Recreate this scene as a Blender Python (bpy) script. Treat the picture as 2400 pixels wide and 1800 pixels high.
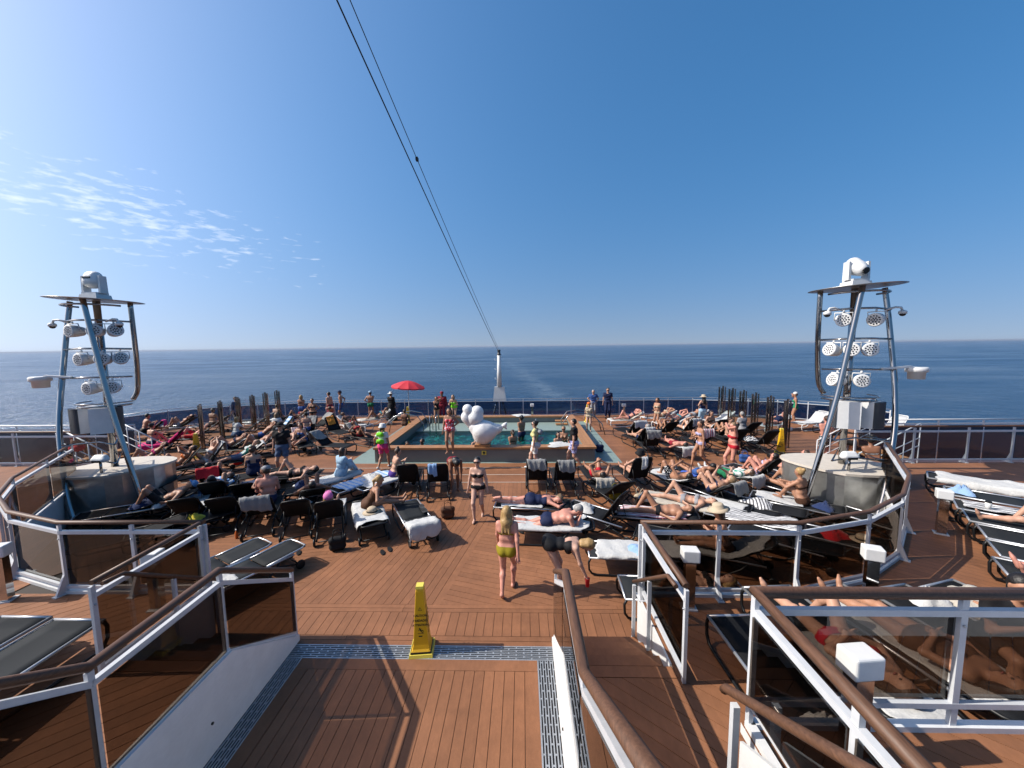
import bpy, math, random
import numpy as np
from mathutils import Vector, Matrix
R = math.radians
scene = bpy.context.scene
for o in list(bpy.data.objects): bpy.data.objects.remove(o)
col = scene.collection

# ---------------------------------------------------------------- camera, sky, sun, exposure
CAM = np.array([1.518, 0.0, 4.40]); FOC = 900.0            # focal length for a 2400 px wide picture
PITCH, ROLL, YAW = .0992, .01283, -.0293
def cam_axes():
    f = np.array([math.sin(YAW)*math.cos(PITCH), math.cos(YAW)*math.cos(PITCH), -math.sin(PITCH)])
    r = np.array([math.cos(YAW), -math.sin(YAW), 0]); d = np.cross(f, r)
    c, s = math.cos(ROLL), math.sin(ROLL)
    return c*r+s*d, -s*r+c*d, f
AX_R, AX_D, AX_F = cam_axes()
cam_data = bpy.data.cameras.new('camera'); cam = bpy.data.objects.new('camera', cam_data); col.objects.link(cam)
cam_data.sensor_width = 36; cam_data.lens = 36*FOC/2400; cam_data.clip_start = .05; cam_data.clip_end = 200000
M = Matrix.Identity(4)
for i in range(3):
    M[i][0], M[i][1], M[i][2], M[i][3] = AX_R[i], -AX_D[i], -AX_F[i], CAM[i]
cam.matrix_world = M
scene.camera = cam
scene.render.resolution_x, scene.render.resolution_y = 1024, 768

def at(u, v, z=0.0):
    """survey of the deck: the point at height z that the photograph shows at (u, v)"""
    q = (u-1200)/FOC*AX_R+(v-900)/FOC*AX_D+AX_F
    p = CAM+(z-CAM[2])/q[2]*q
    return Vector(p)
def atY(u, v, Y):
    q = (u-1200)/FOC*AX_R+(v-900)/FOC*AX_D+AX_F
    return Vector(CAM+Y/q[1]*q)

SUN_TO = Vector((-1.13, -.07, 1.0)).normalized()
SUN_EL = math.asin(SUN_TO.z); SUN_AZ = math.atan2(SUN_TO.x, SUN_TO.y)
sun_data = bpy.data.lights.new('sun', 'SUN'); sun_data.energy = 5.0; sun_data.angle = R(.45); sun_data.color = (1, .94, .85)
sun = bpy.data.objects.new('sun', sun_data); col.objects.link(sun)
sun.rotation_euler = SUN_TO.to_track_quat('Z', 'Y').to_euler(); sun.location = (-30, -5, 40)

world = bpy.data.worlds.new('World'); scene.world = world; world.use_nodes = True
wt = world.node_tree; wt.nodes.clear()
def wn(t, **k):
    n = wt.nodes.new(t)
    for a, b in k.items(): setattr(n, a, b)
    return n
out = wn('ShaderNodeOutputWorld'); bg = wn('ShaderNodeBackground'); bg.inputs['Strength'].default_value = .1025
sky = wn('ShaderNodeTexSky', sky_type='NISHITA'); sky.sun_disc = False
sky.sun_elevation = SUN_EL; sky.sun_rotation = SUN_AZ; sky.altitude = 40
sky.air_density = 1.0; sky.dust_density = 2.4; sky.ozone_density = 3.0
# hazy air: the thin bright band low down is veiled, so the sky is looked up a little higher than it stands
hz_t = wn('ShaderNodeTexCoord'); hz = wn('ShaderNodeMapping'); hz.inputs['Scale'].default_value = (1, 1, .62); hz.inputs['Location'].default_value = (0, 0, .26)
wt.links.new(hz_t.outputs['Generated'], hz.inputs[0]); hn = wn('ShaderNodeVectorMath', operation='NORMALIZE'); wt.links.new(hz.outputs[0], hn.inputs[0]); wt.links.new(hn.outputs[0], sky.inputs['Vector'])
hs = wn('ShaderNodeHueSaturation'); hs.inputs['Hue'].default_value = .495; hs.inputs['Saturation'].default_value = 1.32; hs.inputs['Value'].default_value = 1.32; wt.links.new(sky.outputs[0], hs.inputs['Color'])
# thin wisps of altocumulus in one low quarter of the sky
tc = wn('ShaderNodeTexCoord'); sep = wn('ShaderNodeSeparateXYZ'); wt.links.new(tc.outputs['Generated'], sep.inputs[0])
def mth(op, a, b=None, c=None):
    n = wn('ShaderNodeMath', operation=op)
    for i, v in enumerate((a, b, c)):
        if v is None: continue
        if isinstance(v, (int, float)): n.inputs[i].default_value = v
        else: wt.links.new(v, n.inputs[i])
    return n.outputs[0]
elev = mth('ARCSINE', sep.outputs[2]); azim = mth('ARCTAN2', sep.outputs[0], sep.outputs[1])
comb = wn('ShaderNodeCombineXYZ'); wt.links.new(mth('MULTIPLY', azim, 17.0), comb.inputs[0]); wt.links.new(mth('MULTIPLY', elev, 66.0), comb.inputs[1])
no1 = wn('ShaderNodeTexNoise'); no1.inputs['Scale'].default_value = 1.5; no1.inputs['Detail'].default_value = 6; no1.inputs['Roughness'].default_value = .56; no1.inputs['Distortion'].default_value = .25
wt.links.new(comb.outputs[0], no1.inputs['Vector'])
def band(x, c, w):   # 1 in the middle, 0 beyond w
    return mth('MAXIMUM', mth('SUBTRACT', 1.0, mth('DIVIDE', mth('ABSOLUTE', mth('SUBTRACT', x, c)), w)), 0.0)
# band slopes down to the right
ce = mth('SUBTRACT', elev, mth('MULTIPLY', mth('ADD', azim, .85), -.16))
msk = mth('MULTIPLY', mth('POWER', band(ce, .250, .10), .8), mth('POWER', band(azim, -.80, .40), .7))
thr = mth('SUBTRACT', .68, mth('MULTIPLY', msk, .25))
cl = mth('MULTIPLY', mth('MINIMUM', mth('MAXIMUM', mth('DIVIDE', mth('SUBTRACT', no1.outputs[0], thr), .20), 0.0), 1.0), .40)
cl = mth('MULTIPLY', cl, mth('MINIMUM', mth('MULTIPLY', msk, 5.0), 1.0))
# grey veil of sea air low down, the same all round
veil = wn('ShaderNodeHueSaturation'); veil.inputs['Saturation'].default_value = .44; veil.inputs['Value'].default_value = .74; wt.links.new(hs.outputs[0], veil.inputs['Color'])
vf = mth('MULTIPLY', mth('POWER', 2.718, mth('MULTIPLY', mth('MAXIMUM', elev, 0.0), -8.5)), .85)
vm_ = wn('ShaderNodeMix', data_type='RGBA'); wt.links.new(vf, vm_.inputs[0]); wt.links.new(hs.outputs[0], vm_.inputs[6]); wt.links.new(veil.outputs[0], vm_.inputs[7])
mix = wn('ShaderNodeMix', data_type='RGBA'); wt.links.new(cl, mix.inputs[0]); wt.links.new(vm_.outputs[2], mix.inputs[6]); mix.inputs[7].default_value = (9.5, 9.8, 10.2, 1)
wt.links.new(mix.outputs[2], bg.inputs['Color']); wt.links.new(bg.outputs[0], out.inputs['Surface'])

vs = scene.view_settings; vs.view_transform = 'Standard'; vs.look = 'None'; vs.exposure = .45; vs.gamma = 1.0; vs.use_curve_mapping = False
scene.render.engine = 'CYCLES'
cy = scene.cycles; cy.max_bounces = 10; cy.transparent_max_bounces = 24; cy.transmission_bounces = 8; cy.glossy_bounces = 4; cy.diffuse_bounces = 3
cy.caustics_reflective = False; cy.caustics_refractive = False; cy.sample_clamp_indirect = 6

# ---------------------------------------------------------------- helpers
def tag(o, label=None, cat=None, group=None, kind=None):
    if label: o['label'] = label
    if cat: o['category'] = cat
    if group: o['group'] = group
    if kind: o['kind'] = kind
    return o
def empty(name, loc=(0, 0, 0), rz=0.0, **k):
    o = bpy.data.objects.new(name, None); o.empty_display_size = .2; col.objects.link(o); o.location = loc; o.rotation_euler = (0, 0, rz)
    return tag(o, **k)
def link(name, me, parent=None, loc=None, rot=None, **k):
    o = bpy.data.objects.new(name, me); col.objects.link(o)
    if parent is not None: o.parent = parent
    if loc is not None: o.location = loc
    if rot is not None: o.rotation_euler = rot
    return tag(o, **k)
def copy_tree(o, parent=None):
    c = o.copy(); col.objects.link(c); c.parent = parent
    for ch in o.children: copy_tree(ch, c)
    return c

class MB:
    """collects shapes for one mesh"""
    def __init__(s): s.v = []; s.f = []; s.sm = []; s.mi = []
    def add(s, vs, fs, smooth=False, mi=0):
        b = len(s.v); s.v += [tuple(p) for p in vs]
        for f in fs: s.f.append(tuple(b+i for i in f)); s.sm.append(smooth); s.mi.append(mi)
        return s
    def box(s, c, size, rot=None, mi=0, taper=1.0):
        hx, hy, hz = size[0]/2, size[1]/2, size[2]/2
        P = [Vector((x*(taper if z > 0 else 1), y*(taper if z > 0 else 1), z)) for z in (-hz, hz) for x, y in ((-hx, -hy), (hx, -hy), (hx, hy), (-hx, hy))]
        if rot is not None: P = [rot @ p for p in P]
        c = Vector(c)
        return s.add([p+c for p in P], [(3, 2, 1, 0), (4, 5, 6, 7), (0, 1, 5, 4), (1, 2, 6, 5), (2, 3, 7, 6), (3, 0, 4, 7)], mi=mi)
    def bar(s, a, b, w, h, up=Vector((0, 0, 1)), mi=0):
        a, b = Vector(a), Vector(b); d = b-a; L = d.length; d.normalize()
        sd = d.cross(up); sd = sd.normalized() if sd.length > 1e-4 else Vector((1, 0, 0)); u = sd.cross(d)
        P = [p+sd*x*w/2+u*y*h/2 for p in (a, b) for x, y in ((-1, -1), (1, -1), (1, 1), (-1, 1))]
        return s.add(P, [(0, 1, 2, 3), (7, 6, 5, 4), (4, 5, 1, 0), (5, 6, 2, 1), (6, 7, 3, 2), (7, 4, 0, 3)], mi=mi)
    def prism(s, poly, z0, z1, mi=0):
        n = len(poly); P = [(p[0], p[1], z0) for p in poly]+[(p[0], p[1], z1) for p in poly]
        return s.add(P, [tuple(range(n-1, -1, -1)), tuple(range(n, 2*n))]+[(i, (i+1) % n, n+(i+1) % n, n+i) for i in range(n)], mi=mi)
    def tube(s, pts, r, seg=8, caps=True, closed=False, mi=0, flat=1.0, upv=None):
        pts = [Vector(p) for p in pts]; n = len(pts); rr = r if isinstance(r, (list, tuple)) else [r]*n
        V = []; prev = None
        for i, p in enumerate(pts):
            if closed: d = pts[(i+1) % n]-pts[i-1]
            else: d = pts[min(i+1, n-1)]-pts[max(i-1, 0)]
            if d.length < 1e-9: d = Vector((0, 0, 1))
            d.normalize()
            if prev is None:
                x = d.cross(upv if upv else (Vector((0, 0, 1)) if abs(d.z) < .9 else Vector((0, 1, 0)))).normalized()
            else:
                x = prev-d*prev.dot(d); x.normalize()
            prev = x; y = d.cross(x)
            for k in range(seg):
                a = 2*math.pi*k/seg; V.append(p+x*math.cos(a)*rr[i]+y*math.sin(a)*rr[i]*flat)
        F = []
        for i in range(n if closed else n-1):
            j = (i+1) % n
            for k in range(seg):
                k2 = (k+1) % seg; F.append((i*seg+k, i*seg+k2, j*seg+k2, j*seg+k))
        s.add(V, F, smooth=True, mi=mi)
        if caps and not closed:
            b = len(s.v)-n*seg
            s.f.append(tuple(b+k for k in range(seg-1, -1, -1))); s.sm.append(False); s.mi.append(mi)
            s.f.append(tuple(b+(n-1)*seg+k for k in range(seg))); s.sm.append(False); s.mi.append(mi)
        return s
    def lathe(s, prof, seg=16, c=(0, 0, 0), rot=None, mi=0, smooth=True, sx=1.0, sy=1.0):
        V = []; c = Vector(c)
        for r_, z in prof:
            for k in range(seg):
                a = 2*math.pi*k/seg; p = Vector((r_*math.cos(a)*sx, r_*math.sin(a)*sy, z))
                V.append((rot @ p if rot is not None else p)+c)
        F = [(i*seg+k, i*seg+(k+1) % seg, (i+1)*seg+(k+1) % seg, (i+1)*seg+k) for i in range(len(prof)-1) for k in range(seg)]
        s.add(V, F, smooth=smooth, mi=mi)
        b = len(s.v)-len(V)
        for ring, rev in ((0, True), (len(prof)-1, False)):
            if prof[ring][0] > 1e-4:
                f = [b+ring*seg+k for k in range(seg)]; s.f.append(tuple(f[::-1] if rev else f)); s.sm.append(False); s.mi.append(mi)
        return s
    def ball(s, c, r, seg=12, rings=8, mi=0, rot=None):
        r = r if isinstance(r, (tuple, list)) else (r, r, r)
        prof = [(max(math.sin(math.pi*i/rings), 1e-5), -math.cos(math.pi*i/rings)) for i in range(rings+1)]
        V = []; c = Vector(c)
        for q, z in prof:
            for k in range(seg):
                a = 2*math.pi*k/seg; p = Vector((q*math.cos(a)*r[0], q*math.sin(a)*r[1], z*r[2])); V.append((rot @ p if rot is not None else p)+c)
        return s.add(V, [(i*seg+k, i*seg+(k+1) % seg, (i+1)*seg+(k+1) % seg, (i+1)*seg+k) for i in range(rings) for k in range(seg)], smooth=True, mi=mi)
    def mesh(s, name, mats, origin=None):
        me = bpy.data.meshes.new(name)
        V = s.v if origin is None else [(p[0]-origin[0], p[1]-origin[1], p[2]-origin[2]) for p in s.v]
        me.from_pydata(V, [], s.f); me.polygons.foreach_set('use_smooth', s.sm); me.polygons.foreach_set('material_index', s.mi)
        for m in (mats if isinstance(mats, (list, tuple)) else [mats]): me.materials.append(m)
        me.update(); return me
    def build(s, name, mats, parent=None, origin=None, **k):
        return link(name, s.mesh(name, mats, origin), parent, **k)

# ---------------------------------------------------------------- materials
MAT = {}
def mat(name, color, rough=.5, metal=0.0, spec=.5, noise=0.0, nscale=6.0, bump=0.0, bscale=40.0, rand=0.0, coat=0.0, trans=None, sheen=0.0, sss=0.0, stretch=None):
    if metal < .4: color = tuple(c*.74 for c in color)
    m = bpy.data.materials.new(name); m.use_nodes = True; nt = m.node_tree; b = nt.nodes['Principled BSDF']
    b.inputs['Base Color'].default_value = (*color, 1); b.inputs['Roughness'].default_value = rough; b.inputs['Metallic'].default_value = metal
    b.inputs['Specular IOR Level'].default_value = spec
    if coat: b.inputs['Coat Weight'].default_value = coat; b.inputs['Coat Roughness'].default_value = .12
    if sheen: b.inputs['Sheen Weight'].default_value = sheen
    if sss: b.inputs['Subsurface Weight'].default_value = sss; b.inputs['Subsurface Radius'].default_value = (.03, .012, .006); b.inputs['Subsurface Scale'].default_value = .6
    L = nt.links.new; src = None
    if noise or bump:
        t = nt.nodes.new('ShaderNodeTexCoord'); vec = t.outputs['Object']
        if stretch:
            mp = nt.nodes.new('ShaderNodeMapping'); mp.inputs['Scale'].default_value = stretch; L(vec, mp.inputs[0]); vec = mp.outputs[0]
    if noise or rand:
        f = None
        if noise:
            n = nt.nodes.new('ShaderNodeTexNoise'); n.inputs['Scale'].default_value = nscale; n.inputs['Detail'].default_value = 6; n.inputs['Roughness'].default_value = .6
            L(vec, n.inputs['Vector'])
            mr = nt.nodes.new('ShaderNodeMapRange'); mr.inputs[1].default_value = .25; mr.inputs[2].default_value = .75; mr.inputs[3].default_value = 1-noise; mr.inputs[4].default_value = 1+noise
            L(n.outputs[0], mr.inputs[0]); f = mr.outputs[0]
        if rand:
            oi = nt.nodes.new('ShaderNodeObjectInfo'); mr2 = nt.nodes.new('ShaderNodeMapRange'); mr2.inputs[3].default_value = 1-rand; mr2.inputs[4].default_value = 1+rand
            L(oi.outputs['Random'], mr2.inputs[0])
            if f is None: f = mr2.outputs[0]
            else:
                mm = nt.nodes.new('ShaderNodeMath'); mm.operation = 'MULTIPLY'; L(f, mm.inputs[0]); L(mr2.outputs[0], mm.inputs[1]); f = mm.outputs[0]
        vm = nt.nodes.new('ShaderNodeVectorMath'); vm.operation = 'SCALE'; vm.inputs[0].default_value = color; L(f, vm.inputs['Scale'])
        L(vm.outputs[0], b.inputs['Base Color'])
    if bump:
        n2 = nt.nodes.new('ShaderNodeTexNoise'); n2.inputs['Scale'].default_value = bscale; n2.inputs['Detail'].default_value = 5; L(vec, n2.inputs['Vector'])
        bp = nt.nodes.new('ShaderNodeBump'); bp.inputs['Strength'].default_value = bump; bp.inputs['Distance'].default_value = .02; L(n2.outputs[0], bp.inputs['Height']); L(bp.outputs[0], b.inputs['Normal'])
    MAT[name] = m
    return m
def glass(name, tint, refl=.9, rough=.0, ior=1.5):
    """thin tinted pane: both faces let tinted light through and mirror by Fresnel"""
    m = bpy.data.materials.new(name); m.use_nodes = True; nt = m.node_tree; nt.nodes.clear(); L = nt.links.new
    o = nt.nodes.new('ShaderNodeOutputMaterial'); mx = nt.nodes.new('ShaderNodeMixShader'); tr = nt.nodes.new('ShaderNodeBsdfTransparent'); gl = nt.nodes.new('ShaderNodeBsdfGlossy'); fr = nt.nodes.new('ShaderNodeFresnel')
    tr.inputs[0].default_value = (*tint, 1); gl.inputs['Roughness'].default_value = rough; gl.inputs[0].default_value = (refl, refl, refl, 1); fr.inputs[0].default_value = ior
    ge = nt.nodes.new('ShaderNodeNewGeometry'); mu = nt.nodes.new('ShaderNodeMath'); mu.operation = 'MULTIPLY'; iv = nt.nodes.new('ShaderNodeMath'); iv.operation = 'SUBTRACT'; iv.inputs[0].default_value = 1; L(ge.outputs['Backfacing'], iv.inputs[1]); L(fr.outputs[0], mu.inputs[0]); L(iv.outputs[0], mu.inputs[1])
    L(mu.outputs[0], mx.inputs[0]); L(tr.outputs[0], mx.inputs[1]); L(gl.outputs[0], mx.inputs[2]); L(mx.outputs[0], o.inputs[0])
    MAT[name] = m; return m
DECKC = (.274, .119, .057)
mat('plank', DECKC, .62, spec=.28, noise=.12, nscale=3.0, bump=.12, bscale=30, rand=.09, stretch=(1, 1, 1))
mat('caulk', (.028, .018, .014), .8)
mat('white_paint', (.78, .78, .77), .38, noise=.04, nscale=5)
mat('grey_white', (.92, .91, .90), .42, noise=.04)
mat('rail_white', (.63, .65, .68), .35, noise=.05, nscale=8)
mat('teak_rail', (.125, .062, .036), .5, spec=.3, noise=.4, nscale=7, stretch=(9, 1.2, 9), bump=.08)
mat('teak', (.40, .19, .075), .5, noise=.2, nscale=5, rand=.08, bump=.08)
mat('grate', (.34, .36, .38), .42, metal=.5, noise=.1, nscale=12)
mat('pit', (.012, .012, .014), .9)
mat('chrome', (.31, .305, .30), .1, metal=1.0, noise=.06, nscale=3)
mat('dark_chrome', (.30, .275, .25), .2, metal=1.0, noise=.15)
mat('navy_panel', (.008, .016, .042), .25)
mat('steel', (.40, .40, .38), .33, metal=.85, noise=.32, nscale=2.6, bump=.05, bscale=4)
mat('cream', (.62, .56, .48), .6, noise=.1, nscale=5)
mat('black_plastic', (.009, .0095, .011), .45, spec=.3)
mat('sling', (.010, .011, .013), .8, spec=.16, rand=.3)
mat('sling_grey', (.022, .025, .028), .8, spec=.16, rand=.2)
mat('alu', (.42, .43, .45), .35, metal=.7)
mat('yellow', (.78, .44, .012), .42, noise=.05)
mat('yellow_pale', (.80, .66, .10), .45)
mat('black_ink', (.012, .010, .008), .6)
mat('pool_grey', (.20, .205, .19), .55, noise=.1, nscale=3)
mat('pool_tile', (.24, .31, .28), .5, noise=.1, nscale=4)
mat('pool_green', (.07, .33, .32), .4, noise=.08, nscale=3)
mat('duck_white', (.82, .82, .82), .45, noise=.03, bump=.5, bscale=38)
mat('red_fabric', (.62, .018, .035), .7)
mat('speaker_dark', (.035, .04, .048), .5, noise=.25, nscale=5)
mat('lens_dark', (.01, .01, .012), .12)
mat('navy', (.012, .022, .055), .4)
glass('tinted_glass', (.40, .365, .335), .9)
glass('clear_glass', (.90, .93, .93), .9)
glass('blue_glass', (.30, .36, .46), .9)

def weather(m, amt=.16, scale=.55, seed=0.0):
    """sun-faded and trodden patches across a whole surface"""
    nt = m.node_tree; L = nt.links.new; b = nt.nodes['Principled BSDF']; old = b.inputs['Base Color'].links[0].from_socket
    g = nt.nodes.new('ShaderNodeNewGeometry'); f = None
    for sc, a, st in ((scale, amt, (1, 1, 1)), (scale*7, amt*.55, (1, .6, 1)), (scale*40, amt*.5, (1, .35, 1))):
        mp = nt.nodes.new('ShaderNodeMapping'); mp.inputs['Location'].default_value = (seed, 3.1, 0); mp.inputs['Scale'].default_value = st; L(g.outputs['Position'], mp.inputs[0])
        n = nt.nodes.new('ShaderNodeTexNoise'); n.inputs['Scale'].default_value = sc; n.inputs['Detail'].default_value = 5; n.inputs['Roughness'].default_value = .65; L(mp.outputs[0], n.inputs['Vector'])
        mr = nt.nodes.new('ShaderNodeMapRange'); mr.inputs[1].default_value = .3; mr.inputs[2].default_value = .7; mr.inputs[3].default_value = 1-a; mr.inputs[4].default_value = 1+a; L(n.outputs[0], mr.inputs[0])
        if f is None: f = mr.outputs[0]
        else:
            q = nt.nodes.new('ShaderNodeMath'); q.operation = 'MULTIPLY'; L(f, q.inputs[0]); L(mr.outputs[0], q.inputs[1]); f = q.outputs[0]
    vm = nt.nodes.new('ShaderNodeVectorMath'); vm.operation = 'SCALE'; L(old, vm.inputs[0]); L(f, vm.inputs['Scale']); L(vm.outputs[0], b.inputs['Base Color'])
weather(MAT['plank'], .17); weather(MAT['white_paint'], .06, .9); weather(MAT['rail_white'], .07, 1.3); weather(MAT['grey_white'], .06, .8); weather(MAT['grate'], .12, 1.0)
# ================================================================ SETTING
T = .80                                   # height of the side terraces above the pool deck
SEA = -38.0; HAZE = .000035
def striped(name, base, ang, pitch, line=.006, seam=(.03, .018, .013), cross=0.0):
    """far decking: boards too narrow in the picture to model, as grain and seams of the material"""
    m = mat(name, base, .62, spec=.28, noise=.1, nscale=2.0); nt = m.node_tree; L = nt.links.new; b = nt.nodes['Principled BSDF']
    old = b.inputs['Base Color'].links[0].from_socket
    g = nt.nodes.new('ShaderNodeNewGeometry'); mp = nt.nodes.new('ShaderNodeMapping'); mp.inputs['Rotation'].default_value = (0, 0, -ang); L(g.outputs['Position'], mp.inputs[0])
    sp = nt.nodes.new('ShaderNodeSeparateXYZ'); L(mp.outputs[0], sp.inputs[0])
    def mm(op, a, c=None):
        n = nt.nodes.new('ShaderNodeMath'); n.operation = op
        for i, v in enumerate((a, c)):
            if v is None: continue
            if isinstance(v, (int, float)): n.inputs[i].default_value = v
            else: L(v, n.inputs[i])
        return n.outputs[0]
    q = mm('DIVIDE', sp.outputs[1], pitch); fr = mm('FRACT', q); s = mm('LESS_THAN', fr, line/pitch)
    wn_ = nt.nodes.new('ShaderNodeTexWhiteNoise'); wn_.noise_dimensions = '1D'; L(mm('FLOOR', q), wn_.inputs['W'])
    mr = nt.nodes.new('ShaderNodeMapRange'); mr.inputs[3].default_value = .9; mr.inputs[4].default_value = 1.1; L(wn_.outputs['Value'], mr.inputs[0])
    vm = nt.nodes.new('ShaderNodeVectorMath'); vm.operation = 'SCALE'; L(old, vm.inputs[0]); L(mr.outputs[0], vm.inputs['Scale'])
    mx = nt.nodes.new('ShaderNodeMix'); mx.data_type = 'RGBA'; L(s, mx.inputs[0]); L(vm.outputs[0], mx.inputs[6]); mx.inputs[7].default_value = (*seam, 1); L(mx.outputs[2], b.inputs['Base Color'])
    return m
striped('deck_x', DECKC, 0.0, .13); striped('deck_y', DECKC, R(90), .13); striped('deck_d', DECKC, R(45), .13)
striped('deck_r', DECKC, R(-38), .13); striped('deck_l', DECKC, R(38), .13)
for n_ in ('deck_x', 'deck_y', 'deck_r', 'deck_l'): weather(MAT[n_], .17)

# ---- sea
def sea_material():
    m = bpy.data.materials.new('sea'); m.use_nodes = True; nt = m.node_tree; L = nt.links.new; b = nt.nodes['Principled BSDF']
    b.inputs['Base Color'].default_value = (.0045, .031, .078, 1); b.inputs['Roughness'].default_value = .12; b.inputs['IOR'].default_value = 1.33; b.inputs['Specular IOR Level'].default_value = .42
    g = nt.nodes.new('ShaderNodeNewGeometry')
    def noise(sc, st, det, rot=0.0):
        mp = nt.nodes.new('ShaderNodeMapping'); mp.inputs['Scale'].default_value = st; mp.inputs['Rotation'].default_value = (0, 0, rot); L(g.outputs['Position'], mp.inputs[0])
        n = nt.nodes.new('ShaderNodeTexNoise'); n.inputs['Scale'].default_value = sc; n.inputs['Detail'].default_value = det; n.inputs['Roughness'].default_value = .6; L(mp.outputs[0], n.inputs['Vector']); return n.outputs[0]
    a = noise(.075, (1, 1.5, 1), 6, .25); c = noise(.5, (1, 1.4, 1), 4, .1); e = noise(.0035, (1, 2.5, 1), 4, .4)
    ad = nt.nodes.new('ShaderNodeMath'); ad.operation = 'MULTIPLY_ADD'; L(c, ad.inputs[0]); ad.inputs[1].default_value = .16; L(a, ad.inputs[2])
    bp = nt.nodes.new('ShaderNodeBump'); bp.inputs['Strength'].default_value = .75; bp.inputs['Distance'].default_value = 7.0; L(ad.outputs[0], bp.inputs['Height']); L(bp.outputs[0], b.inputs['Normal'])
    # wind streaks: rougher and smoother water
    mr = nt.nodes.new('ShaderNodeMapRange'); mr.inputs[1].default_value = .35; mr.inputs[2].default_value = .65; mr.inputs[3].default_value = .10; mr.inputs[4].default_value = .26; L(e, mr.inputs[0]); L(mr.outputs[0], b.inputs['Roughness'])
    # the wake: churned pale water astern of the ship, widening with distance
    sp = nt.nodes.new('ShaderNodeSeparateXYZ'); L(g.outputs['Position'], sp.inputs[0])
    def mm(op, p, q=None, r_=None):
        n = nt.nodes.new('ShaderNodeMath'); n.operation = op
        for i, v in enumerate((p, q, r_)):
            if v is None: continue
            if isinstance(v, (int, float)): n.inputs[i].default_value = v
            else: L(v, n.inputs[i])
        return n.outputs[0]
    y = sp.outputs[1]; cx = mm('MULTIPLY_ADD', mm('SUBTRACT', y, 305.0), -.085, 27.0)
    w = mm('MULTIPLY_ADD', y, .02, 12.0)
    dx = mm('ABSOLUTE', mm('SUBTRACT', sp.outputs[0], cx))
    k = mm('MULTIPLY', mm('MAXIMUM', mm('SUBTRACT', 1.0, mm('DIVIDE', dx, w)), 0.0), mm('MAXIMUM', mm('SUBTRACT', 1.0, mm('DIVIDE', y, 1500.0)), 0.0))
    foam = mm('MULTIPLY', mm('MULTIPLY', k, mm('MAXIMUM', mm('SUBTRACT', noise(.07, (1, .5, 1), 6), .36), 0.0)), .8)
    mx = nt.nodes.new('ShaderNodeMix'); mx.data_type = 'RGBA'; L(foam, mx.inputs[0]); mx.inputs[6].default_value = (.0045, .031, .078, 1); mx.inputs[7].default_value = (.42, .52, .57, 1); L(mx.outputs[2], b.inputs['Base Color'])
    return m
mb = MB(); S_ = 90000
mb.add([(-S_, -S_, SEA), (S_, -S_, SEA), (S_, S_, SEA), (-S_, S_, SEA)], [(0, 1, 2, 3)])
mb.build('sea', sea_material(), kind='structure')

# ---- hull under the decks
stern = [(-20.5, -4), (-20.5, 18.5), (-19.6, 20.8), (-17, 22.9), (-12, 24.3), (12, 24.3), (17, 22.9), (19.6, 20.8), (20.5, 18.5), (20.5, -4)]
MB().prism(stern[::-1], -37.5, -.05).build('ship_hull', MAT['white_paint'], label='white hull of the ship below the open decks', cat='hull')

# ---- pool deck
deck = MB().prism([(p[0]*.999, p[1]*.999) for p in stern][::-1], -.049, -.014).build('pool_deck', MAT['caulk'], kind='structure')
def clip(poly, nx, ny, c):     # keep nx*x+ny*y <= c
    o = []
    for i in range(len(poly)):
        a, b = poly[i], poly[(i+1) % len(poly)]; da, db = nx*a[0]+ny*a[1]-c, nx*b[0]+ny*b[1]-c
        if da <= 0: o.append(a)
        if (da < 0 < db) or (db < 0 < da):
            t = da/(da-db); o.append((a[0]+(b[0]-a[0])*t, a[1]+(b[1]-a[1])*t))
    return o
def inset_ok(p):
    A = 0
    for i in range(len(p)): A += p[i][0]*p[(i+1) % len(p)][1]-p[(i+1) % len(p)][0]*p[i][1]
    return abs(A)/2
def planks(parent, poly, ang, w, z, gap=.007, th=.013, maxlen=99, off=0.0):
    d = (math.cos(ang), math.sin(ang)); n = (-d[1], d[0])
    s = [n[0]*p[0]+n[1]*p[1] for p in poly]; a0 = min(s)+off; k = 0
    while a0+k*w < max(s):
        lo, hi = a0+k*w+gap/2, a0+(k+1)*w-gap/2; k += 1
        q = clip(clip(poly, n[0], n[1], hi), -n[0], -n[1], -lo)
        if len(q) < 3 or inset_ok(q) < .004: continue
        t = [d[0]*p[0]+d[1]*p[1] for p in q]; L_ = max(t)-min(t); cuts = [min(t)]
        x = min(t)+random.uniform(.3, 1.0)*maxlen
        while x < max(t)-.3: cuts.append(x); x += maxlen*random.uniform(.85, 1.1)
        cuts.append(max(t))
        for a, b in zip(cuts, cuts[1:]):
            qq = clip(clip(q, d[0], d[1], b-gap/3), -d[0], -d[1], -(a+gap/3))
            if len(qq) < 3 or inset_ok(qq) < .003: continue
            c = (sum(p[0] for p in qq)/len(qq), sum(p[1] for p in qq)/len(qq), z)
            if inset_ok(qq) and sum(qq[i][0]*qq[(i+1) % len(qq)][1]-qq[(i+1) % len(qq)][0]*qq[i][1] for i in range(len(qq))) < 0: qq = qq[::-1]
            link('plank', MB().prism([(p[0]-c[0], p[1]-c[1]) for p in qq], -th, random.uniform(-.0008, .0008)).mesh('plank', MAT['plank']), parent, loc=c)
random.seed(4)
rect = lambda x0, x1, y0, y1: [(x0, y0), (x1, y0), (x1, y1), (x0, y1)]
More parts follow.
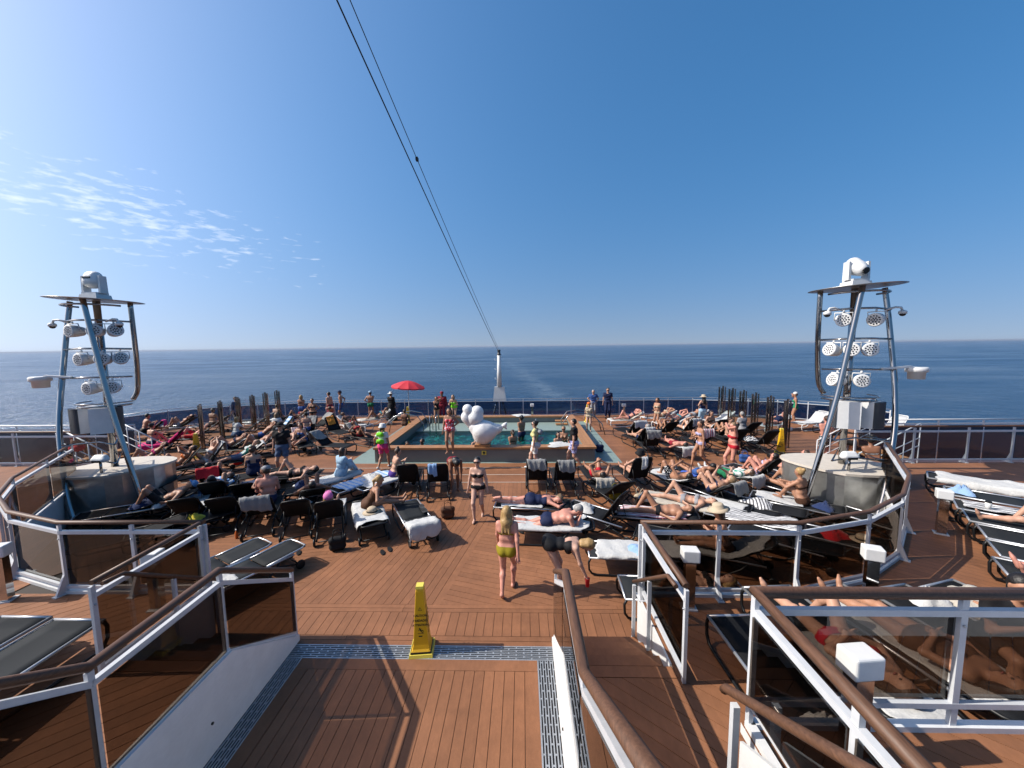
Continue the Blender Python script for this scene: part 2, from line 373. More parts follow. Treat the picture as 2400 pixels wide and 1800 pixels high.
# dance floor between the two stair flights, framed by drain gratings
planks(deck, rect(-1.5, 1.5, 2.2, 4.8), R(90), .136, 0)
planks(deck, rect(-1.68, 1.68, 4.8, 4.99), 0, .19, 0)
planks(deck, rect(1.5, 1.68, 2.2, 4.8), R(90), .18, 0); planks(deck, rect(-1.68, -1.5, 2.2, 4.8), R(90), .18, 0)
planks(deck, rect(-4.2, 4.2, 5.235, 5.43), 0, .097, 0, maxlen=4)
planks(deck, rect(-4.2, 4.2, 5.43, 5.95), R(90), .145, 0)
planks(deck, rect(-4.2, 4.2, 5.95, 6.14), 0, .095, 0, maxlen=4)
# herringbone field beyond
seam = lambda y: .06+(y-6.14)*.19
Y1 = 9.9
planks(deck, [(-2.75, 6.14), (.06, 6.14), (seam(Y1), Y1), (-2.05, Y1)], R(79.3), .14, 0, maxlen=2.9)
planks(deck, [(.06, 6.14), (4.2, 6.14), (4.2, Y1), (seam(Y1), Y1)], R(-17), .14, 0, maxlen=2.9)
planks(deck, [(-4.2, 6.14), (-2.75, 6.14), (-2.05, Y1), (-4.2, Y1)], R(12), .14, 0, maxlen=2.9)
fd = MB()
fd.prism(rect(-20, -4.205, 4.3, 9.9), -.012, 0, mi=0); fd.prism(rect(4.205, 20, 4.3, 9.9), -.012, 0, mi=0)
fd.prism(rect(-20, 20, 9.905, 12.03), -.012, 0, mi=1)
fd.prism(rect(-20, 20, 12.035, 14.1), -.012, 0, mi=0)
fd.prism(rect(-19.5, -5.2, 14.105, 22), -.012, 0, mi=0); fd.prism(rect(5.2, 19.5, 14.105, 22), -.012, 0, mi=0); fd.prism([(-16.5, 22.005), (16.5, 22.005), (11.5, 24.0), (-11.5, 24.0)], -.012, 0, mi=0)
fd.build('deck_boards', [MAT['deck_x'], MAT['deck_y']], kind='structure')
pl = MB()
for y in (12.06, 12.8, 13.55): pl.box((0, y, .003), (25, .028, .004))
pl.build('promenade_lines', MAT['cream'], kind='structure')
# pool surround
MB().prism(rect(-5.2, 5.2, 14.105, 24.0), -.012, -.001).build('pool_surround', MAT['pool_tile'], kind='structure')

# ---- drain gratings
def grating(x0, x1, y0, y1, along, label):
    c = ((x0+x1)/2, (y0+y1)/2, 0); o = empty('drain_grating', c, label=label, cat='grating', group='drain gratings around the dance floor')
    pit = MB().box((0, 0, -.0125), (x1-x0-.004, y1-y0-.004, .003)); pit.build('trench', MAT['pit'], o)
    g = MB(); W, Lg = (x1-x0, y1-y0) if along == 'y' else (y1-y0, x1-x0)
    def bb(a, b, sa, sb):
        if along == 'y': g.box((a, b, -.005), (sa, sb, .010))
        else: g.box((b, a, -.005), (sb, sa, .010))
    n = 7; p = W/n
    for i in range(n+1): bb(-W/2+i*p, 0, .014 if 0 < i < n else .02, Lg)
    for i in range(n):
        b = -Lg/2+(.11 if i % 2 else .0)
        while b < Lg/2:
            if b > -Lg/2: bb(-W/2+(i+.5)*p, b, p-.0142, .02)
            b += .22
    go = g.build('slotted_plate', MAT['grate'], o); go['kind'] = 'stuff'
grating(-1.92, 1.92, 4.995, 5.23, 'x', 'slotted grey drain grating across the end of the dance floor under the caution cone')
grating(1.685, 1.92, 2.2, 4.99, 'y', 'slotted grey drain grating along the right stair wall of the dance floor')
grating(-1.92, -1.685, 2.2, 4.99, 'y', 'slotted grey drain grating along the left stair wall of the dance floor')

# ---- terraces
ring = [(3.16, 5.25), (5.34, 5.23), (6.62, 5.6), (7.72, 6.25), (8.71, 7.17), (10.7, 9.83)]
def terrace(sg, name):
    P = [(3.16, 1.0)]+ring+[(10.9, 11.45), (20.3, 11.45), (20.3, 1.0)]
    poly = [(sg*x, y) for x, y in P]; poly = poly if sg > 0 else poly[::-1]
    o = MB().prism(poly, -.01, T-.014).build(name, MAT['white_paint'], kind='structure')
    # caulk bed and boards on top
    land = [(sg*1.95, 1.0), (sg*3.165, 1.0), (sg*3.165, 4.03), (sg*1.95, 4.03)]; land = land if sg > 0 else land[::-1]
    MB().prism(land, -.011, T-.0145).build('landing', MAT['white_paint'], o)
    MB().prism([(sg*x, y) for x, y in ((1.96, 1.0), (20.2, 1.0), (20.2, 4.0), (1.96, 4.0))][::sg], T-.0138, T-.0125).build('bed', MAT['caulk'], o)
    MB().prism([(sg*x, y) for x, y in ((3.18, 4.001), (8, 4.001), (8, 6.4), (7.68, 6.23), (6.61, 5.57), (5.34, 5.2), (3.18, 5.22))][::sg], T-.0138, T-.0125).build('bed', MAT['caulk'], o)
    a = R(-40) if sg > 0 else R(40)
    f = lambda pts: [(sg*x, y) for x, y in pts][::sg]
    planks(o, f([(3.16, 2.6), (6.2, 2.6), (6.2, 5.20), (3.16, 5.22)]), a, .14, T, maxlen=3)
    planks(o, f([(2.1, 2.6), (3.155, 2.6), (3.155, 3.86), (2.1, 3.86)]), a, .14, T)
    planks(o, f([(1.97, 3.865), (3.155, 3.865), (3.155, 4.02), (1.97, 4.02)]), 0, .155, T)
    planks(o, f([(1.97, 2.6), (2.095, 2.6), (2.095, 3.86), (1.97, 3.86)]), R(90), .125, T)
    b = MB()
    b.prism(f([(6.205, 2.6), (20.2, 2.6), (20.2, 11.4), (10.92, 11.4), (10.7, 9.81), (8.7, 7.15), (7.72, 6.23), (6.62, 5.58), (6.205, 5.46)]), T-.012, T)
    b.build('boards', MAT['deck_r' if sg > 0 else 'deck_l'], o)
    # stair flight cut into the terrace: five risers up towards the upper deck
    n = 5; y0, y1 = 5.23, 4.04; w0, w1 = 1.97, 3.13
    for i in range(n-1):
        ya = y0-(y0-y1)*i/(n-1); yb = y0-(y0-y1)*(i+1)/(n-1); z = T*(i+1)/n
        MB().prism(f([(w0, yb), (w1, yb), (w1, ya), (w0, ya)]), .001+.0*i, z-.02).build('riser', MAT['white_paint'], o)
        for k in range(2):
            yk0 = yb+(ya+.02-yb)*k/2+.003; yk1 = yb+(ya+.02-yb)*(k+1)/2-.003
            MB().prism(f([(w0, yk0), (w1, yk0), (w1, yk1), (w0, yk1)]), z-.0195, z).build('plank', MAT['plank'], o)
    # white closed wall of the terrace beside the stairs
    MB().prism(f([(3.135, 4.04), (3.159, 4.04), (3.159, 5.25), (3.135, 5.25)]), .001, T+.01).build('stair_wall', MAT['white_paint'], o)
    # upper flight towards the camera's deck
    for i in range(6):
        ya = 2.55-.28*i; z = T+.165*(i+1)
        MB().prism(f([(w0, ya-.28), (w1+.08, ya-.28), (w1+.08, ya), (w0, ya)]), T+.002, z-.02).build('riser', MAT['white_paint'], o)
        MB().prism(f([(w0, ya-.275), (w1+.08, ya-.275), (w1+.08, ya+.015), (w0, ya+.015)]), z-.0195, z).build('plank', MAT['plank'], o)
    return o
terrace(1, 'terrace_right'); terrace(-1, 'terrace_left')
# white side walls of the dance floor, rising with the stairs
def side_wall(sg, label):
    o = empty('stair_side_wall', (sg*1.935, 3.6, 0), label=label, cat='wall')
    pts = [(5.32, .0), (5.32, .09), (5.26, .11), (4.06, .90), (2.62, .92), (1.0, 2.0), (1.0, 0)]
    m = MB(); V = [(x, y-3.6, z) for x in (-.028, .028) for y, z in pts]; n = len(pts)
    m.add(V, [tuple(range(n)), tuple(range(2*n-1, n-1, -1))]+[(i, n+i, n+(i+1) % n, (i+1) % n) for i in range(n)])
    m.build('panel', MAT['grey_white'], o)
    c = MB(); c.tube([(sg*.012, y-3.6, z+.012) for y, z in pts[1:6]], .02, 6); c.build('top_edge', MAT['white_paint'], o)
    b = MB(); b.lathe([(.012, -.012), (.016, .012)], 10, c=(-sg*.03, .1, .35), rot=Matrix.Rotation(R(90), 3, 'Y')); b.build('drain_hole', MAT['black_ink'], o)
side_wall(1, 'white side wall of the dance floor beside the right stairs'); side_wall(-1, 'white side wall of the dance floor beside the left stairs')

# ---- railings
def lerp(a, b, t): return a+(b-a)*t
def railing(name, pts, label, cat='railing', group=None, posts=None, hand='teak_rail', hr=.036, glassmat='tinted_glass', foot=True, top=1.1, bar=.95, g0=.13, g1=.92, side=1, curb=False, frame='rail_white', panel_gap=.03, endcap=True, nopost=(), stand=.0):
    """pts: list of (x, y, zfloor). wood handrail, white bar under it, posts, tinted panes, lower bar"""
    P = [Vector(p) for p in pts]; o = empty(name, P[0], label=label, cat=cat, group=group); og = P[0]
    up = Vector((0, 0, 1))
    # handrail
    if hand:
        h = MB()
        q = [p+up*top for p in P]
        h.tube(q, hr, 10, flat=.8); h.build('handrail', MAT[hand], o, origin=og)
    t = MB()
    for a, b in zip(P, P[1:]): t.bar(a+up*bar, b+up*bar, .045, .05)
    t.build('top_bar', MAT[frame], o, origin=og)
    lo = MB()
    for a, b in zip(P, P[1:]): lo.bar(a+up*(g0-.03), b+up*(g0-.03), .04, .045)
    lo.build('bottom_bar', MAT[frame], o, origin=og)
    # posts at every corner and between
    pos = []
    for i, (a, b) in enumerate(zip(P, P[1:])):
        n = max(1, int(round((b-a).length/1.55))) if posts is None else posts[i]
        for k in range(n): pos.append((lerp(a, b, k/n), (b-a).normalized(), a, b, k/n))
        for k in range(n):
            p0, p1 = lerp(a, b, k/n), lerp(a, b, (k+1)/n); d = (p1-p0).normalized()
            nrm = Vector((d.y, -d.x, 0)).normalized()*side
            p0 = p0+d*panel_gap-nrm*.03; p1 = p1-d*panel_gap-nrm*.03
            g = MB(); th = nrm*.005
            V = [p0+up*g0-th, p1+up*g0-th, p1+up*g1-th, p0+up*g1-th, p0+up*g0+th, p1+up*g0+th, p1+up*g1+th, p0+up*g1+th]
            g.add(V, [(0, 1, 2, 3), (7, 6, 5, 4), (0, 4, 5, 1), (1, 5, 6, 2), (2, 6, 7, 3), (3, 7, 4, 0)])
            if (i, k) not in nopost and glassmat: g.build('glass_pane', MAT[glassmat], o, origin=og)
    pos.append((P[-1], (P[-1]-P[-2]).normalized(), P[-2], P[-1], 1.0))
    for p, d, a, b, k in pos:
        dd = Vector((d.x, d.y, 0)).normalized(); nrm = Vector((dd.y, -dd.x, 0))*side
        m = MB(); rot = Matrix((dd, nrm, up)).transposed()
        m.box(p+up*(top-.02)/2+nrm*.0, (.05, .035, top-.06), rot)
        if foot:
            V = [p+dd*s*.022+nrm*a_+up*z for s in (-1, 1) for a_, z in ((.0, .0), (.0, .34), (.13, .0))]
            m.add(V, [(0, 1, 2), (5, 4, 3), (0, 3, 4, 1), (1, 4, 5, 2), (2, 5, 3, 0)])
            m.box(p+nrm*.05+up*.006, (.09, .2, .012), rot)
        po = m.build('post', MAT[frame], o, origin=og)
        bl = MB(); bl.lathe([(.011, 0), (.011, .012), (.004, .018)], 8, c=p+up*(bar-.1)+nrm*.0175, rot=Vector((0, 0, 1)).rotation_difference(nrm).to_matrix()); bl.build('bolt', MAT['alu'], po, origin=og)
    if curb:
        c = MB()
        for a, b in zip(P, P[1:]): c.bar(a+up*.02, b+up*.02, .07, .05)
        c.build('toe_rail', MAT['white_paint'], o, origin=og)
    return o
ringR = [(x, y, T) for x, y in ring]; ringL = [(-x, y, T) for x, y in ring]
railing('terrace_railing', ringR, 'wood topped glass railing curving round the right terrace edge', side=1, curb=True, posts=[2, 1, 1, 1, 2])
railing('terrace_railing', ringL, 'wood topped glass railing curving round the left terrace edge', side=-1, curb=True, posts=[2, 1, 1, 1, 2])
for sg, nm in ((1, 'right'), (-1, 'left')):
    # guard along the stair recess (level) and the stair handrails
    railing('stair_guard_railing', [(sg*3.19, 5.2, T), (sg*3.19, 3.8, T)], 'short level glass railing guarding the recess of the %s stairs' % nm, posts=[1], foot=False, side=sg)
    ys = [(5.32, .02), (4.04, T), (2.72, T), (.5, T+1.46)]
    railing('stair_railing', [(sg*1.965, y, z) for y, z in ys], 'long wood handrail with glass panes down the %s stairs beside the dance floor' % nm, posts=[1, 1, 1], foot=False, side=-sg, stand=0, hr=.048)
    h = empty('wall_handrail', (sg*3.09, 5.3, 0), label='dark wood handrail descending the far wall of the %s stairs' % nm, cat='handrail')
    hh = MB(); q = [(sg*3.09, 3.82, T+1.08), (sg*3.09, 4.04, T+1.06), (sg*3.09, 5.3, .98)]; hh.tube(q, .025, 8); hh.build('handrail', MAT['teak_rail'], h, origin=h.location)
    for (x, y, z), zf in ((q[2], .0), ((sg*3.09, 4.66, 1.45), .3)):
        MB().box((x-h.location.x, y-.03-5.3, (z+zf)/2-.02), (.045, .035, z-zf-.03)).build('post', MAT['rail_white'], h)
# raised platform right of the upper stairs, with its corner guard
ZP = 1.36
pf = MB().prism(rect(3.25, 20, .2, 2.87), ZP-.1, ZP-.014).build('upper_platform', MAT['white_paint'], kind='structure')
MB().prism(rect(3.3, 19.8, .2, 1.9), T+.001, ZP-.101).build('plinth_wall', MAT['white_paint'], pf)
planks(pf, rect(3.25, 7.5, 1.9, 2.87), R(-40), .14, ZP)
railing('landing_railing', [(6.4, 2.83, ZP), (3.29, 2.83, ZP), (3.29, 1.0, ZP)], 'thick brown handrail with dark glass turning a corner on the right landing', posts=[2, 2], side=-1, hr=.054, curb=True, foot=False, top=1.13, bar=.98, g1=.95, g0=.24)
h = empty('upper_stair_handrail', (3.1, 2.8, T), label='dark red wood handrail with white panel on the upper right stairs', cat='handrail')
hh = MB(); hh.tube([(0, .05, .85), (0, .02, .89), (0, -.05, .93), (0, -.93, 1.47), (0, -1.6, 1.88)], .042, 10, flat=.8); hh.build('handrail', MAT['teak_rail'], h)
MB().box((0, -.1, .43), (.05, .05, .88)).build('post', MAT['rail_white'], h)
m = MB(); V = [(x, y, z) for x in (-.012, .012) for y, z in ((-.2, .0), (-.2, .68), (-1.6, 1.52), (-1.6, .0))]
m.add(V, [(0, 1, 2, 3), (7, 6, 5, 4), (0, 4, 5, 1), (1, 5, 6, 2), (2, 6, 7, 3), (3, 7, 4, 0)]); m.build('panel', MAT['white_paint'], h)

# stern rail: dark blue panes under a slim rail
sp_ = [(-19.4, 19.0), (-18.6, 20.9), (-16.4, 22.7), (-12, 23.9), (0, 23.9), (12, 23.9), (16.4, 22.7), (18.6, 20.9), (19.4, 19.0)]
railing('stern_railing', [(x, y, 0) for x, y in sp_], 'slim white railing with dark blue panes around the stern', hand='alu', hr=.022, glassmat='blue_glass', side=-1, top=1.08, bar=.93, g0=.1, foot=False)
# ship side rails beyond the terraces
for sg, nm in ((1, 'right'), (-1, 'left')):
    railing('side_railing', [(sg*13.2, 13.9, 0), (sg*19.4, 13.9, 0)], 'white railing with dark panes across the %s wing of the deck' % nm, hand='white_paint', hr=.03, glassmat='navy_panel', side=-sg, top=1.6, bar=1.45, g0=.1, g1=1.4, foot=False)
    railing('terrace_end_railing', [(sg*11.3, 11.4, T), (sg*12.99, 11.4, T), (sg*14.53, 11.4, T), (sg*15.8, 11.4, T), (sg*19, 11.4, T)], 'brown topped railing with splayed white posts at the far end of the %s terrace' % nm, glassmat='clear_glass', side=-sg, posts=[1, 1, 1, 2])
    # open stair with rails between pool deck and side terrace
    o = empty('side_stairs', (sg*13.5, 12.6, 0), label='white railed steps climbing beside the %s terrace end' % nm, cat='stairs')
    for i in range(5):
        MB().box((sg*(-1.2+.3*i), .3, .08+.16*i), (.3, 1.6, .04)).build('tread', MAT['teak'], o)
    for yy in (-.55, 1.15):
        m = MB(); m.tube([(sg*-1.5, yy, .9), (sg*.3, yy, 1.85)], .022, 6); m.tube([(sg*-1.5, yy, .5), (sg*.3, yy, 1.4)], .015, 6); m.tube([(sg*-1.5, yy, .25), (sg*.3, yy, 1.15)], .015, 6)
        for k in range(5): m.tube([(sg*(-1.5+.45*k), yy, .0), (sg*(-1.5+.45*k), yy, .9+.2375*k)], .018, 6)
        m.build('stair_rail', MAT['rail_white'], o)
# ---- sea haze
hz_m = bpy.data.materials.new('haze'); hz_m.use_nodes = True; nt = hz_m.node_tree; nt.nodes.clear(); ho = nt.nodes.new('ShaderNodeOutputMaterial'); hv = nt.nodes.new('ShaderNodeVolumePrincipled')
hv.inputs['Color'].default_value = (.44, .50, .60, 1); hv.inputs['Density'].default_value = HAZE; hv.inputs['Anisotropy'].default_value = .1; nt.links.new(hv.outputs[0], ho.inputs['Volume'])
MB().box((0, 0, (SEA-1+20)/2), (2*S_+2000, 2*S_+2000, 20-SEA+1)).build('haze', hz_m, kind='stuff')
# ================================================================ smooth bodies from blended round cones
def prim(a, b, ra, rb=None, k=.03, ax=None, f=1.0, name='', w=None):
    return dict(a=np.array(a, float), b=np.array(b, float), ra=ra, rb=ra if rb is None else rb, k=k, ax=None if ax is None else np.array(ax, float), f=f, n=name)
def peval(p, P):
    a, b = p['a'], p['b']; Q = P
    if p['ax'] is not None:
        m = (a+b)/2; Q = P+((P-m) @ p['ax'])[..., None]*((p['f']-1)*p['ax'])
    d = b-a; L2 = d @ d
    if L2 < 1e-10: t = np.zeros(Q.shape[:-1])
    else: t = np.clip(((Q-a) @ d)/L2, 0, 1)
    dist = np.sqrt((((Q-a)-t[..., None]*d)**2).sum(-1))
    r = p['ra']+(p['rb']-p['ra'])*t
    return (dist-r), t
def sdf_mesh(prims, h):
    lo = np.min([np.minimum(p['a']-p['ra'], p['b']-p['rb']) for p in prims], 0)-2.5*h-.01
    hi = np.max([np.maximum(p['a']+p['ra'], p['b']+p['rb']) for p in prims], 0)+2.5*h+.01
    n = np.ceil((hi-lo)/h).astype(int)+1
    F = np.full(n, .3, np.float32)
    ax = [lo[i]+h*np.arange(n[i]) for i in range(3)]
    for p in prims:
        m = p['k']*1.3+2*h
        l = np.minimum(p['a']-p['ra'], p['b']-p['rb'])-m; u = np.maximum(p['a']+p['ra'], p['b']+p['rb'])+m
        i0 = np.clip(((l-lo)/h).astype(int), 0, n-1); i1 = np.clip(((u-lo)/h).astype(int)+2, 1, n)
        sl = tuple(slice(i0[i], i1[i]) for i in range(3))
        G = np.stack(np.meshgrid(*[ax[i][sl[i]] for i in range(3)], indexing='ij'), -1)
        d = peval(p, G)[0]; o = F[sl]; k = p['k']
        hh = np.maximum(k-np.abs(o-d), 0)/k
        F[sl] = np.minimum(o, d)-hh*hh*k*.25
    S = F < 0
    c = tuple(s-1 for s in F.shape)
    C = [[[F[i:i+c[0], j:j+c[1], k:k+c[2]] for k in (0, 1)] for j in (0, 1)] for i in (0, 1)]
    cnt = np.zeros(c, np.float32); acc = np.zeros(c+(3,), np.float32)
    for a_ in range(3):
        for i in (0, 1):
            for j in (0, 1):
                o0 = [i, j]; o0.insert(a_, 0); o1 = list(o0); o1[a_] = 1
                f0, f1 = C[o0[0]][o0[1]][o0[2]], C[o1[0]][o1[1]][o1[2]]
                m = (f0 < 0) != (f1 < 0)
                t = np.where(m, f0/np.where(m, f0-f1, 1), 0)
                cnt += m
                for q in range(3): acc[..., q] += np.where(m, t if q == a_ else float(o0[q]), 0)
    act = cnt > 0; idx = np.full(c, -1, np.int64); idx[act] = np.arange(act.sum())
    base = np.stack(np.nonzero(act), -1)
    V = lo+h*(base+acc[act]/cnt[act][:, None])
    faces = []
    for a_ in range(3):
        s0 = [slice(None)]*3; s1 = [slice(None)]*3; s0[a_] = slice(0, -1); s1[a_] = slice(1, None)
        A, B = S[tuple(s0)], S[tuple(s1)]; m = A != B
        ii = np.stack(np.nonzero(m), -1); flip = A[m]
        b_, c_ = (a_+1) % 3, (a_+2) % 3
        ok = (ii[:, b_] > 0) & (ii[:, c_] > 0) & (ii[:, b_] < F.shape[b_]-1) & (ii[:, c_] < F.shape[c_]-1)
        ii, flip = ii[ok], flip[ok]
        def cell(db, dc):
            q = ii.copy(); q[:, b_] -= db; q[:, c_] -= dc; return idx[q[:, 0], q[:, 1], q[:, 2]]
        q = np.stack([cell(1, 1), cell(0, 1), cell(0, 0), cell(1, 0)], -1)
        q = np.where(flip[:, None], q, q[:, ::-1]); faces.append(q)
    return V, np.concatenate(faces)
def np_mesh(name, V, Fq, mats, smooth=True):
    me = bpy.data.meshes.new(name); me.vertices.add(len(V)); me.vertices.foreach_set('co', np.asarray(V, np.float32).ravel())
    nf = len(Fq); k = Fq.shape[1]; me.loops.add(nf*k); me.loops.foreach_set('vertex_index', np.asarray(Fq, np.int32).ravel())
    me.polygons.add(nf); me.polygons.foreach_set('loop_start', np.arange(0, nf*k, k, dtype=np.int32))
    for m in (mats if isinstance(mats, (list, tuple)) else [mats]): me.materials.append(m)
    me.update(calc_edges=True)
    me.polygons.foreach_set('use_smooth', np.full(nf, smooth)); return me

# ================================================================ POOL
PW, PY0, PY1, PH = 4.25, 14.25, 21.0, .58
o = empty('swimming_pool', (0, 17.6, 0), label='raised swimming pool with wooden rim and teal water', cat='pool'); og = o.location
def part(m, name, mt, parent=o, origin=None): return m.build(name, MAT[mt] if isinstance(mt, str) else mt, parent, origin=og if origin is None else origin)
CW = .42
m = MB(); m.box((0, PY0+.06, PH/2-.05), (2*PW-.1, .1, PH-.1)); m.box((-PW+.1, 17.6, PH/2-.05), (.1, PY1-PY0-.03, PH-.1)); m.box((PW-.1, 17.6, PH/2-.05), (.1, PY1-PY0-.03, PH-.1)); m.box((0, PY1-.06, PH/2-.05), (2*PW-.1, .1, PH-.1)); part(m, 'outer_wall', 'pool_grey')
def coping(x0, x1, y0, y1, along):
    n = 3; L_ = (x1-x0) if along == 'x' else (y1-y0); segs = max(1, int(round(L_/1.4)))
    for k in range(n):
        for s in range(segs):
            if along == 'x': r = (x0+L_*s/segs+.003, x0+L_*(s+1)/segs-.003, y0+(y1-y0)*k/n+.003, y0+(y1-y0)*(k+1)/n-.003)
            else: r = (x0+(x1-x0)*k/n+.003, x0+(x1-x0)*(k+1)/n-.003, y0+L_*s/segs+.003, y0+L_*(s+1)/segs-.003)
            c = ((r[0]+r[1])/2, (r[2]+r[3])/2, PH-.04)
            m = MB(); m.box((0, 0, 0), (r[1]-r[0], r[3]-r[2], .075)); link('plank', m.mesh('plank', MAT['teak']), o, loc=(c[0]-og.x, c[1]-og.y, c[2]))
coping(-PW, PW, PY0-.05, PY0+CW-.05, 'x'); coping(-PW, PW, PY1-CW, PY1, 'x'); coping(-PW, -PW+CW, PY0+CW-.045, PY1-CW-.005, 'y'); coping(PW-CW, PW, PY0+CW-.045, PY1-CW-.005, 'y')
# basin: floor, walls, shelf at the back
ix, iy0, iy1 = PW-CW+.02, PY0+CW-.07, PY1-CW+.02
m = MB()
m.box((0, (iy0+iy1)/2, -.02+.03), (2*ix, iy1-iy0, .02)); part(m, 'basin_floor', 'pool_green')
m = MB(); m.box((0, iy0-.02, .27), (2*ix, .03, .5)); m.box((0, iy1+.02, .27), (2*ix, .03, .5)); m.box((-ix-.02, 17.6, .27), (.03, iy1-iy0, .5)); m.box((ix+.02, 17.6, .27), (.03, iy1-iy0, .5)); part(m, 'basin_wall', 'pool_grey')
m = MB(); m.box((0, 19.55, .14), (2*ix-.01, 2.0, .22)); part(m, 'shallow_shelf', 'pool_tile')
wm = bpy.data.materials.new('pool_water'); wm.use_nodes = True; nt = wm.node_tree; nt.nodes.clear(); Lk = nt.links.new
wo = nt.nodes.new('ShaderNodeOutputMaterial'); wx = nt.nodes.new('ShaderNodeMixShader'); wtr = nt.nodes.new('ShaderNodeBsdfTransparent'); wgl = nt.nodes.new('ShaderNodeBsdfGlossy'); wfr = nt.nodes.new('ShaderNodeFresnel')
wtr.inputs[0].default_value = (.42, .82, .80, 1); wgl.inputs['Roughness'].default_value = .03; wfr.inputs[0].default_value = 1.33
wno = nt.nodes.new('ShaderNodeTexNoise'); wno.inputs['Scale'].default_value = 2.2; wno.inputs['Detail'].default_value = 4; wno.inputs['Distortion'].default_value = .8; wge = nt.nodes.new('ShaderNodeNewGeometry'); Lk(wge.outputs['Position'], wno.inputs['Vector'])
wbp = nt.nodes.new('ShaderNodeBump'); wbp.inputs['Strength'].default_value = .55; wbp.inputs['Distance'].default_value = .25; Lk(wno.outputs[0], wbp.inputs['Height']); Lk(wbp.outputs[0], wgl.inputs['Normal']); Lk(wbp.outputs[0], wfr.inputs['Normal'])
Lk(wfr.outputs[0], wx.inputs[0]); Lk(wtr.outputs[0], wx.inputs[1]); Lk(wgl.outputs[0], wx.inputs[2]); Lk(wx.outputs[0], wo.inputs[0])
m = MB(); m.add([(-ix, iy0, .2), (ix, iy0, .2), (ix, 18.55, .2), (-ix, 18.55, .2)], [(0, 1, 2, 3)]); part(m, 'water', wm)
# steps and grab rails in the back right corner
for i in range(2): part(MB().box((3.5-.0*i, 20.2-.35*i, .40-.1*i), (.6, .34, .04)), 'step', 'teak')
for x in (-3.05, -2.75, 2.1):
    part(MB().tube([(x, 18.3, .0), (x, 18.3, .95), (x, 18.4, 1.05), (x, 18.75, 1.05), (x, 18.9, .9), (x, 18.9, .25)] if x < 0 else [(x, 17.9, .05), (x, 17.9, .95)], .025, 8), 'grab_rail', 'chrome')
for sg in (-1, 1):
    a = MB()
    for yy in (18.6, 19.5):
        a.tube([(sg*5.5, yy, .0), (sg*5.35, yy, .55), (sg*4.9, yy, .98), (sg*4.3, yy, 1.12), (sg*3.75, yy, 1.02), (sg*3.45, yy, .6), (sg*3.45, yy, .25)], .026, 8)
    part(a, 'arched_handrail', 'chrome')
# warning plate on the front
pt = MB().box((-.0, PY0-.002, .36), (.18, .012, .16)); pp = part(pt, 'notice_plate', 'yellow_pale')
m = MB(); m.lathe([(.045, 0), (.045, .006)], 12, c=(0, PY0-.010, .37), rot=Matrix.Rotation(R(90), 3, 'X')); m.box((0, PY0-.010, .315), (.06, .006, .02)); m.build('pictogram', MAT['black_ink'], pp, origin=og)

# duck sculpture on a wooden pedestal at the pool's front rim
dk = empty('duck_sculpture', (-.06, 14.45, PH), label='big white duck sculpture standing on the front rim of the pool', cat='sculpture')
MB().box((0, .05, .035), (.52, .46, .09)).build('pedestal', MAT['teak'], dk)
pr = [prim((0, 0, .52), (.12, 0, .50), .36, .35, .08), prim((.1, 0, .52), (.50, 0, .58), .34, .16, .1), prim((.45, 0, .6), (.66, 0, .66), .14, .05, .08), prim((-.05, 0, .28), (.05, 0, .26), .22, .22, .12), prim((-.24, 0, .62), (-.26, 0, .66), .2, .2, .06)]
V, Fq = sdf_mesh(pr, .03); link('body', np_mesh('body', V, Fq, MAT['duck_white']), dk)
pr = [prim((-.24, 0, .98), (-.17, 0, 1.17), .27, .215, .05, ax=(0, 1, 0), f=1.1), prim((-.30, 0, .84), (-.22, 0, .95), .17, .23, .08)]
V, Fq = sdf_mesh(pr, .025); link('head', np_mesh('head', V, Fq, MAT['duck_white']), dk)
pr = [prim((-.48, 0, 1.27), (-.45, 0, 1.22), .165, .17, .05), prim((-.53, 0, 1.02), (-.47, 0, .96), .17, .17, .05), prim((-.52, 0, .94), (-.38, 0, .72), .15, .13, .08), prim((-.47, 0, 1.2), (-.5, 0, 1.04), .12, .13, .05)]
V, Fq = sdf_mesh(pr, .022); link('bill', np_mesh('bill', V, Fq, MAT['duck_white']), dk)
pr = [prim((.60, 0, .64), (.74, 0, .72), .04, .07, .03), prim((.74, 0, .72), (.80, 0, .80), .06, .02, .03), prim((.72, 0, .68), (.80, 0, .58), .06, .025, .03)]
V, Fq = sdf_mesh(pr, .015); link('tail', np_mesh('tail', V, Fq, MAT['duck_white']), dk)

dk.scale = (1.16, 1.1, 1.13)
# ================================================================ MAST AND CABLES
o = empty('stern_mast', (0, 24.35, 0), label='white stern mast with tapered foot carrying two cables', cat='mast')
m = MB()
for x in (-.42, 0, .42): m.tube([(x, 0, -.04), (x*.45, .0, .85)], .06, 8)
m.build('leg', MAT['white_paint'], o)
m = MB(); m.box((0, 0, 1.32), (.86, .3, .98), taper=.72); m.build('foot_box', MAT['white_paint'], o)
m = MB(); m.tube([(0, 0, 1.8), (0, 0, 3.85)], [.16, .11], 14); m.build('pole', MAT['white_paint'], o)
m = MB(); m.lathe([(.13, 3.84), (.13, 3.9), (.09, 3.92), (.09, 4.08), (.11, 4.1), (.11, 4.16)], 12); m.build('lamp', MAT['speaker_dark'], o)
m = MB()
for z in (2.3, 2.9, 3.5): m.tube([(-.1, -.05, z), (-.26, -.05, z), (-.26, -.05, z+.1)], .015, 6)
m.box((.0, 0, 3.72), (.34, .1, .05)); m.build('bracket', MAT['white_paint'], o)
m = MB(); m.box((0, -.25, .45), (.9, .03, .04)); m.box((0, -.25, .6), (.9, .03, .04)); m.build('step_bar', MAT['rail_white'], o)
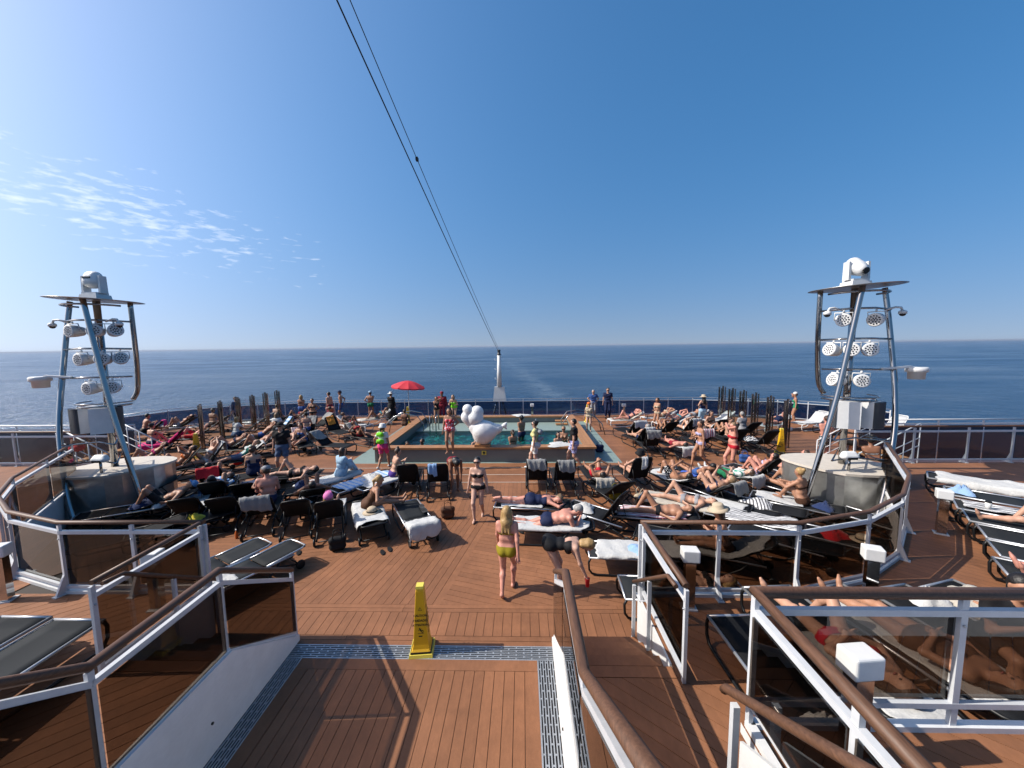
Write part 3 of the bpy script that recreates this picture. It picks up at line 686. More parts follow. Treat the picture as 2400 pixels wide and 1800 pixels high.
for (u, x0, lab, r_) in ((788, -.03, 'thick dark cable running up from the mast head', .013), (819, .05, 'thin dark cable beside the thick one above the mast', .008)):
    a = Vector((x0, 24.35, 4.05)); b = atY(u, -20, 6.0); e = a+(b-a)*1.35; pts = []
    for i in range(25):
        t = i/24; p = a+(e-a)*t; p.z -= .28*4*t*(1-t)*.5; pts.append(p)
    c = MB(); c.tube(pts, r_, 6); co = c.build('mast_cable', MAT['black_plastic'], label=lab, cat='cable')
    if u == 819:
        p = pts[15]; MB().box(p, (.05, .09, .07)).build('cable_clamp', MAT['black_plastic'], co)

# ================================================================ LIGHT TOWERS
def par_can():
    """a white lamp with a yoke, hanging at the origin and aiming along -Y and a little down"""
    m = MB(); m.tube([(0, 0, .0), (0, 0, -.05)], .02, 8); m.tube([(-.15, 0, -.22), (-.15, 0, -.05), (.15, 0, -.05), (.15, 0, -.22)], .012, 6); yoke = m.mesh('yoke', MAT['white_paint'])
    ro = Matrix.Rotation(R(78), 3, 'X')
    m = MB(); m.lathe([(.05, -.16), (.1, -.14), (.13, -.02), (.145, .1), (.145, .13), (.12, .135)], 18, c=(0, 0, -.22), rot=ro); body = m.mesh('body', MAT['white_paint'])
    m = MB(); e = 0
    for ring_, n in ((0, 1), (.045, 6), (.09, 11)):
        for k in range(n):
            a = 2*math.pi*k/n; p = ro @ Vector((ring_*math.cos(a), ring_*math.sin(a), .137))+Vector((0, 0, -.22)); m.lathe([(.0155, 0), (.0155, .003)], 8, c=p, rot=ro, smooth=False)
    lens = m.mesh('lens', MAT['lens_dark']); return yoke, body, lens
PAR = par_can()
TZ = 5.75
def tower(sg, label, lamps, heads_up):
    C = Vector((sg*10.04, 10.27, 0)); o = empty('light_tower', C, label=label, cat='tower', group='light towers')
    X = lambda x, y, z: Vector((sg*x, y, z))
    # lens-shaped plinth with steel skin and pale top
    pts = []
    for i in range(24):
        a = 2*math.pi*i/24; rx = 1.25*math.cos(a); ry = .95*math.sin(a)*(1-.25*abs(math.cos(a)))
        th = R(-32); pts.append((rx*math.cos(th)-ry*math.sin(th)-.15, rx*math.sin(th)+ry*math.cos(th)-.1))
    poly = [(sg*x, y) for x, y in pts]; poly = poly if sg > 0 else poly[::-1]
    MB().prism(poly, 0, 1.13).build('plinth', MAT['steel'], o)
    MB().prism([(x*1.04, y*1.04) for x, y in poly], 1.133, 1.19).build('plinth_top', MAT['cream'], o)
    # curved legs
    legs = [[(.74, .0, TZ), (.80, -.1, 5.0), (.83, -.26, 4.0), (.78, -.45, 3.2), (.60, -.72, 2.3), (.26, -1.02, 1.3), (.0, -1.2, .6), (-.25, -1.3, 0.0)],
            [(-.32, -.6, TZ), (-.56, -.64, 4.4), (-.82, -.68, 3.0), (-1.14, -.72, 1.7), (-1.34, -.74, .9), (-1.56, -.76, 0.0)],
            [(-.68, .25, TZ), (-.62, .32, 4.8), (-.53, .4, 4.0), (-.42, .45, 3.3), (-.28, .42, 3.0)]]
    for L_ in legs:
        q = []
        for i in range(len(L_)-1):
            for k in range(4):
                t = k/4; p0 = Vector(L_[max(i-1, 0)]); p1 = Vector(L_[i]); p2 = Vector(L_[i+1]); p3 = Vector(L_[min(i+2, len(L_)-1)])
                q.append(.5*((2*p1)+(-p0+p2)*t+(2*p0-5*p1+4*p2-p3)*t*t+(-p0+3*p1-3*p2+p3)*t**3))
        q.append(Vector(L_[-1])); MB().tube([X(*p) for p in q], .062, 12).build('leg', MAT['chrome'], o)
    MB().tube([X(-.12, -.12, 1.19), X(0, 0, TZ)], .08, 14).build('centre_post', MAT['chrome'], o)
    # thin canopy disc, tilted outwards a little
    tilt = Matrix.Rotation(sg*R(-2.5), 3, 'Y')
    MB().lathe([(.02, .0), (.85, .0), (.97, .012), (.97, .02), (.85, .03), (.02, .035)], 40, c=(0, 0, TZ), rot=tilt).build('canopy_disc', MAT['steel'], o)
    def arc(z, a0, a1, r_, n=14, rad=.026, cx=0.0, cy=0.0): return MB().tube([X(cx+r_*math.cos(R(a0+(a1-a0)*i/n)), cy+r_*math.sin(R(a0+(a1-a0)*i/n)), z) for i in range(n+1)], rad, 8)
    arc(TZ-.14, -180, 10, .66).build('ring_tube', MAT['chrome'], o)
    for z in (5.2, 4.45, 3.68): MB().tube([X(-.66+.1*(5.2-z), .25, z), X(-.3, -.3, z+.02), X(.2, -.4, z+.02), X(.8, -.15-.1*(5.2-z), z)], .026, 8).build('lamp_bar', MAT['chrome'], o)
    arc(2.92, -190, 10, .58, rad=.03).build('ring_tube', MAT['chrome'], o); arc(3.0, -190, 10, .62, rad=.02).build('ring_tube', MAT['chrome'], o)
    for z, rr in ((1.96, .85), (1.45, .95)):
        MB().tube([X(-.85, -.72, z), X(-.1, -.45, z), X(.45, -.85, z), X(.2, .4, z), X(-.85, -.72, z)], .022, 8).build('lower_brace', MAT['chrome'], o)
    # moving-head projector
    m = MB(); m.box((0, 0, TZ+.10), (.5, .42, .13), taper=.92); m.box((0, 0, TZ+.19), (.4, .34, .06)); hd = m.build('projector', MAT['white_paint'], o)
    for s in (-1, 1): MB().box((s*.235, 0, TZ+.43), (.06, .2, .46), taper=.9).build('yoke_arm', MAT['white_paint'], hd)
    pr = [prim((-.06, 0, .0), (.06, 0, .0), .17, .17, .05), prim((0, -.12, -.06) if heads_up else (0, .1, .16), (0, .1, .12) if heads_up else (0, .0, .0), .15, .17, .06)] if heads_up else [prim((-.05, 0, .02), (.05, 0, .02), .19, .19, .05), prim((-.05, 0, .14), (.05, 0, .14), .15, .15, .05)]
    V, Fq = sdf_mesh([dict(p) for p in pr], .02); hm = link('lamp_head', np_mesh('lamp_head', V, Fq, MAT['white_paint']), hd, loc=(0, 0, TZ+.5))
    if heads_up: MB().lathe([(.085, 0), (.085, .02), (.06, .03)], 16, c=(0, -.27, -.1), rot=Matrix.Rotation(R(115), 3, 'X')).build('lens', MAT['lens_dark'], hm)
    else: MB().box((0, -.165, .1), (.2, .06, .05)).build('vent', MAT['lens_dark'], hm)
    # hanging lamps
    for (x, y, z, rz, rx) in lamps:
        e = empty('par_lamp', X(x, y, z)); e.parent = o; e.rotation_euler = (R(rx), 0, R(rz)*sg); e.scale = (1.15,)*3
        for nm, me in zip(('yoke', 'body', 'lens'), PAR): link(nm, me, e)
    # loudspeakers: pale wedge cabinets with dark curved grilles
    for (x, y, a) in ((-.36, -.36, -112), (.26, -.38, 22)):
        e = empty('loudspeaker', X(x, y, 2.56)); e.parent = o; e.rotation_euler = (0, 0, R(a)*sg)
        pp = [(-.28, .26), (-.20, -.2), (.20, -.2), (.28, .26)]; MB().prism(pp, -.34, .34).build('cabinet', MAT['white_paint'], e)
        cur = [(.2*math.cos(R(k))*1.05, -.196-.09*math.sin(R(k))) for k in range(0, 181, 15)]; g = MB()
        n = len(cur); g.add([(x_, y_, z_) for z_ in (-.33, .33) for x_, y_ in cur], [(i+1, i, n+i, n+i+1) for i in range(n-1)]+[tuple(range(n)), tuple(range(2*n-1, n-1, -1))], smooth=False); g.build('grille', MAT['speaker_dark'], e)
    # cameras on goosenecks and the round pot on its arm
    for (x, s) in ((.78, 1), (-.68, -1)):
        e = empty('dome_camera', X(x, -.25, 5.18)); e.parent = o
        MB().tube([X(-.2*s, 0, 0), X(.02*s, -.02, .06), X(.14*s, -.03, .05), X(.19*s, -.03, -.04)], .026, 8).build('arm', MAT['white_paint'], e)
        MB().lathe([(.05, .0), (.085, -.03), (.085, -.09)], 14, c=X(.19*s, -.03, -.02)).build('hood', MAT['white_paint'], e)
        MB().ball(X(.19*s, -.03, -.11), (.07, .07, .06), 12, 6).build('lens', MAT['lens_dark'], e)
    e = empty('antenna_pot', X(.72, -.42, 3.74)); e.parent = o
    MB().bar(X(-.25, .02, -.03), X(.4, -.05, .02), .08, .05).build('arm', MAT['white_paint'], e)
    MB().lathe([(.16, -.27), (.17, -.1), (.215, -.09), (.22, .0), (.19, .03)], 20, c=X(.52, -.06, -.02)).build('pot', MAT['white_paint'], e)
    # flood lamp on the lower brace
    e = empty('flood_lamp', X(-.5, -.8, 1.58)); e.parent = o
    V, Fq = sdf_mesh([prim((-.12, 0, 0), (.12, 0, 0), .1, .1, .03, ax=(0, 0, 1), f=1.35), prim((-.1, .02, .05), (.1, .02, .05), .08, .08, .04)], .018); link('housing', np_mesh('housing', V, Fq, MAT['white_paint']), e)
    MB().box((0, -.1, -.03), (.22, .03, .05)).build('lens', MAT['lens_dark'], e)
    MB().tube([(0, 0, -.35), (0, 0, -.05)], .03, 8).build('stem', MAT['chrome'], e)
    return o
tower(1, 'chrome light tower with white lamps, sunlit projector aimed down, by the right terrace', [(-.42, -.22, 5.18, -38, 8), (.22, -.4, 5.18, -60, 20), (-.52, -.1, 4.43, -75, 0), (-.24, -.32, 4.43, -40, 5), (.12, -.4, 4.43, -28, 5), (-.45, -.2, 3.66, -85, 0), (-.02, -.4, 3.66, -25, 10)], True)
tower(-1, 'chrome light tower with grey lamps, shaded projector aimed away, by the left terrace', [(.3, -.38, 5.18, 8, 12), (-.25, -.3, 5.18, -25, 5), (-.5, -.08, 5.18, -60, 0), (.12, -.4, 4.43, 8, 12), (-.34, -.28, 4.43, -25, 5), (-.56, -.05, 4.43, -45, 0), (-.02, -.4, 3.66, 5, 12), (-.42, -.2, 3.66, -30, 5)], False)

# ================================================================ PARASOL, WINDSCREENS, BOLLARDS, CAUTION CONES
o = empty('red_parasol', (-5.3, 22.5, 0), label='bright red parasol open over the lifeguard seat behind the pool', cat='parasol')
MB().tube([(0, 0, 0), (-.03, 0, 2.25)], .022, 8).build('pole', MAT['rail_white'], o)
n = 10; ti = Matrix.Rotation(R(5), 3, 'Y')
for k in range(n):
    a0, a1 = 2*math.pi*k/n, 2*math.pi*(k+1)/n; m = MB(); G = []
    for i in range(6):
        t = i/5
        for j in range(4):
            a = a0+(a1-a0)*j/3; sagf = 1-.05*t*math.sin(math.pi*j/3); r_ = 1.0*t*sagf; z = 2.42-.36*t**1.6-.03*t*math.sin(math.pi*j/3)
            G.append(ti @ Vector((r_*math.cos(a), r_*math.sin(a), z-2.3))+Vector((0, 0, 2.3)))
    f = [(i*4+j, (i+1)*4+j, (i+1)*4+j+1, i*4+j+1) for i in range(5) for j in range(3)]
    m.add(G, f, smooth=True)
    for j in range(3): m.add([G[20+j], G[20+j+1], G[20+j+1]-Vector((0, 0, .07)), G[20+j]-Vector((0, 0, .07))], [(0, 1, 2, 3)])
    m.build('canopy_panel', MAT['red_fabric'], o)
m = MB()
for k in range(n): a = 2*math.pi*k/n; m.tube([ti @ Vector((0, 0, .08))+Vector((0, 0, 2.3)), ti @ Vector((.97*math.cos(a), .97*math.sin(a), -.26))+Vector((0, 0, 2.3))], .006, 5)
m.build('ribs', MAT['rail_white'], o)

def windscreen(sg, label):
    o = empty('windscreen', (sg*12.1, 18.2, 0), label=label, cat='windscreen'); Y = [15.6, 16.1, 16.7, 17.2, 17.8, 18.3, 18.8, 19.3, 19.8, 20.3, 20.8, 21.3]
    P = [(sg*(12.05+(.45 if i % 2 else 0)), y) for i, y in enumerate(Y)]
    for i, (x, y) in enumerate(P):
        m = MB(); m.box((x-sg*12.1, y-18.2, 1.04), (.07, .06, 2.06)); m.box((x-sg*12.1, y-18.2, .015), (.2, .2, .03)); m.build('post', MAT['dark_chrome'], o)
        m = MB(); m.box((x-sg*11.95, y-18.15, 1.0), (.045, .045, 2.0)); m.build('post', MAT['dark_chrome'], o)
    for (a, b) in zip(P, P[1:]):
        MB().bar((a[0]-sg*12.1, a[1]-18.2, 1.05), (b[0]-sg*12.1, b[1]-18.2, 1.05), .012, 1.75).build('glass_pane', MAT['clear_glass'], o)
windscreen(-1, 'chrome posts and clear panes of the windscreen behind the left sunbeds'); windscreen(1, 'chrome posts and clear panes of the windscreen behind the right sunbeds')

def bollard(p, label, s=1.0, rz=0.0):
    o = empty('deck_light', p, rz, label=label, cat='bollard light', group='bollard lights on the terraces')
    MB().box((0, 0, .34), (.13, .11, .68)).build('column', MAT['steel_mirror'], o)
    m = MB(); m.box((0, 0, .765), (.22, .17, .17)); cap = m.build('cap', MAT['white_paint'], o)
    bv = cap.modifiers.new('bevel', 'BEVEL'); bv.width = .018; bv.segments = 3
    MB().box((0, 0, .674), (.17, .13, .012)).build('lens', MAT['lens_dark'], o)
    MB().box((0, 0, .008), (.2, .17, .016)).build('base_plate', MAT['rail_white'], o)
mat('steel_mirror', (.5, .5, .5), .12, metal=1.0)
bollard((-6.05, 5.05, T), 'white capped deck light standing outside the left terrace railing, beside its bend', rz=.3); bollard((-3.62, 4.9, T), 'white capped deck light between the two left stair railings', rz=.1)
bollard((3.75, 5.0, T), 'white capped deck light beside the top corner of the right stair guard', rz=-.1); bollard((6.2, 5.05, T), 'white capped deck light inside the bend of the right terrace railing', rz=-.4)
bollard((3.9, 2.6, 1.36), 'large looking white capped deck light behind the thick brown corner handrail', rz=.1); bollard((9.3, 7.1, T), 'white capped deck light outside the far straight of the right terrace railing', rz=-.6)
bollard((7.55, 23.0, 0), 'small white capped deck light on a dark post by the stern rail'); bollard((2.05, 23.3, 0), 'small white capped deck light by the stern rail behind the pool')

FONT = {}
def text_mesh(s, size, m):
    cu = bpy.data.curves.new('t', 'FONT'); cu.body = s; cu.size = size; cu.align_x = 'CENTER'; cu.align_y = 'CENTER'; cu.extrude = .0008; cu.offset = .0022*size/.03*.4
    ob = bpy.data.objects.new('t', cu); col.objects.link(ob); dg = bpy.context.evaluated_depsgraph_get(); me = bpy.data.meshes.new_from_object(ob.evaluated_get(dg)); bpy.data.objects.remove(ob); bpy.data.curves.remove(cu)
    me.materials.clear(); me.materials.append(m); return me
def cone_proto():
    o = empty('caution_cone', (0, 0, 0))
    prof = [(.135, .07), (.118, .10), (.108, .16), (.098, .30), (.058, .93), (.05, .97)]
    V = []; F = []
    for h_, z in prof: V += [(-h_, -h_, z), (h_, -h_, z), (h_, h_, z), (-h_, h_, z)]
    for i in range(len(prof)-1):
        for k in range(4): F.append((i*4+k, i*4+(k+1) % 4, (i+1)*4+(k+1) % 4, (i+1)*4+k))
    F.append(tuple(len(V)-4+k for k in range(4)))
    b = MB().add(V, F).build('body', MAT['yellow'], o); bv = b.modifiers.new('bevel', 'BEVEL'); bv.width = .008; bv.segments = 2; bv.limit_method = 'ANGLE'
    MB().box((0, 0, .97+.018), (.115, .115, .036), taper=.9).build('top_cap', MAT['yellow_pale'], o)
    m = MB(); m.box((0, 0, .022), (.34, .34, .044), taper=.94); m.build('base_tray', MAT['yellow_pale'], o); MB().box((0, 0, .056), (.29, .29, .026)).build('rubber_foot', MAT['black_plastic'], o)
    def face(z): # half width there
        for (h0, z0), (h1, z1) in zip(prof, prof[1:]):
            if z0 <= z <= z1: return h0+(h1-h0)*(z-z0)/(z1-z0)
    sl = math.atan((.098-.058)/.63)
    for q in range(2):
        rz = Matrix.Rotation(R(90*q), 4, 'Z')
        def put(me, z, nm):
            ob = link(nm, me, o); ob.matrix_local = rz @ Matrix.Translation((0, -face(z)-.0015, z)) @ Matrix.Rotation(R(90)-sl, 4, 'X')
        for s, z, sz in (('CAUTION', .585, .042), ('CUIDADO', .512, .044), ('ATTENTION', .448, .040)): put(text_mesh(s, sz, MAT['black_ink']), z, 'lettering')
        t = MB()
        for a, b in (((-.026, -.02), (.026, -.02)), ((.026, -.02), (0, .026)), ((0, .026), (-.026, -.02)), ((0, -.006), (0, .012))): t.bar((a[0], a[1], 0), (b[0], b[1], 0), .004, .0016)
        t.box((0, -.012, 0), (.004, .004, .0016)); put(t.mesh('warning_sign', MAT['black_ink']), .68, 'warning_sign')
        t = MB(); S2 = .0018
        t.lathe([(.009, 0), (.009, S2)], 10, c=(-.012, .034, 0))
        for a, b, w in (((-.012, .022), (.008, .0), .016), ((.008, .0), (.036, .006), .010), ((.036, .006), (.042, -.014), .008), ((.006, -.002), (.022, -.024), .010), ((.022, -.024), (.04, -.03), .008), ((-.01, .018), (-.03, .004), .007), ((-.006, .02), (.014, .03), .007), ((-.04, -.04), (.045, -.04), .005)): t.bar((a[0], a[1], 0), (b[0], b[1], 0), w, S2)
        put(t.mesh('slipping_figure', MAT['black_ink']), .365, 'slipping_figure')
        t = MB(); t.box((0, 0, 0), (.05, .017, S2)); put(t.mesh('stamp', MAT['black_ink']), .285, 'stamp')
    return o
CONE = cone_proto(); first = True
for (u, v, rz, lab) in ((990, 1522, 6, 'yellow caution cone standing on the drain grating of the dance floor'), (463, 1072, 10, 'yellow caution cone at the near end of the left windscreen'), (1829, 1062, -12, 'yellow caution cone at the near end of the right windscreen'), (957, 994, 10, 'yellow caution cone beside the left pool arch, near the parasol'), (1059, 971, 0, 'yellow caution cone behind the pool next to the lifeguard in red'), (1377, 989, 5, 'yellow caution cone beside the right pool arch, near the officers')):
    c = CONE if first else copy_tree(CONE); first = False; p = at(u, v, 0); c.location = p; c.rotation_euler = (0, 0, R(rz)); tag(c, lab, 'caution cone', 'yellow caution cones')
CONE.location.z = .001
# ================================================================ SUN LOUNGERS
HINGE, LEN, LW, SZ = .18, .97, .64, .36
def back_pt(a, d): return (HINGE+d*math.cos(a), SZ+d*math.sin(a))     # (y, z) at distance d up the backrest
LM = {}
def sling_grid(p0, p1, w, sag, th=.012, n=6, k=4):
    """tight cloth between two edges given as (y, z)"""
    m = MB(); V = []
    d = Vector((0, p1[0]-p0[0], p1[1]-p0[1])); L_ = d.length; d.normalize(); nr = Vector((0, -d.z, d.y))
    for s in (0, 1):
        for i in range(n+1):
            for j in range(k+1):
                t, u = i/n, j/k; q = Vector(((u-.5)*w, p0[0], p0[1]))+d*(L_*t)-nr*(sag*math.sin(math.pi*t)**.7*math.sin(math.pi*u)**.7)-nr*(th*s); V.append(q)
    N = (n+1)*(k+1); F = []
    for i in range(n):
        for j in range(k):
            a, b, c, e = i*(k+1)+j, i*(k+1)+j+1, (i+1)*(k+1)+j+1, (i+1)*(k+1)+j; F += [(a, b, c, e), (N+e, N+c, N+b, N+a)]
    rim = [j for j in range(k+1)]+[i*(k+1)+k for i in range(1, n+1)]+[n*(k+1)+j for j in range(k-1, -1, -1)]+[i*(k+1) for i in range(n-1, 0, -1)]
    for a, b in zip(rim, rim[1:]+rim[:1]): F.append((b, a, N+a, N+b))
    return m.add(V, F, smooth=True)
def lounger_meshes(ang, style):
    key = (ang, style)
    if key in LM: return LM[key]
    a = R(ang); sl = MAT['sling_grey' if style == 'g' else 'sling']; fr = MAT['black_plastic']; si = MAT['alu'] if style in 's' 'g' else (MAT['white_paint'] if style == 'w' else MAT['black_plastic'])
    if style == 'w': sl = MAT['sling_pale']; fr = MAT['white_paint']
    P = []
    P.append(('seat', sling_grid((-.92, SZ), (HINGE-.01, SZ), LW-.05, .022).mesh('seat', sl)))
    bt = back_pt(a, .78)
    P.append(('backrest', sling_grid((HINGE+.012, SZ+.0), bt, LW-.07, .015).mesh('backrest', sl)))
    for s in (-1, 1):
        x = s*LW/2; m = MB(); m.tube([(x, -.95, SZ-.004), (x, .70, SZ-.004)], .019, 6, flat=1.0); P.append(('side_rail', m.mesh('side_rail', si)))
        m = MB(); m.tube([(x, -.93, SZ-.01), (x, -.965, .27), (x, -.955, .12), (x, -.90, .045), (x, -.80, .022), (x, -.15, .022), (x, .10, .06), (x, .30, .2), (x, .42, SZ-.02)], .021, 6); P.append(('leg', m.mesh('leg', fr)))
        x2 = s*(LW/2-.05); m = MB(); m.tube([(x2, .05, SZ-.03), (x2, .5, .2), (x2, .80, .095)], .019, 6); P.append(('leg', m.mesh('leg', fr)))
        m = MB(); m.lathe([(.03, -.02), (.075, -.022), (.09, -.012), (.09, .012), (.075, .022), (.03, .02)], 14, c=(x2+s*.045, .82, .091), rot=Matrix.Rotation(R(90), 3, 'Y')); P.append(('wheel', m.mesh('wheel', fr)))
    m = MB(); m.tube([(-LW/2, -.945, SZ-.004), (LW/2, -.945, SZ-.004)], .019, 6); P.append(('stretcher', m.mesh('stretcher', si)))
    m = MB(); m.tube([(-LW/2+.07, .82, .091), (LW/2-.07, .82, .091)], .013, 6); P.append(('axle', m.mesh('axle', fr)))
    m = MB(); w = LW/2-.03; q = [back_pt(a, d) for d in (.02, .35, .70, .80)]
    m.tube([(-w, q[0][0], q[0][1]), (-w, q[1][0], q[1][1]), (-w, q[2][0], q[2][1]), (-w+.05, q[3][0], q[3][1]), (0, q[3][0]+.012*math.cos(a), q[3][1]+.012*math.sin(a)), (w-.05, q[3][0], q[3][1]), (w, q[2][0], q[2][1]), (w, q[1][0], q[1][1]), (w, q[0][0], q[0][1])], .018, 6)
    P.append(('back_frame', m.mesh('back_frame', fr if style != 'g' else si)))
    if ang > 8:
        m = MB(); q = back_pt(a, .42); yb = min(.72, q[0]+.12)
        m.tube([(-w+.03, q[0], q[1]-.02), (-w+.03, yb, SZ-.02), (w-.03, yb, SZ-.02), (w-.03, q[0], q[1]-.02)], .011, 6); P.append(('back_prop', m.mesh('back_prop', fr)))
    LM[key] = P; return P
mat('sling_pale', (.45, .46, .47), .7)
LOUNGE = {}
def lounger(key, pos, head, ang, label, style='k', group='sun loungers on the pool deck', z=0.0, u=True):
    """pos: photo position of the middle of the bed on its deck (or a point); head: compass of the head end, degrees, 0 = +x, 90 = away"""
    p = at(pos[0], pos[1], z) if u else Vector((pos[0], pos[1], z))
    o = empty('sun_lounger', p, R(head-90), label=label, cat='sun lounger', group=group)
    for nm, me in lounger_meshes(ang, style): link(nm, me, o)
    LOUNGE[key] = (p, R(head-90), ang)
    return o
# ================================================================ TOWELS AND CLOTHS
rng = random.Random(11)
def cloth_noise(seed):
    r_ = random.Random(seed); W = [(r_.uniform(-1, 1)*9, r_.uniform(-1, 1)*9, r_.uniform(0, 6.3), r_.uniform(.4, 1)) for _ in range(5)]+[(r_.uniform(-1, 1)*26, r_.uniform(-1, 1)*26, r_.uniform(0, 6.3), .35) for _ in range(3)]
    return lambda s, t: sum(a*math.sin(x*s+y*t+p) for x, y, p, a in W)/3.2
def strip_cloth(path, w, seed, amp=.021, th=.008, n=30, k=16, xo=0.0, droop=0.0, skew=0.0):
    """cloth following a path of (y, z); ragged ends, folds, and edges beyond the bed droop"""
    f = cloth_noise(seed); P = [Vector((0, y, z)) for y, z in path]; D = [0]
    for a, b in zip(P, P[1:]): D.append(D[-1]+(b-a).length)
    r_ = random.Random(seed); sk = r_.uniform(-.16, .16); pul = r_.uniform(.03, .10); xs = r_.uniform(-.05, .05)
    V = []
    for i in range(n+1):
        for j in range(k+1):
            u = j/k; t_ = i/n
            s0 = D[-1]*(.05*abs(f(u*1.2, 4))+max(0, sk*(u-.5))); s1 = D[-1]*(1-.10*abs(f(u*1.6, 9)+.3)-max(0, -sk*(u-.5))); s = min(max(s0+(s1-s0)*t_, 0), D[-1]-1e-6)
            q = 0
            while q < len(D)-2 and D[q+1] < s: q += 1
            t = (s-D[q])/(D[q+1]-D[q]); p = P[q].lerp(P[q+1], t); d = (P[q+1]-P[q]).normalized(); nr = Vector((0, -d.z, d.y))
            ww = w*(1-pul*abs(f(s*.9, 5)))
            x = (u-.5)*ww+xo+xs*math.sin(3*t_+sk*20)+sk*.25*(t_-.5)
            fold = max(0, math.sin((u*w*38+s*9*sk*6)+f(s, u)*2.2))**2
            hang = 1.0 if abs(d.z) > .75 else .35
            h = max(f(s*1.3, u*w*1.3)*amp+f(s*3.1+2, u*w*3.3)*amp*.55+amp*1.0, .002)+fold*amp*1.2*hang
            p = p+nr*h; p.x = x
            ex = abs(x)-LW/2-.01
            if ex > 0: p.z -= ex*.97; p.x = math.copysign(LW/2+.012+ex*.22+abs(f(s*2, 3))*.02, x)
            V.append(p)
    F = [(i*(k+1)+j, i*(k+1)+j+1, (i+1)*(k+1)+j+1, (i+1)*(k+1)+j) for i in range(n) for j in range(k)]
    m = MB().add(V, F, smooth=True); return m
def pile_cloth(seed, r0=.26, h=.15, sx=1.0):
    f = cloth_noise(seed); V = []; n, k = 9, 22; r_ = random.Random(seed); ph = r_.uniform(0, 6)
    for i in range(n+1):
        t = i/n
        for j in range(k):
            a = 2*math.pi*j/k; rr = r0*t*(1+.25*math.sin(3*a+ph)+.15*f(a, 1)); z = h*(1-t*t)*(.75+.6*abs(f(math.cos(a)*t*2.2, math.sin(a)*t*2.2)))+.012+.012*abs(f(a*2, t*3))
            V.append((rr*math.cos(a)*sx, rr*math.sin(a), z))
    F = [(i*k+j, (i+1)*k+j, (i+1)*k+(j+1) % k, i*k+(j+1) % k) for i in range(n) for j in range(k)]
    m = MB().add(V, F, smooth=True); return m
def towelmat(name, c, stripe=None, period=.1, axis=0):
    m = mat(name, c, .92, spec=.1, noise=.10, nscale=9, sheen=.15, bump=.6, bscale=22)
    if stripe:
        nt = m.node_tree; L = nt.links.new; b = nt.nodes['Principled BSDF']; old = b.inputs['Base Color'].links[0].from_socket
        t = nt.nodes.new('ShaderNodeTexCoord'); sp = nt.nodes.new('ShaderNodeSeparateXYZ'); L(t.outputs['Object'], sp.inputs[0])
        a = nt.nodes.new('ShaderNodeMath'); a.operation = 'DIVIDE'; a.inputs[1].default_value = period; L(sp.outputs[axis], a.inputs[0]); f = nt.nodes.new('ShaderNodeMath'); f.operation = 'FRACT'; L(a.outputs[0], f.inputs[0]); g = nt.nodes.new('ShaderNodeMath'); g.operation = 'LESS_THAN'; g.inputs[1].default_value = .42; L(f.outputs[0], g.inputs[0])
        mx = nt.nodes.new('ShaderNodeMix'); mx.data_type = 'RGBA'; L(g.outputs[0], mx.inputs[0]); L(old, mx.inputs[6]); mx.inputs[7].default_value = (*stripe, 1); L(mx.outputs[2], b.inputs['Base Color'])
    return m
for nm, c, st, pe, axx in (('t_white', (.56, .56, .55), None, .1, 0), ('t_grey', (.28, .28, .275), None, .1, 0), ('t_cream', (.50, .455, .385), None, .1, 0), ('t_pink', (.75, .03, .20), None, .1, 0), ('t_blue', (.03, .11, .50), None, .1, 0), ('t_sky', (.27, .42, .66), None, .1, 0),
                           ('t_orange', (.68, .24, .03), None, .1, 0), ('t_yel', (.7, .55, .05), None, .1, 0), ('t_red', (.60, .02, .03), None, .1, 0), ('t_black', (.02, .02, .022), None, .1, 0), ('t_navy', (.02, .035, .10), None, .1, 0), ('t_grn', (.70, .72, .70), (.03, .22, .16), .13, 0), ('t_bw', (.70, .70, .70), (.05, .05, .06), .07, 0), ('t_pinkst', (.68, .62, .62), (.30, .10, .14), .09, 0), ('t_redblk', (.55, .02, .03), (.02, .02, .02), .22, 1), ('t_bluewh', (.60, .68, .78), (.16, .32, .60), .16, 1)):
    towelmat(nm, c, st, pe, axx)
seedc = [100]
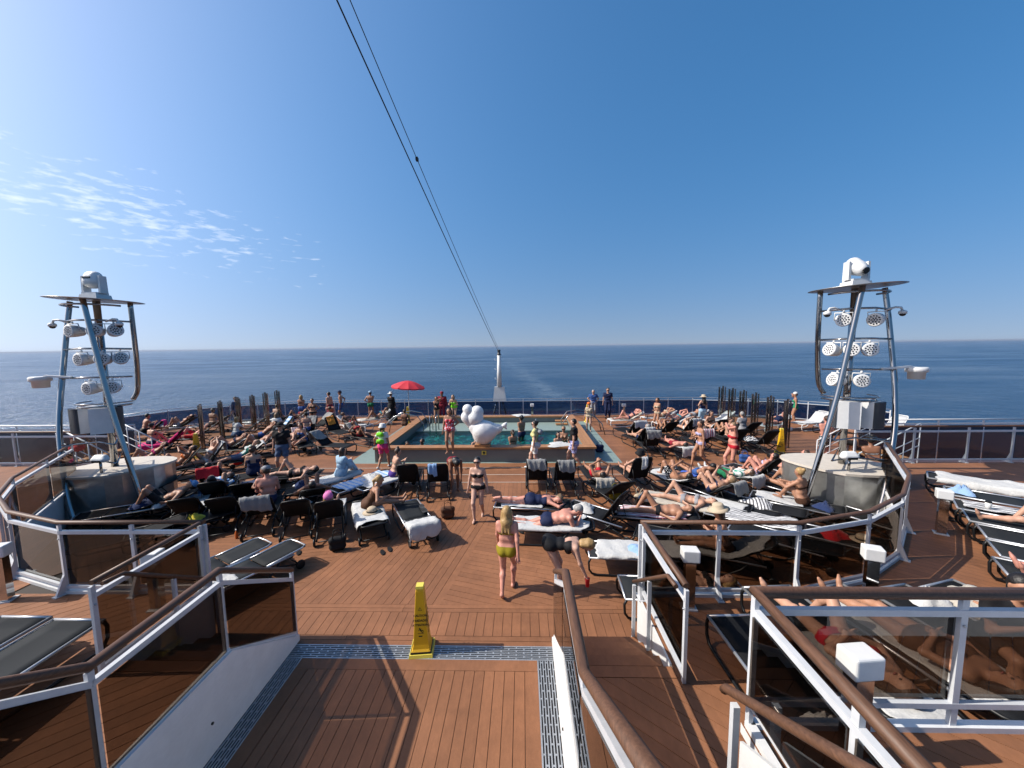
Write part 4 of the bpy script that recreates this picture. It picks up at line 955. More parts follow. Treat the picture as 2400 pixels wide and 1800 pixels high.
def towel(key, kind, mt, label, name='towel', cat='towel', group=None, off=(0, 0), w=None, r0=.26):
    p, rz, ang = LOUNGE[key]; a = R(ang); seedc[0] += 1; sd = seedc[0]
    hp = lambda d: back_pt(a, d)
    if kind == 'seat': m = strip_cloth([(-.86, SZ+.012), (HINGE-.05, SZ+.012), hp(.12) if ang < 8 else (hp(.05)[0]-.01, hp(.05)[1]+.02)], w or .66, sd, xo=off[0])
    elif kind == 'full': m = strip_cloth([(-.84, SZ+.012), (HINGE-.05, SZ+.012), (hp(.1)[0]-.012*math.sin(a), hp(.1)[1]+.012*math.cos(a)), (hp(.76)[0]-.012*math.sin(a), hp(.76)[1]+.012*math.cos(a))], w or .66, sd, xo=off[0], n=34)
    elif kind == 'head': # over the head end, hanging down behind
        t = hp(.80); m = strip_cloth([(hp(.3)[0]-.012*math.sin(a), hp(.3)[1]+.012*math.cos(a)), (hp(.74)[0]-.014*math.sin(a), hp(.74)[1]+.014*math.cos(a)), (t[0], t[1]+.03), (t[0]+.04, t[1]-.01), (t[0]+.055, t[1]-.16), (t[0]+.05, t[1]-.34)], w or .56, sd, amp=.017, xo=off[0])
    elif kind == 'foot':
        m = strip_cloth([(-.2, SZ+.012), (-.93, SZ+.014), (-.975, SZ-.01), (-.985, SZ-.25)], w or .6, sd, xo=off[0])
    elif kind == 'side':
        m = strip_cloth([(-.5, SZ+.012), (.1, SZ+.012)], w or .95, sd, xo=off[0] or .25)
    else:
        m = pile_cloth(sd, r0=r0)
        q = Matrix.Rotation(rz, 3, 'Z') @ Vector((off[0], off[1], 0)); z = SZ if off[1] < HINGE+.05 else SZ+(off[1]-HINGE)*math.tan(a)
        return m.build(name, MAT[mt], loc=(p.x+q.x, p.y+q.y, p.z+z-.012), rot=(0, 0, rz+sd), label=label, cat=cat, group=group)
    o = m.build(name, MAT[mt], loc=p, rot=(0, 0, rz), label=label, cat=cat, group=group)
    so = o.modifiers.new('thickness', 'SOLIDIFY'); so.thickness = .005; so.offset = 1
    return o
G1 = 'loungers along the promenade'; G2 = 'loungers nearer the stairs'; G3 = 'loungers beside the pool'; G4 = 'loungers on the terraces'
L_ = lounger
# --- right half, row with heads towards the camera along the promenade
L_('r1a', (1258, 1146), -90, 62, 'black lounger with upright back and a crumpled dark grey towel, right of the central walk', group=G1)
L_('r1b', (1320, 1146), -88, 60, 'black lounger with upright back under a long pale grey towel', group=G1)
L_('r1c', (1395, 1140), -85, 14, 'low black lounger carrying the sunbather in red swim shorts', group=G1)
L_('r1d', (1487, 1140), -80, 62, 'black upright lounger with a white cloth square, below the black sun hat', group=G1)
L_('r1e', (1572, 1148), -75, 18, 'low black lounger carrying the man in black patterned shorts', group=G1)
L_('r1f', (1640, 1142), -78, 8, 'low black lounger under the boy propped on his elbows', group=G1)
L_('r1g', (1700, 1142), -62, 18, 'black lounger with silver rail carrying the person in white socks', 's', G1)
L_('r1h', (1772, 1134), -62, 52, 'black upright lounger hiding a pale pair of bent legs', 's', G1)
L_('r1i', (1845, 1128), -65, 55, 'black upright lounger with a grey fleece over its back beside the steel plinth', 's', G1)
# second row
L_('r2a', (1248, 1212), -6, 3, 'flat lounger under the woman lying prone in a navy swimsuit', 's', G2)
L_('r2b', (1288, 1264), -4, 3, 'flat lounger with white towel under the man lying prone in navy trunks', 's', G2)
L_('r2c', (1408, 1238), -40, 58, 'black lounger with silver rail and steep back, alone behind the bending woman', 's', G2)
L_('r2d', (1530, 1238), -12, 5, 'flat lounger under the man sunbathing in small black briefs', 's', G2)
L_('r2e', (1590, 1207), -32, 3, 'flat dark lounger half covered by a cream towel', 's', G2)
L_('r2f', (1715, 1222), -40, 3, 'flat dark lounger with a white towel, next to the dotted garment', 's', G2)
L_('r2g', (1775, 1215), -40, 3, 'flat dark lounger with a dotted white garment dropped on it', 's', G2)
L_('r2h', (1860, 1210), -38, 4, 'flat lounger under the blonde woman sitting with her back turned', 's', G2)
# inside the bend of the right terrace railing
L_('r3a', (1690, 1330), -25, 32, 'dark lounger with grey towel under the woman with the straw hat behind the glass', 's', G2)
L_('r3b', (1830, 1300), -40, 5, 'dark lounger with silver rail behind the glass, beside the red towel', 's', G2)
L_('r3c', (1935, 1290), -38, 5, 'dark lounger behind the glass holding a red cloth and a straw hat', 's', G2)
L_('r3d', (1600, 1300), -25, 5, 'dark lounger behind the glass next to the corner of the stairs', 'k', G2)
L_('r3e', (1760, 1250), -35, 5, 'flat dark lounger with a striped towel just beyond the curved handrail', 's', G2)
L_('r2i', (1655, 1205), -36, 3, 'flat dark lounger between the cream towel and the white one', 's', G2)
L_('r3f', (2010, 1240), -60, 5, 'flat dark lounger squeezed between the plinth and the curved railing', 's', G2)
# front pair by the right stairs
L_('r4a', (3.72, 7.25), -4, 4, 'flat grey lounger with white and blue towels below the bending woman', 'g', G2, u=False)
L_('r4b', (1592, 1428), -3, 4, 'flat dark lounger with the bare bent legs on it, beside the stairs', 'g', G2)
# --- right half beyond the promenade
L_('r5a', (1520, 1062), -88, 58, 'black upright lounger with a grey towel over its head, first beside the pool walk', group=G3)
L_('r5b', (1578, 1064), -80, 10, 'low black lounger under the sunbather whose towel trails to the deck', group=G3)
L_('r5c', (1636, 1056), -85, 55, 'black upright lounger with a pink and white striped towel', group=G3)
L_('r5d', (1712, 1052), -80, 50, 'black lounger behind the woman in the red bikini', group=G3)
L_('r5e', (1778, 1058), -78, 52, 'empty black lounger with raised back left of the windscreen cone', group=G3)
L_('r6a', (1478, 1030), -70, 50, 'black lounger heaped with a white towel beside the pool walk', group=G3)
L_('r6b', (1555, 1028), -75, 45, 'black lounger behind the upright towelled one, second row by the pool', group=G3)
L_('r6c', (1605, 1024), -70, 50, 'black lounger with a small white folded towel on its head', group=G3)
L_('r6d', (1668, 1022), -75, 45, 'black lounger in front of the windscreen behind the two walking women', group=G3)
L_('r7a', (1468, 998), 5, 30, 'pale framed lounger with a sunbather on a raised knee near the stern', 'w', G3)
L_('r7b', (1545, 992), 10, 25, 'pale framed lounger behind the woman in the beige bikini', 'w', G3)
L_('r7c', (1620, 990), 8, 25, 'pale framed lounger below the woman in the straw hat near the stern', 'w', G3)
L_('r8a', (1812, 1010), 20, 30, 'lounger seen through the right windscreen with its pale frame', 'w', G3)
L_('r8b', (1900, 1006), 15, 40, 'pale lounger beyond the right windscreen below the woman in green', 'w', G3)
L_('r8c', (1960, 1016), 10, 35, 'dark lounger behind the right light tower', 's', G3)
L_('r8d', (2030, 1050), 20, 35, 'dark lounger under the woman in turquoise beyond the right tower', 's', G3)
L_('r8e', (2180, 1046), -150, 35, 'dark lounger beyond the railing at the far end of the right terrace', 's', G3)
L_('r8f', (2085, 1022), 20, 45, 'pale lounger with raised back beyond the woman with dark curly hair', 'w', G3)
# --- right terrace
rtw = ('under the spread white towels', 'with a light blue cloth on it', 'with a dotted cloth and white cup', 'under the person with a bent leg', 'next below the bent leg', 'second below the bent leg', 'at the near end of the row')
for i, (u, v) in enumerate(((2172, 1106), (2212, 1141), (2233, 1170), (2256, 1196), (2290, 1231), (2315, 1268), (2329, 1310))):
    f = at(u, v, T+SZ); h = R(-44+1.5*i); c = f+Vector((math.cos(h), math.sin(h), 0))*.95+Vector((-math.sin(h), math.cos(h), 0))*-.25
    L_('rt%d' % i, (c.x, c.y), math.degrees(h), 3, 'flat charcoal lounger in the curved terrace row, '+rtw[i], 'g', G4, z=T, u=False)
L_('rn0', (4.05, 3.42), -88, 4, 'flat black lounger poking out past the dark glass on the right landing', 's', G4, z=T, u=False)
L_('rn1', (4.80, 3.98), -86, 4, 'flat black lounger behind the dark glass corner', 's', G4, z=T, u=False)
L_('rn2', (5.66, 4.0), -78, 4, 'black lounger under the long bare legs behind the right glass', 's', G4, z=T, u=False)
L_('rn3', (6.48, 4.0), -78, 20, 'black lounger under the person in black behind the right glass', 's', G4, z=T, u=False)
L_('rn4', (7.28, 4.1), -74, 4, 'black lounger with a pale towel behind the right glass', 's', G4, z=T, u=False)
# --- left half, row along the promenade
L_('l1a', (410, 1120), 35, 45, 'black lounger with steep back under the sunbather with the orange book', group=G1)
L_('l1b', (475, 1110), 55, 55, 'black lounger with a pale towel over its raised back, beside the promenade', group=G1)
L_('l1c', (505, 1150), -60, 45, 'black lounger with raised dark back holding a red and black cloth', group=G1)
L_('l1d', (598, 1138), 30, 5, 'black lounger under the woman sitting in a dark blue swimsuit', group=G1)
L_('l1e', (680, 1140), 8, 5, 'black lounger under the sunbather stretched out with raised feet', group=G1)
L_('l1f', (775, 1150), 52, 4, 'flat lounger covered by a white towel under the woman in a pale blue robe', 's', G1)
L_('l1g', (852, 1155), 55, 4, 'flat lounger with crumpled white and blue towels, next to the robe', 's', G1)
L_('l1h', (905, 1150), 55, 4, 'flat lounger with white towel under the woman in purple briefs', 's', G1)
L_('l1i', (962, 1150), -80, 55, 'empty black upright lounger beside the woman in purple briefs', group=G1)
L_('l1j', (1028, 1150), -78, 55, 'black upright lounger with a light blue towel corner beside the bending woman in brown', group=G1)
# second row, heads towards the camera
L_('l2a', (455, 1222), -62, 40, 'black lounger with silver headrest nearest the left railing corner', group=G2)
L_('l2b', (540, 1226), -65, 45, 'black lounger with silver headrest between the railing and the grey towelled one', group=G2)
L_('l2c', (622, 1228), -66, 48, 'black lounger with a grey towel over its back, under the man in a cap', group=G2)
L_('l2d', (705, 1232), -66, 45, 'empty black lounger between the grey towel and the pink cap', group=G2)
L_('l2e', (778, 1238), -66, 48, 'black lounger under the woman in the pink cap', group=G2)
L_('l2f', (868, 1236), -62, 8, 'low lounger strewn with white towels under the blonde woman in brown', group=G2)
L_('l2g', (972, 1240), -60, 12, 'flat lounger with a white towel across, last of the row by the walk', 'g', G2)
# inside the left railing
L_('l3a', (370, 1215), 30, 22, 'black lounger under the man in the light blue cap', group=G2)
L_('l3b', (470, 1185), 35, 22, 'black lounger under the sunbather wrapped in a blue and white towel', group=G2)
L_('l3c', (300, 1225), 32, 15, 'grey lounger beside the left plinth holding a navy cloth', 's', G2)
L_('l3d', (430, 1260), 40, 5, 'dark lounger just inside the left railing with a yellow cloth', group=G2)
L_('l4a', (498, 1368), 62, 3, 'flat grey lounger beyond the left stair glass, left of the white towel', 'g', G2)
L_('l4b', (582, 1374), 62, 3, 'flat grey lounger beyond the left stair glass with a white towel on its foot', 'g', G2)
L_('l3e', (330, 1185), 30, 25, 'dark lounger behind the man in the light blue cap, against the plinth', group=G2)
L_('l3f', (560, 1195), 35, 8, 'low black lounger in the shade between the blue towel and the bare back', group=G2)
L_('l3g', (310, 1290), 38, 12, 'dark lounger against the inside of the left railing panes', group=G2)
L_('l3h', (650, 1185), 20, 5, 'low black lounger in front of the stretched out sunbather', group=G2)
# left terrace
L_('lt0', (-4.62, 3.3), -90, 3, 'flat grey lounger on the left terrace, half out of sight behind the other', 'g', G4, z=T, u=False)
L_('lt1', (-3.90, 3.26), -90, 3, 'flat grey lounger on the left terrace in full view', 'g', G4, z=T, u=False)
# --- left half beyond the promenade
L_('l5a', (530, 1070), 28, 28, 'black lounger under the first of two bent kneed sunbathers by the left windscreen', group=G3)
L_('l5b', (598, 1066), 30, 30, 'black lounger under the second of two sunbathers with bent knees', group=G3)
L_('l5c', (660, 1062), 40, 35, 'black lounger with the sunbather in pink shoes behind the man in black', group=G3)
L_('l5d', (712, 1056), 130, 40, 'black lounger with towel to the right of the man in black', group=G3)
L_('l5e', (778, 1062), 168, 42, 'black lounger with grey towel on its back, end of the row by the pool', group=G3)
L_('l6a', (650, 1026), 60, 45, 'black lounger with a small blue and white towel, second row left of the pool', group=G3)
L_('l6b', (720, 1026), 100, 45, 'black lounger draped in grey, second row left of the pool', group=G3)
L_('l6c', (790, 1026), 140, 48, 'black lounger with the orange towel', group=G3)
L_('l7a', (830, 1010), 165, 35, 'white framed lounger under the very tanned sunbather', 'w', G3)
L_('l7b', (880, 996), 25, 35, 'pale lounger with raised back near the woman in the long black dress', 'w', G3)
L_('l7c', (690, 996), 10, 30, 'pale lounger near the stern behind the group of standing bathers', 'w', G3)
L_('l7d', (600, 1006), 15, 35, 'dark lounger behind the left windscreen with a grey towel', 's', G3)
L_('l8a', (340, 1030), 25, 40, 'black lounger with pink cloth behind the left tower', group=G3)
L_('l8b', (385, 1058), 25, 45, 'black lounger under a bright pink towel', group=G3)
L_('l8c', (420, 1015), 15, 35, 'grey lounger behind the left windscreen end', 's', G3)
L_('l8d', (500, 1012), 15, 38, 'grey lounger seen through the left windscreen panes', 's', G3)
L_('l8e', (60, 1085), 30, 30, 'black lounger beyond the left terrace with a white and yellow towel', group=G3)

GX = 'loungers crowded in the gaps'
L_('x1', (515, 1180), -62, 40, 'black lounger with raised back between the blue towel and the bare backed man', 'k', GX)
L_('x2', (585, 1178), -64, 35, 'black lounger directly left of the bare backed man', 'k', GX)
L_('x3', (735, 1185), -60, 30, 'black lounger in the shadow below the long white towel', 'k', GX)
L_('x4', (560, 1100), 40, 40, 'black lounger on the edge of the promenade behind the curly haired woman', 'k', GX)
L_('x5', (340, 1105), 35, 40, 'black lounger between the left tower and the promenade', 'k', GX)
L_('x6', (450, 1045), 28, 35, 'black lounger beside the cone at the left windscreen', 'k', GX)
L_('x7', (555, 1040), 30, 40, 'black lounger in the second row at the left windscreen', 'k', GX)
L_('x8', (610, 1042), 35, 40, 'black lounger behind the second bent kneed sunbather', 'k', GX)
L_('x9', (745, 1012), 60, 40, 'dark lounger between the bikini woman and the orange towel', 'k', GX)
L_('x10', (850, 1040), 150, 40, 'black lounger close to the left pool apron', 'k', GX)
L_('x11', (1500, 1048), -75, 50, 'black lounger close to the right pool apron', 'k', GX)
L_('x12', (1690, 1035), -78, 45, 'black lounger half hidden behind the red bikini', 'k', GX)
L_('x13', (1740, 1030), -75, 45, 'black lounger beside the posts of the right windscreen', 'k', GX)
L_('x14', (1575, 1005), 10, 30, 'pale lounger in the gap between the two stern rows on the right', 'w', GX)
L_('x15', (1680, 1000), 8, 35, 'pale lounger near the right windscreen by the stern', 'w', GX)
L_('x16', (1430, 1180), -70, 40, 'black lounger behind the steep backed one with the silver rail', 'k', GX)
L_('x17', (1660, 1178), -62, 35, 'black lounger in the tight row behind the cream towel', 's', GX)
L_('x18', (1905, 1165), -60, 45, 'black lounger tucked against the right steel plinth', 's', GX)
L_('x19', (650, 1000), 12, 30, 'dark lounger behind the left group of standing bathers', 's', GX)
L_('x20', (1835, 1170), -58, 40, 'black lounger between the fleece and the seated blonde', 's', GX)
# --- towels
tw = towel
tw('r1a', 'head', 't_grey', 'dark grey towel crumpled over the first upright lounger right of the walk'); tw('r1b', 'head', 't_grey', 'long pale grey towel hanging over the second upright lounger', w=.5)
tw('r1c', 'head', 't_cream', 'cream towel under the head of the sunbather in red shorts'); tw('r1d', 'head', 't_white', 'small white square cloth on the upright lounger below the black hat', w=.2)
tw('r1e', 'full', 't_white', 'white towel under the man in black patterned shorts'); tw('r1f', 'side', 't_blue', 'bright blue towel slipping off the low lounger by the boy'); tw('r1g', 'head', 't_white', 'white towel hanging from the lounger of the person in white socks')
tw('r1i', 'head', 't_grey', 'grey fleece over the lounger back beside the steel plinth'); tw('r2b', 'full', 't_white', 'white towel under the man prone in navy trunks', w=.74); tw('r2a', 'seat', 't_white', 'white towel under the woman prone in the navy swimsuit')
tw('r2c', 'pile', 't_white', 'crumpled white cloth on the lone lounger with silver rail', off=(0, -.45)); tw('r2e', 'full', 't_cream', 'wide cream towel draped along the flat lounger', w=.8); tw('r2d', 'full', 't_pinkst', 'striped towel under the man in black briefs')
tw('r2f', 'seat', 't_white', 'white towel across the flat lounger near the plinth'); tw('r2g', 'pile', 't_bw', 'dotted white garment dropped on a flat lounger', 'garment', 'clothes', off=(0, .0), r0=.34); tw('r2h', 'seat', 't_white', 'white towel under the seated blonde woman')
tw('r3a', 'full', 't_grey', 'grey towel under the woman with the straw hat behind the glass', w=.72); tw('r3c', 'pile', 't_red', 'red cloth on the lounger behind the curved glass', 'garment', 'clothes', off=(0, .1)); tw('r3e', 'full', 't_bw', 'black and white striped towel beyond the curved handrail', w=.75); tw('r3d', 'pile', 't_white', 'white bundle on the lounger next to the stair corner', off=(.1, .3))
tw('r4a', 'full', 't_white', 'rumpled white towel on the lounger below the bending woman', w=.7); tw('r4a', 'pile', 't_sky', 'blue cloth laid on the white towel by the bending woman', off=(.1, .1), r0=.3); tw('r4b', 'pile', 't_white', 'white cloth under the bare bent legs by the stairs', off=(0, -.3), r0=.2)
tw('r5a', 'head', 't_grey', 'grey towel over the first lounger beside the pool walk'); tw('r5b', 'head', 't_white', 'white towel trailing to the deck from the low lounger'); tw('r5c', 'head', 't_pinkst', 'pink and white striped towel on an upright lounger'); tw('r6a', 'head', 't_white', 'white towel heaped over the lounger beside the pool walk', w=.7); tw('r6c', 'head', 't_bw', 'folded black and white towel on a lounger head'); tw('r7a', 'full', 't_cream', 'cream towel under the sunbather near the stern'); tw('r8b', 'full', 't_white', 'white towel on the lounger below the woman in green'); tw('r6d', 'pile', 't_bw', 'spotted bundle in front of the right windscreen', 'garment', 'clothes', off=(0, .3))
tw('rt0', 'full', 't_white', 'white towels spread over the far lounger of the right terrace row', w=.9); tw('rt1', 'pile', 't_sky', 'light blue cloth on the foot of the towelled terrace lounger', off=(0, -.7), r0=.2); tw('rt2', 'seat', 't_bw', 'dark dotted cloth beside the white cup', w=.5); tw('rt3', 'head', 't_white', 'white towel under the person with one bent leg on the right terrace')
tw('rn1', 'pile', 't_grey', 'grey bundle on the lounger behind the dark glass corner', off=(0, .2), r0=.35); tw('rn2', 'full', 't_white', 'white towel under the long bare legs'); tw('rn4', 'full', 't_cream', 'pale towel at the foot of the right glass', w=.9); tw('rn1', 'head', 't_white', 'white towel spilling below the right glass'); tw('rn0', 'pile', 't_white', 'white cloth at the end of the black lounger on the landing', off=(.1, .5), r0=.15)
tw('l1b', 'head', 't_white', 'pale towel over the raised lounger back beside the promenade'); tw('l1c', 'head', 't_redblk', 'red and black cloth hung over a lounger'); tw('l1f', 'full', 't_white', 'white towel on the lounger of the woman in the robe', w=.75); tw('l1f', 'pile', 't_navy', 'navy cloth at the end of the white towel near the robe', 'garment', 'clothes', off=(-.1, -.75)); tw('l1g', 'full', 't_bluewh', 'blue and white towel on a flat lounger by the robe', w=.75); tw('l1g', 'pile', 't_white', 'crumpled white sheet on the blue and white towel', off=(0, .3), r0=.35); tw('l1h', 'full', 't_white', 'white towel under the woman in purple briefs', w=.72); tw('l1j', 'head', 't_sky', 'light blue towel corner on the upright lounger by the bending woman', w=.25, off=(.1, 0))
tw('l2c', 'head', 't_grey', 'grey towel hung over the lounger of the man in a dark cap', w=.62); tw('l2e', 'seat', 't_white', 'white towel under the woman in the pink cap'); tw('l2f', 'full', 't_white', 'white towels strewn on the lounger of the blonde woman', w=.95); tw('l2g', 'head', 't_white', 'white towel across the flat lounger by the central walk', w=.8); tw('l2g', 'side', 't_black', 'black cloth hanging from the last lounger of the row', 'garment', 'clothes', w=.4, off=(-.42, 0)); tw('l2a', 'seat', 't_white', 'white towel on the lounger nearest the left railing corner', w=.5); tw('l2d', 'pile', 't_white', 'pale bundle on the empty lounger by the pink cap', off=(0, -.5), r0=.2)
tw('l3b', 'full', 't_bluewh', 'blue and white towel round the sunbather inside the left railing', w=.8); tw('l3c', 'pile', 't_navy', 'navy cloth with red print beside the left plinth', 'garment', 'clothes', off=(0, .4), r0=.32); tw('l3d', 'pile', 't_yel', 'yellow cloth inside the left railing', off=(0, .2), r0=.22) if 't_yel' in MAT else None; tw('l3a', 'pile', 't_white', 'white bundle behind the man in the light blue cap', off=(.1, .1), r0=.2); tw('l4b', 'foot', 't_white', 'white towel on the foot of a grey lounger beyond the left stairs', w=.7); tw('l4a', 'pile', 't_white', 'white bundle on a grey lounger beyond the left stairs', off=(.2, -.6), r0=.26)
tw('l5a', 'head', 't_white', 'white towel behind the first sunbather with bent knees'); tw('l5b', 'head', 't_white', 'white towel behind the second sunbather with bent knees'); tw('l5e', 'head', 't_grey', 'grey towel over the lounger at the pool end of the row'); tw('l5d', 'head', 't_pinkst', 'pale striped towel over the lounger right of the man in black'); tw('l6a', 'head', 't_bluewh', 'small blue and white towel on a lounger left of the pool', w=.3); tw('l6b', 'head', 't_grey', 'grey towel draped over a lounger in the second row'); tw('l6c', 'head', 't_orange', 'orange towel hanging from a lounger', w=.36); tw('l7b', 'full', 't_cream', 'pale towel on the raised lounger near the black dress'); tw('l7a', 'seat', 't_white', 'white towel under the very tanned sunbather'); tw('l8b', 'full', 't_pink', 'bright pink towel covering a lounger behind the left tower', w=1.0); tw('l8a', 'head', 't_pink', 'pink cloth on the lounger behind the left tower', w=.4); tw('l7d', 'head', 't_grey', 'grey towel on the lounger behind the left windscreen'); tw('l8e', 'full', 't_white', 'white towel with yellow beyond the left terrace'); tw('l8d', 'full', 't_grey', 'grey towel on the lounger seen through the left panes')
tw('x4', 'head', 't_white', 'white towel over the lounger behind the curly haired woman'); tw('x6', 'full', 't_grey', 'grey towel on the lounger beside the left cone'); tw('x9', 'head', 't_grey', 'grey towel on the lounger between the bikini and the orange towel'); tw('x10', 'head', 't_cream', 'cream towel on the lounger close to the left pool apron'); tw('x11', 'head', 't_white', 'white towel on the lounger close to the right pool apron', w=.45); tw('x13', 'pile', 't_white', 'white bundle beside the right windscreen posts', off=(0, -.2)); tw('x15', 'full', 't_white', 'white towel on the pale lounger by the right windscreen'); tw('x17', 'head', 't_grey', 'grey towel in the tight row behind the cream one'); tw('x18', 'seat', 't_white', 'white towel on the lounger against the right plinth'); tw('x2', 'seat', 't_navy', 'navy towel on the lounger left of the bare backed man'); tw('x3', 'pile', 't_grey', 'grey bundle in the shadow below the long white towel', off=(0, 0))
tw('r5e', 'pile', 't_bw', 'black and white cloth on the empty lounger left of the right cone', off=(0, -.5)); tw('r2h', 'pile', 't_navy', 'dark cloth behind the seated blonde', 'garment', 'clothes', off=(.1, .6), r0=.2); tw('rn3', 'pile', 't_white', 'white cloth beside the person in black', off=(-.2, -.6), r0=.2)
# ================================================================ PEOPLE
def nz(v): v = np.asarray(v, float); return v/np.linalg.norm(v)
A3 = lambda *v: np.array(v, float)
def ik(a, b, l1, l2, pole):
    d = b-a; D = np.linalg.norm(d); D2 = min(D, (l1+l2)*.995); u = d/max(D, 1e-6); e = a+u*D2
    x = (l1*l1-l2*l2+D2*D2)/(2*D2); h = math.sqrt(max(l1*l1-x*x, 0)); p = pole-u*(pole @ u); p = p/max(np.linalg.norm(p), 1e-6)
    return a+u*x+p*h, e
def pose(kind, S=1.0, **k):
    """joint targets in the person's frame: x to the right hand, y forward, z up, ground at 0 (sunbathers: bed frame, head towards +y)"""
    g = dict(seat=.0); v = A3
    if kind in ('stand', 'walk'):
        w = kind == 'walk'; st = k.get('stride', .26); zp = .92*S if not w else .895*S
        pel = v(k.get('shift', 0), 0, zp); le = k.get('lean', .03); s = nz(v(k.get('side', 0), le, 1))
        g.update(pel=pel, s=s, lat=v(1, 0, 0))
        if w: g.update(fr=v(.07, st, .085)*S, fl=v(-.07, -st, .12)*S, tr=v(0, 1, 0), tl=v(0, .75, -.6))
        else: g.update(fr=v(.1+k.get('wide', 0), .03, .085)*S, fl=v(-.1-k.get('wide', 0), -.02, .085)*S, tr=v(.2, 1, 0), tl=v(-.2, 1, 0))
        g.update(kr=v(.1, 1, 0), kl=v(-.1, 1, 0)); sh = pel+s*.5*S
        arms = k.get('arms', ('down', 'down'))
        for nm, sx, a in (('hr', 1, arms[0]), ('hl', -1, arms[1])):
            P = {'down': (.27*sx, .03, .80), 'swf': (.22*sx, .24, .88), 'swb': (.24*sx, -.2, .86), 'hip': (.15*sx, .02, 1.02), 'phone': (.08*sx, .3, 1.28), 'face': (.06*sx, .16, 1.52), 'head': (.1*sx, -.03, 1.72), 'belly': (.02*sx, .2, 1.08), 'wide': (.42*sx, .1, .95), 'back': (.1*sx, -.15, 1.0), 'fwd': (.2*sx, .42, 1.1), 'cross': (-.1*sx, .17, 1.2)}[a]
            g[nm] = v(*P)*S; g['e'+nm[1]] = v(sx*.9, -.5, -.2) if a in ('hip', 'head', 'face', 'cross') else v(.35*sx, -1, -.2)
        g.update(hd=nz(v(0, .08, 1)), fc=nz(v(k.get('look', 0), 1, k.get('nod', -.1))))
    elif kind == 'bend':
        pel = v(0, -.18, .90)*S; s = nz(v(0, .95, k.get('rise', .05)))
        g.update(pel=pel, s=s, lat=v(1, 0, 0), fr=v(.11, .05, .085)*S, fl=v(-.11, -.02, .085)*S, tr=v(.15, 1, 0), tl=v(-.15, 1, 0), kr=v(0, 1, 0), kl=v(0, 1, 0), hr=v(.12, .55, k.get('hz', .32))*S, hl=v(-.14, .35, k.get('hz2', .45))*S, er=v(.4, -.4, .2), el=v(-.4, -.4, .2), hd=nz(v(0, .9, .0)), fc=nz(v(0, .1, -1)))
    elif kind == 'sit':           # on the edge of a seat, feet down or hugged
        z = k.get('z', SZ+.02)+.10; s = nz(v(k.get('side', 0), k.get('lean', .12), 1)); pel = v(0, 0, z)
        g.update(pel=pel, s=s, lat=v(1, 0, 0)); f = k.get('feet', 'down')
        if f == 'down': g.update(fr=v(.13, .46, .085), fl=v(-.13, .44, .085), tr=v(.1, 1, 0), tl=v(-.1, 1, 0), kr=v(0, .3, 1), kl=v(0, .3, 1))
        elif f == 'out': g.update(fr=v(.12, .86, z-.03), fl=v(-.1, .84, z-.03), tr=v(.2, .5, 1), tl=v(-.2, .5, 1), kr=v(0, 0, 1), kl=v(0, 0, 1))
        elif f == 'knees': g.update(fr=v(.11, .50, z-.02), fl=v(-.11, .46, z-.02), tr=v(0, 1, .1), tl=v(0, 1, .1), kr=v(.05, 0, 1), kl=v(-.05, 0, 1))
        elif f == 'cross': g.update(fr=v(-.12, .32, z-.04), fl=v(.12, .38, z-.04), tr=v(-1, .4, 0), tl=v(1, .4, 0), kr=v(1, .5, .2), kl=v(-1, .5, .2))
        a = k.get('arms', 'lap'); c = pel+s*.5
        H = {'lap': ((.12, .35, z+.1), (-.12, .33, z+.1)), 'phone': ((.05, .36, z+.34), (-.08, .34, z+.32)), 'knees': ((.1, .46, z+.32), (-.12, .46, z+.32)), 'back': ((.24, -.25, z-.05), (-.24, -.25, z-.05)), 'chin': ((.03, .24, z+.5), (-.1, .3, z+.2)), 'reach': ((.3, .42, z+.2), (-.1, .3, z+.25)), 'hair': ((.1, -.02, z+.74), (-.14, .3, z+.1))}[a]
        g.update(hr=v(*H[0]), hl=v(*H[1]), er=v(.6, -.6, -.4), el=v(-.6, -.6, -.4), hd=nz(v(0, k.get('hl', .2), 1)), fc=nz(v(k.get('look', 0), 1, k.get('nod', -.25))))
    elif kind == 'supine':        # bed frame: head +y; th = slope of the backrest
        th = R(k.get('th', 0)); zb = SZ+.105; s = v(0, math.cos(th), math.sin(th)); fw = v(0, -math.sin(th), math.cos(th)); pel = v(0, .10, zb)
        g.update(pel=pel, s=s, lat=v(-1, 0, 0)); kn = k.get('knees', 0)     # 0 flat, 1 right up, 2 both up
        for nm, sx, up in (('r', -1, kn in (1, 2)), ('l', 1, kn == 2)):
            g['f'+nm] = v(.11*sx, -.36 if up else -.78, SZ+(.085 if up else .06)); g['t'+nm] = v(.1*sx, -1, .1) if up else v(.35*sx, -.35, 1); g['k'+nm] = v(.12*sx, -.15, 1)
        sh = pel+s*.5; a = k.get('arms', 'side')
        for nm, sx in (('r', -1), ('l', 1)):
            q = {'side': pel+s*.12+v(.27*sx, 0, -.02), 'belly': pel+s*.16+fw*.14+v(.04*sx, 0, 0), 'head': sh+s*.24+fw*.03+v(.10*sx, 0, 0), 'book': sh+s*-.02+fw*.38+v(.07*sx, 0, 0), 'up': sh+s*.30+fw*.1+v(.12*sx, 0, 0), 'out': pel+s*.2+v(.42*sx, 0, -.1)}[a]
            g['h'+nm] = q; g['e'+nm] = v(.9*sx, 0, -.3) if a not in ('head', 'up') else s*.2+v(sx, 0, .1)
        g.update(hd=nz(s+fw*.12), fc=nz(fw-s*.15+v(k.get('look', 0), 0, 0)))
    elif kind == 'prone':
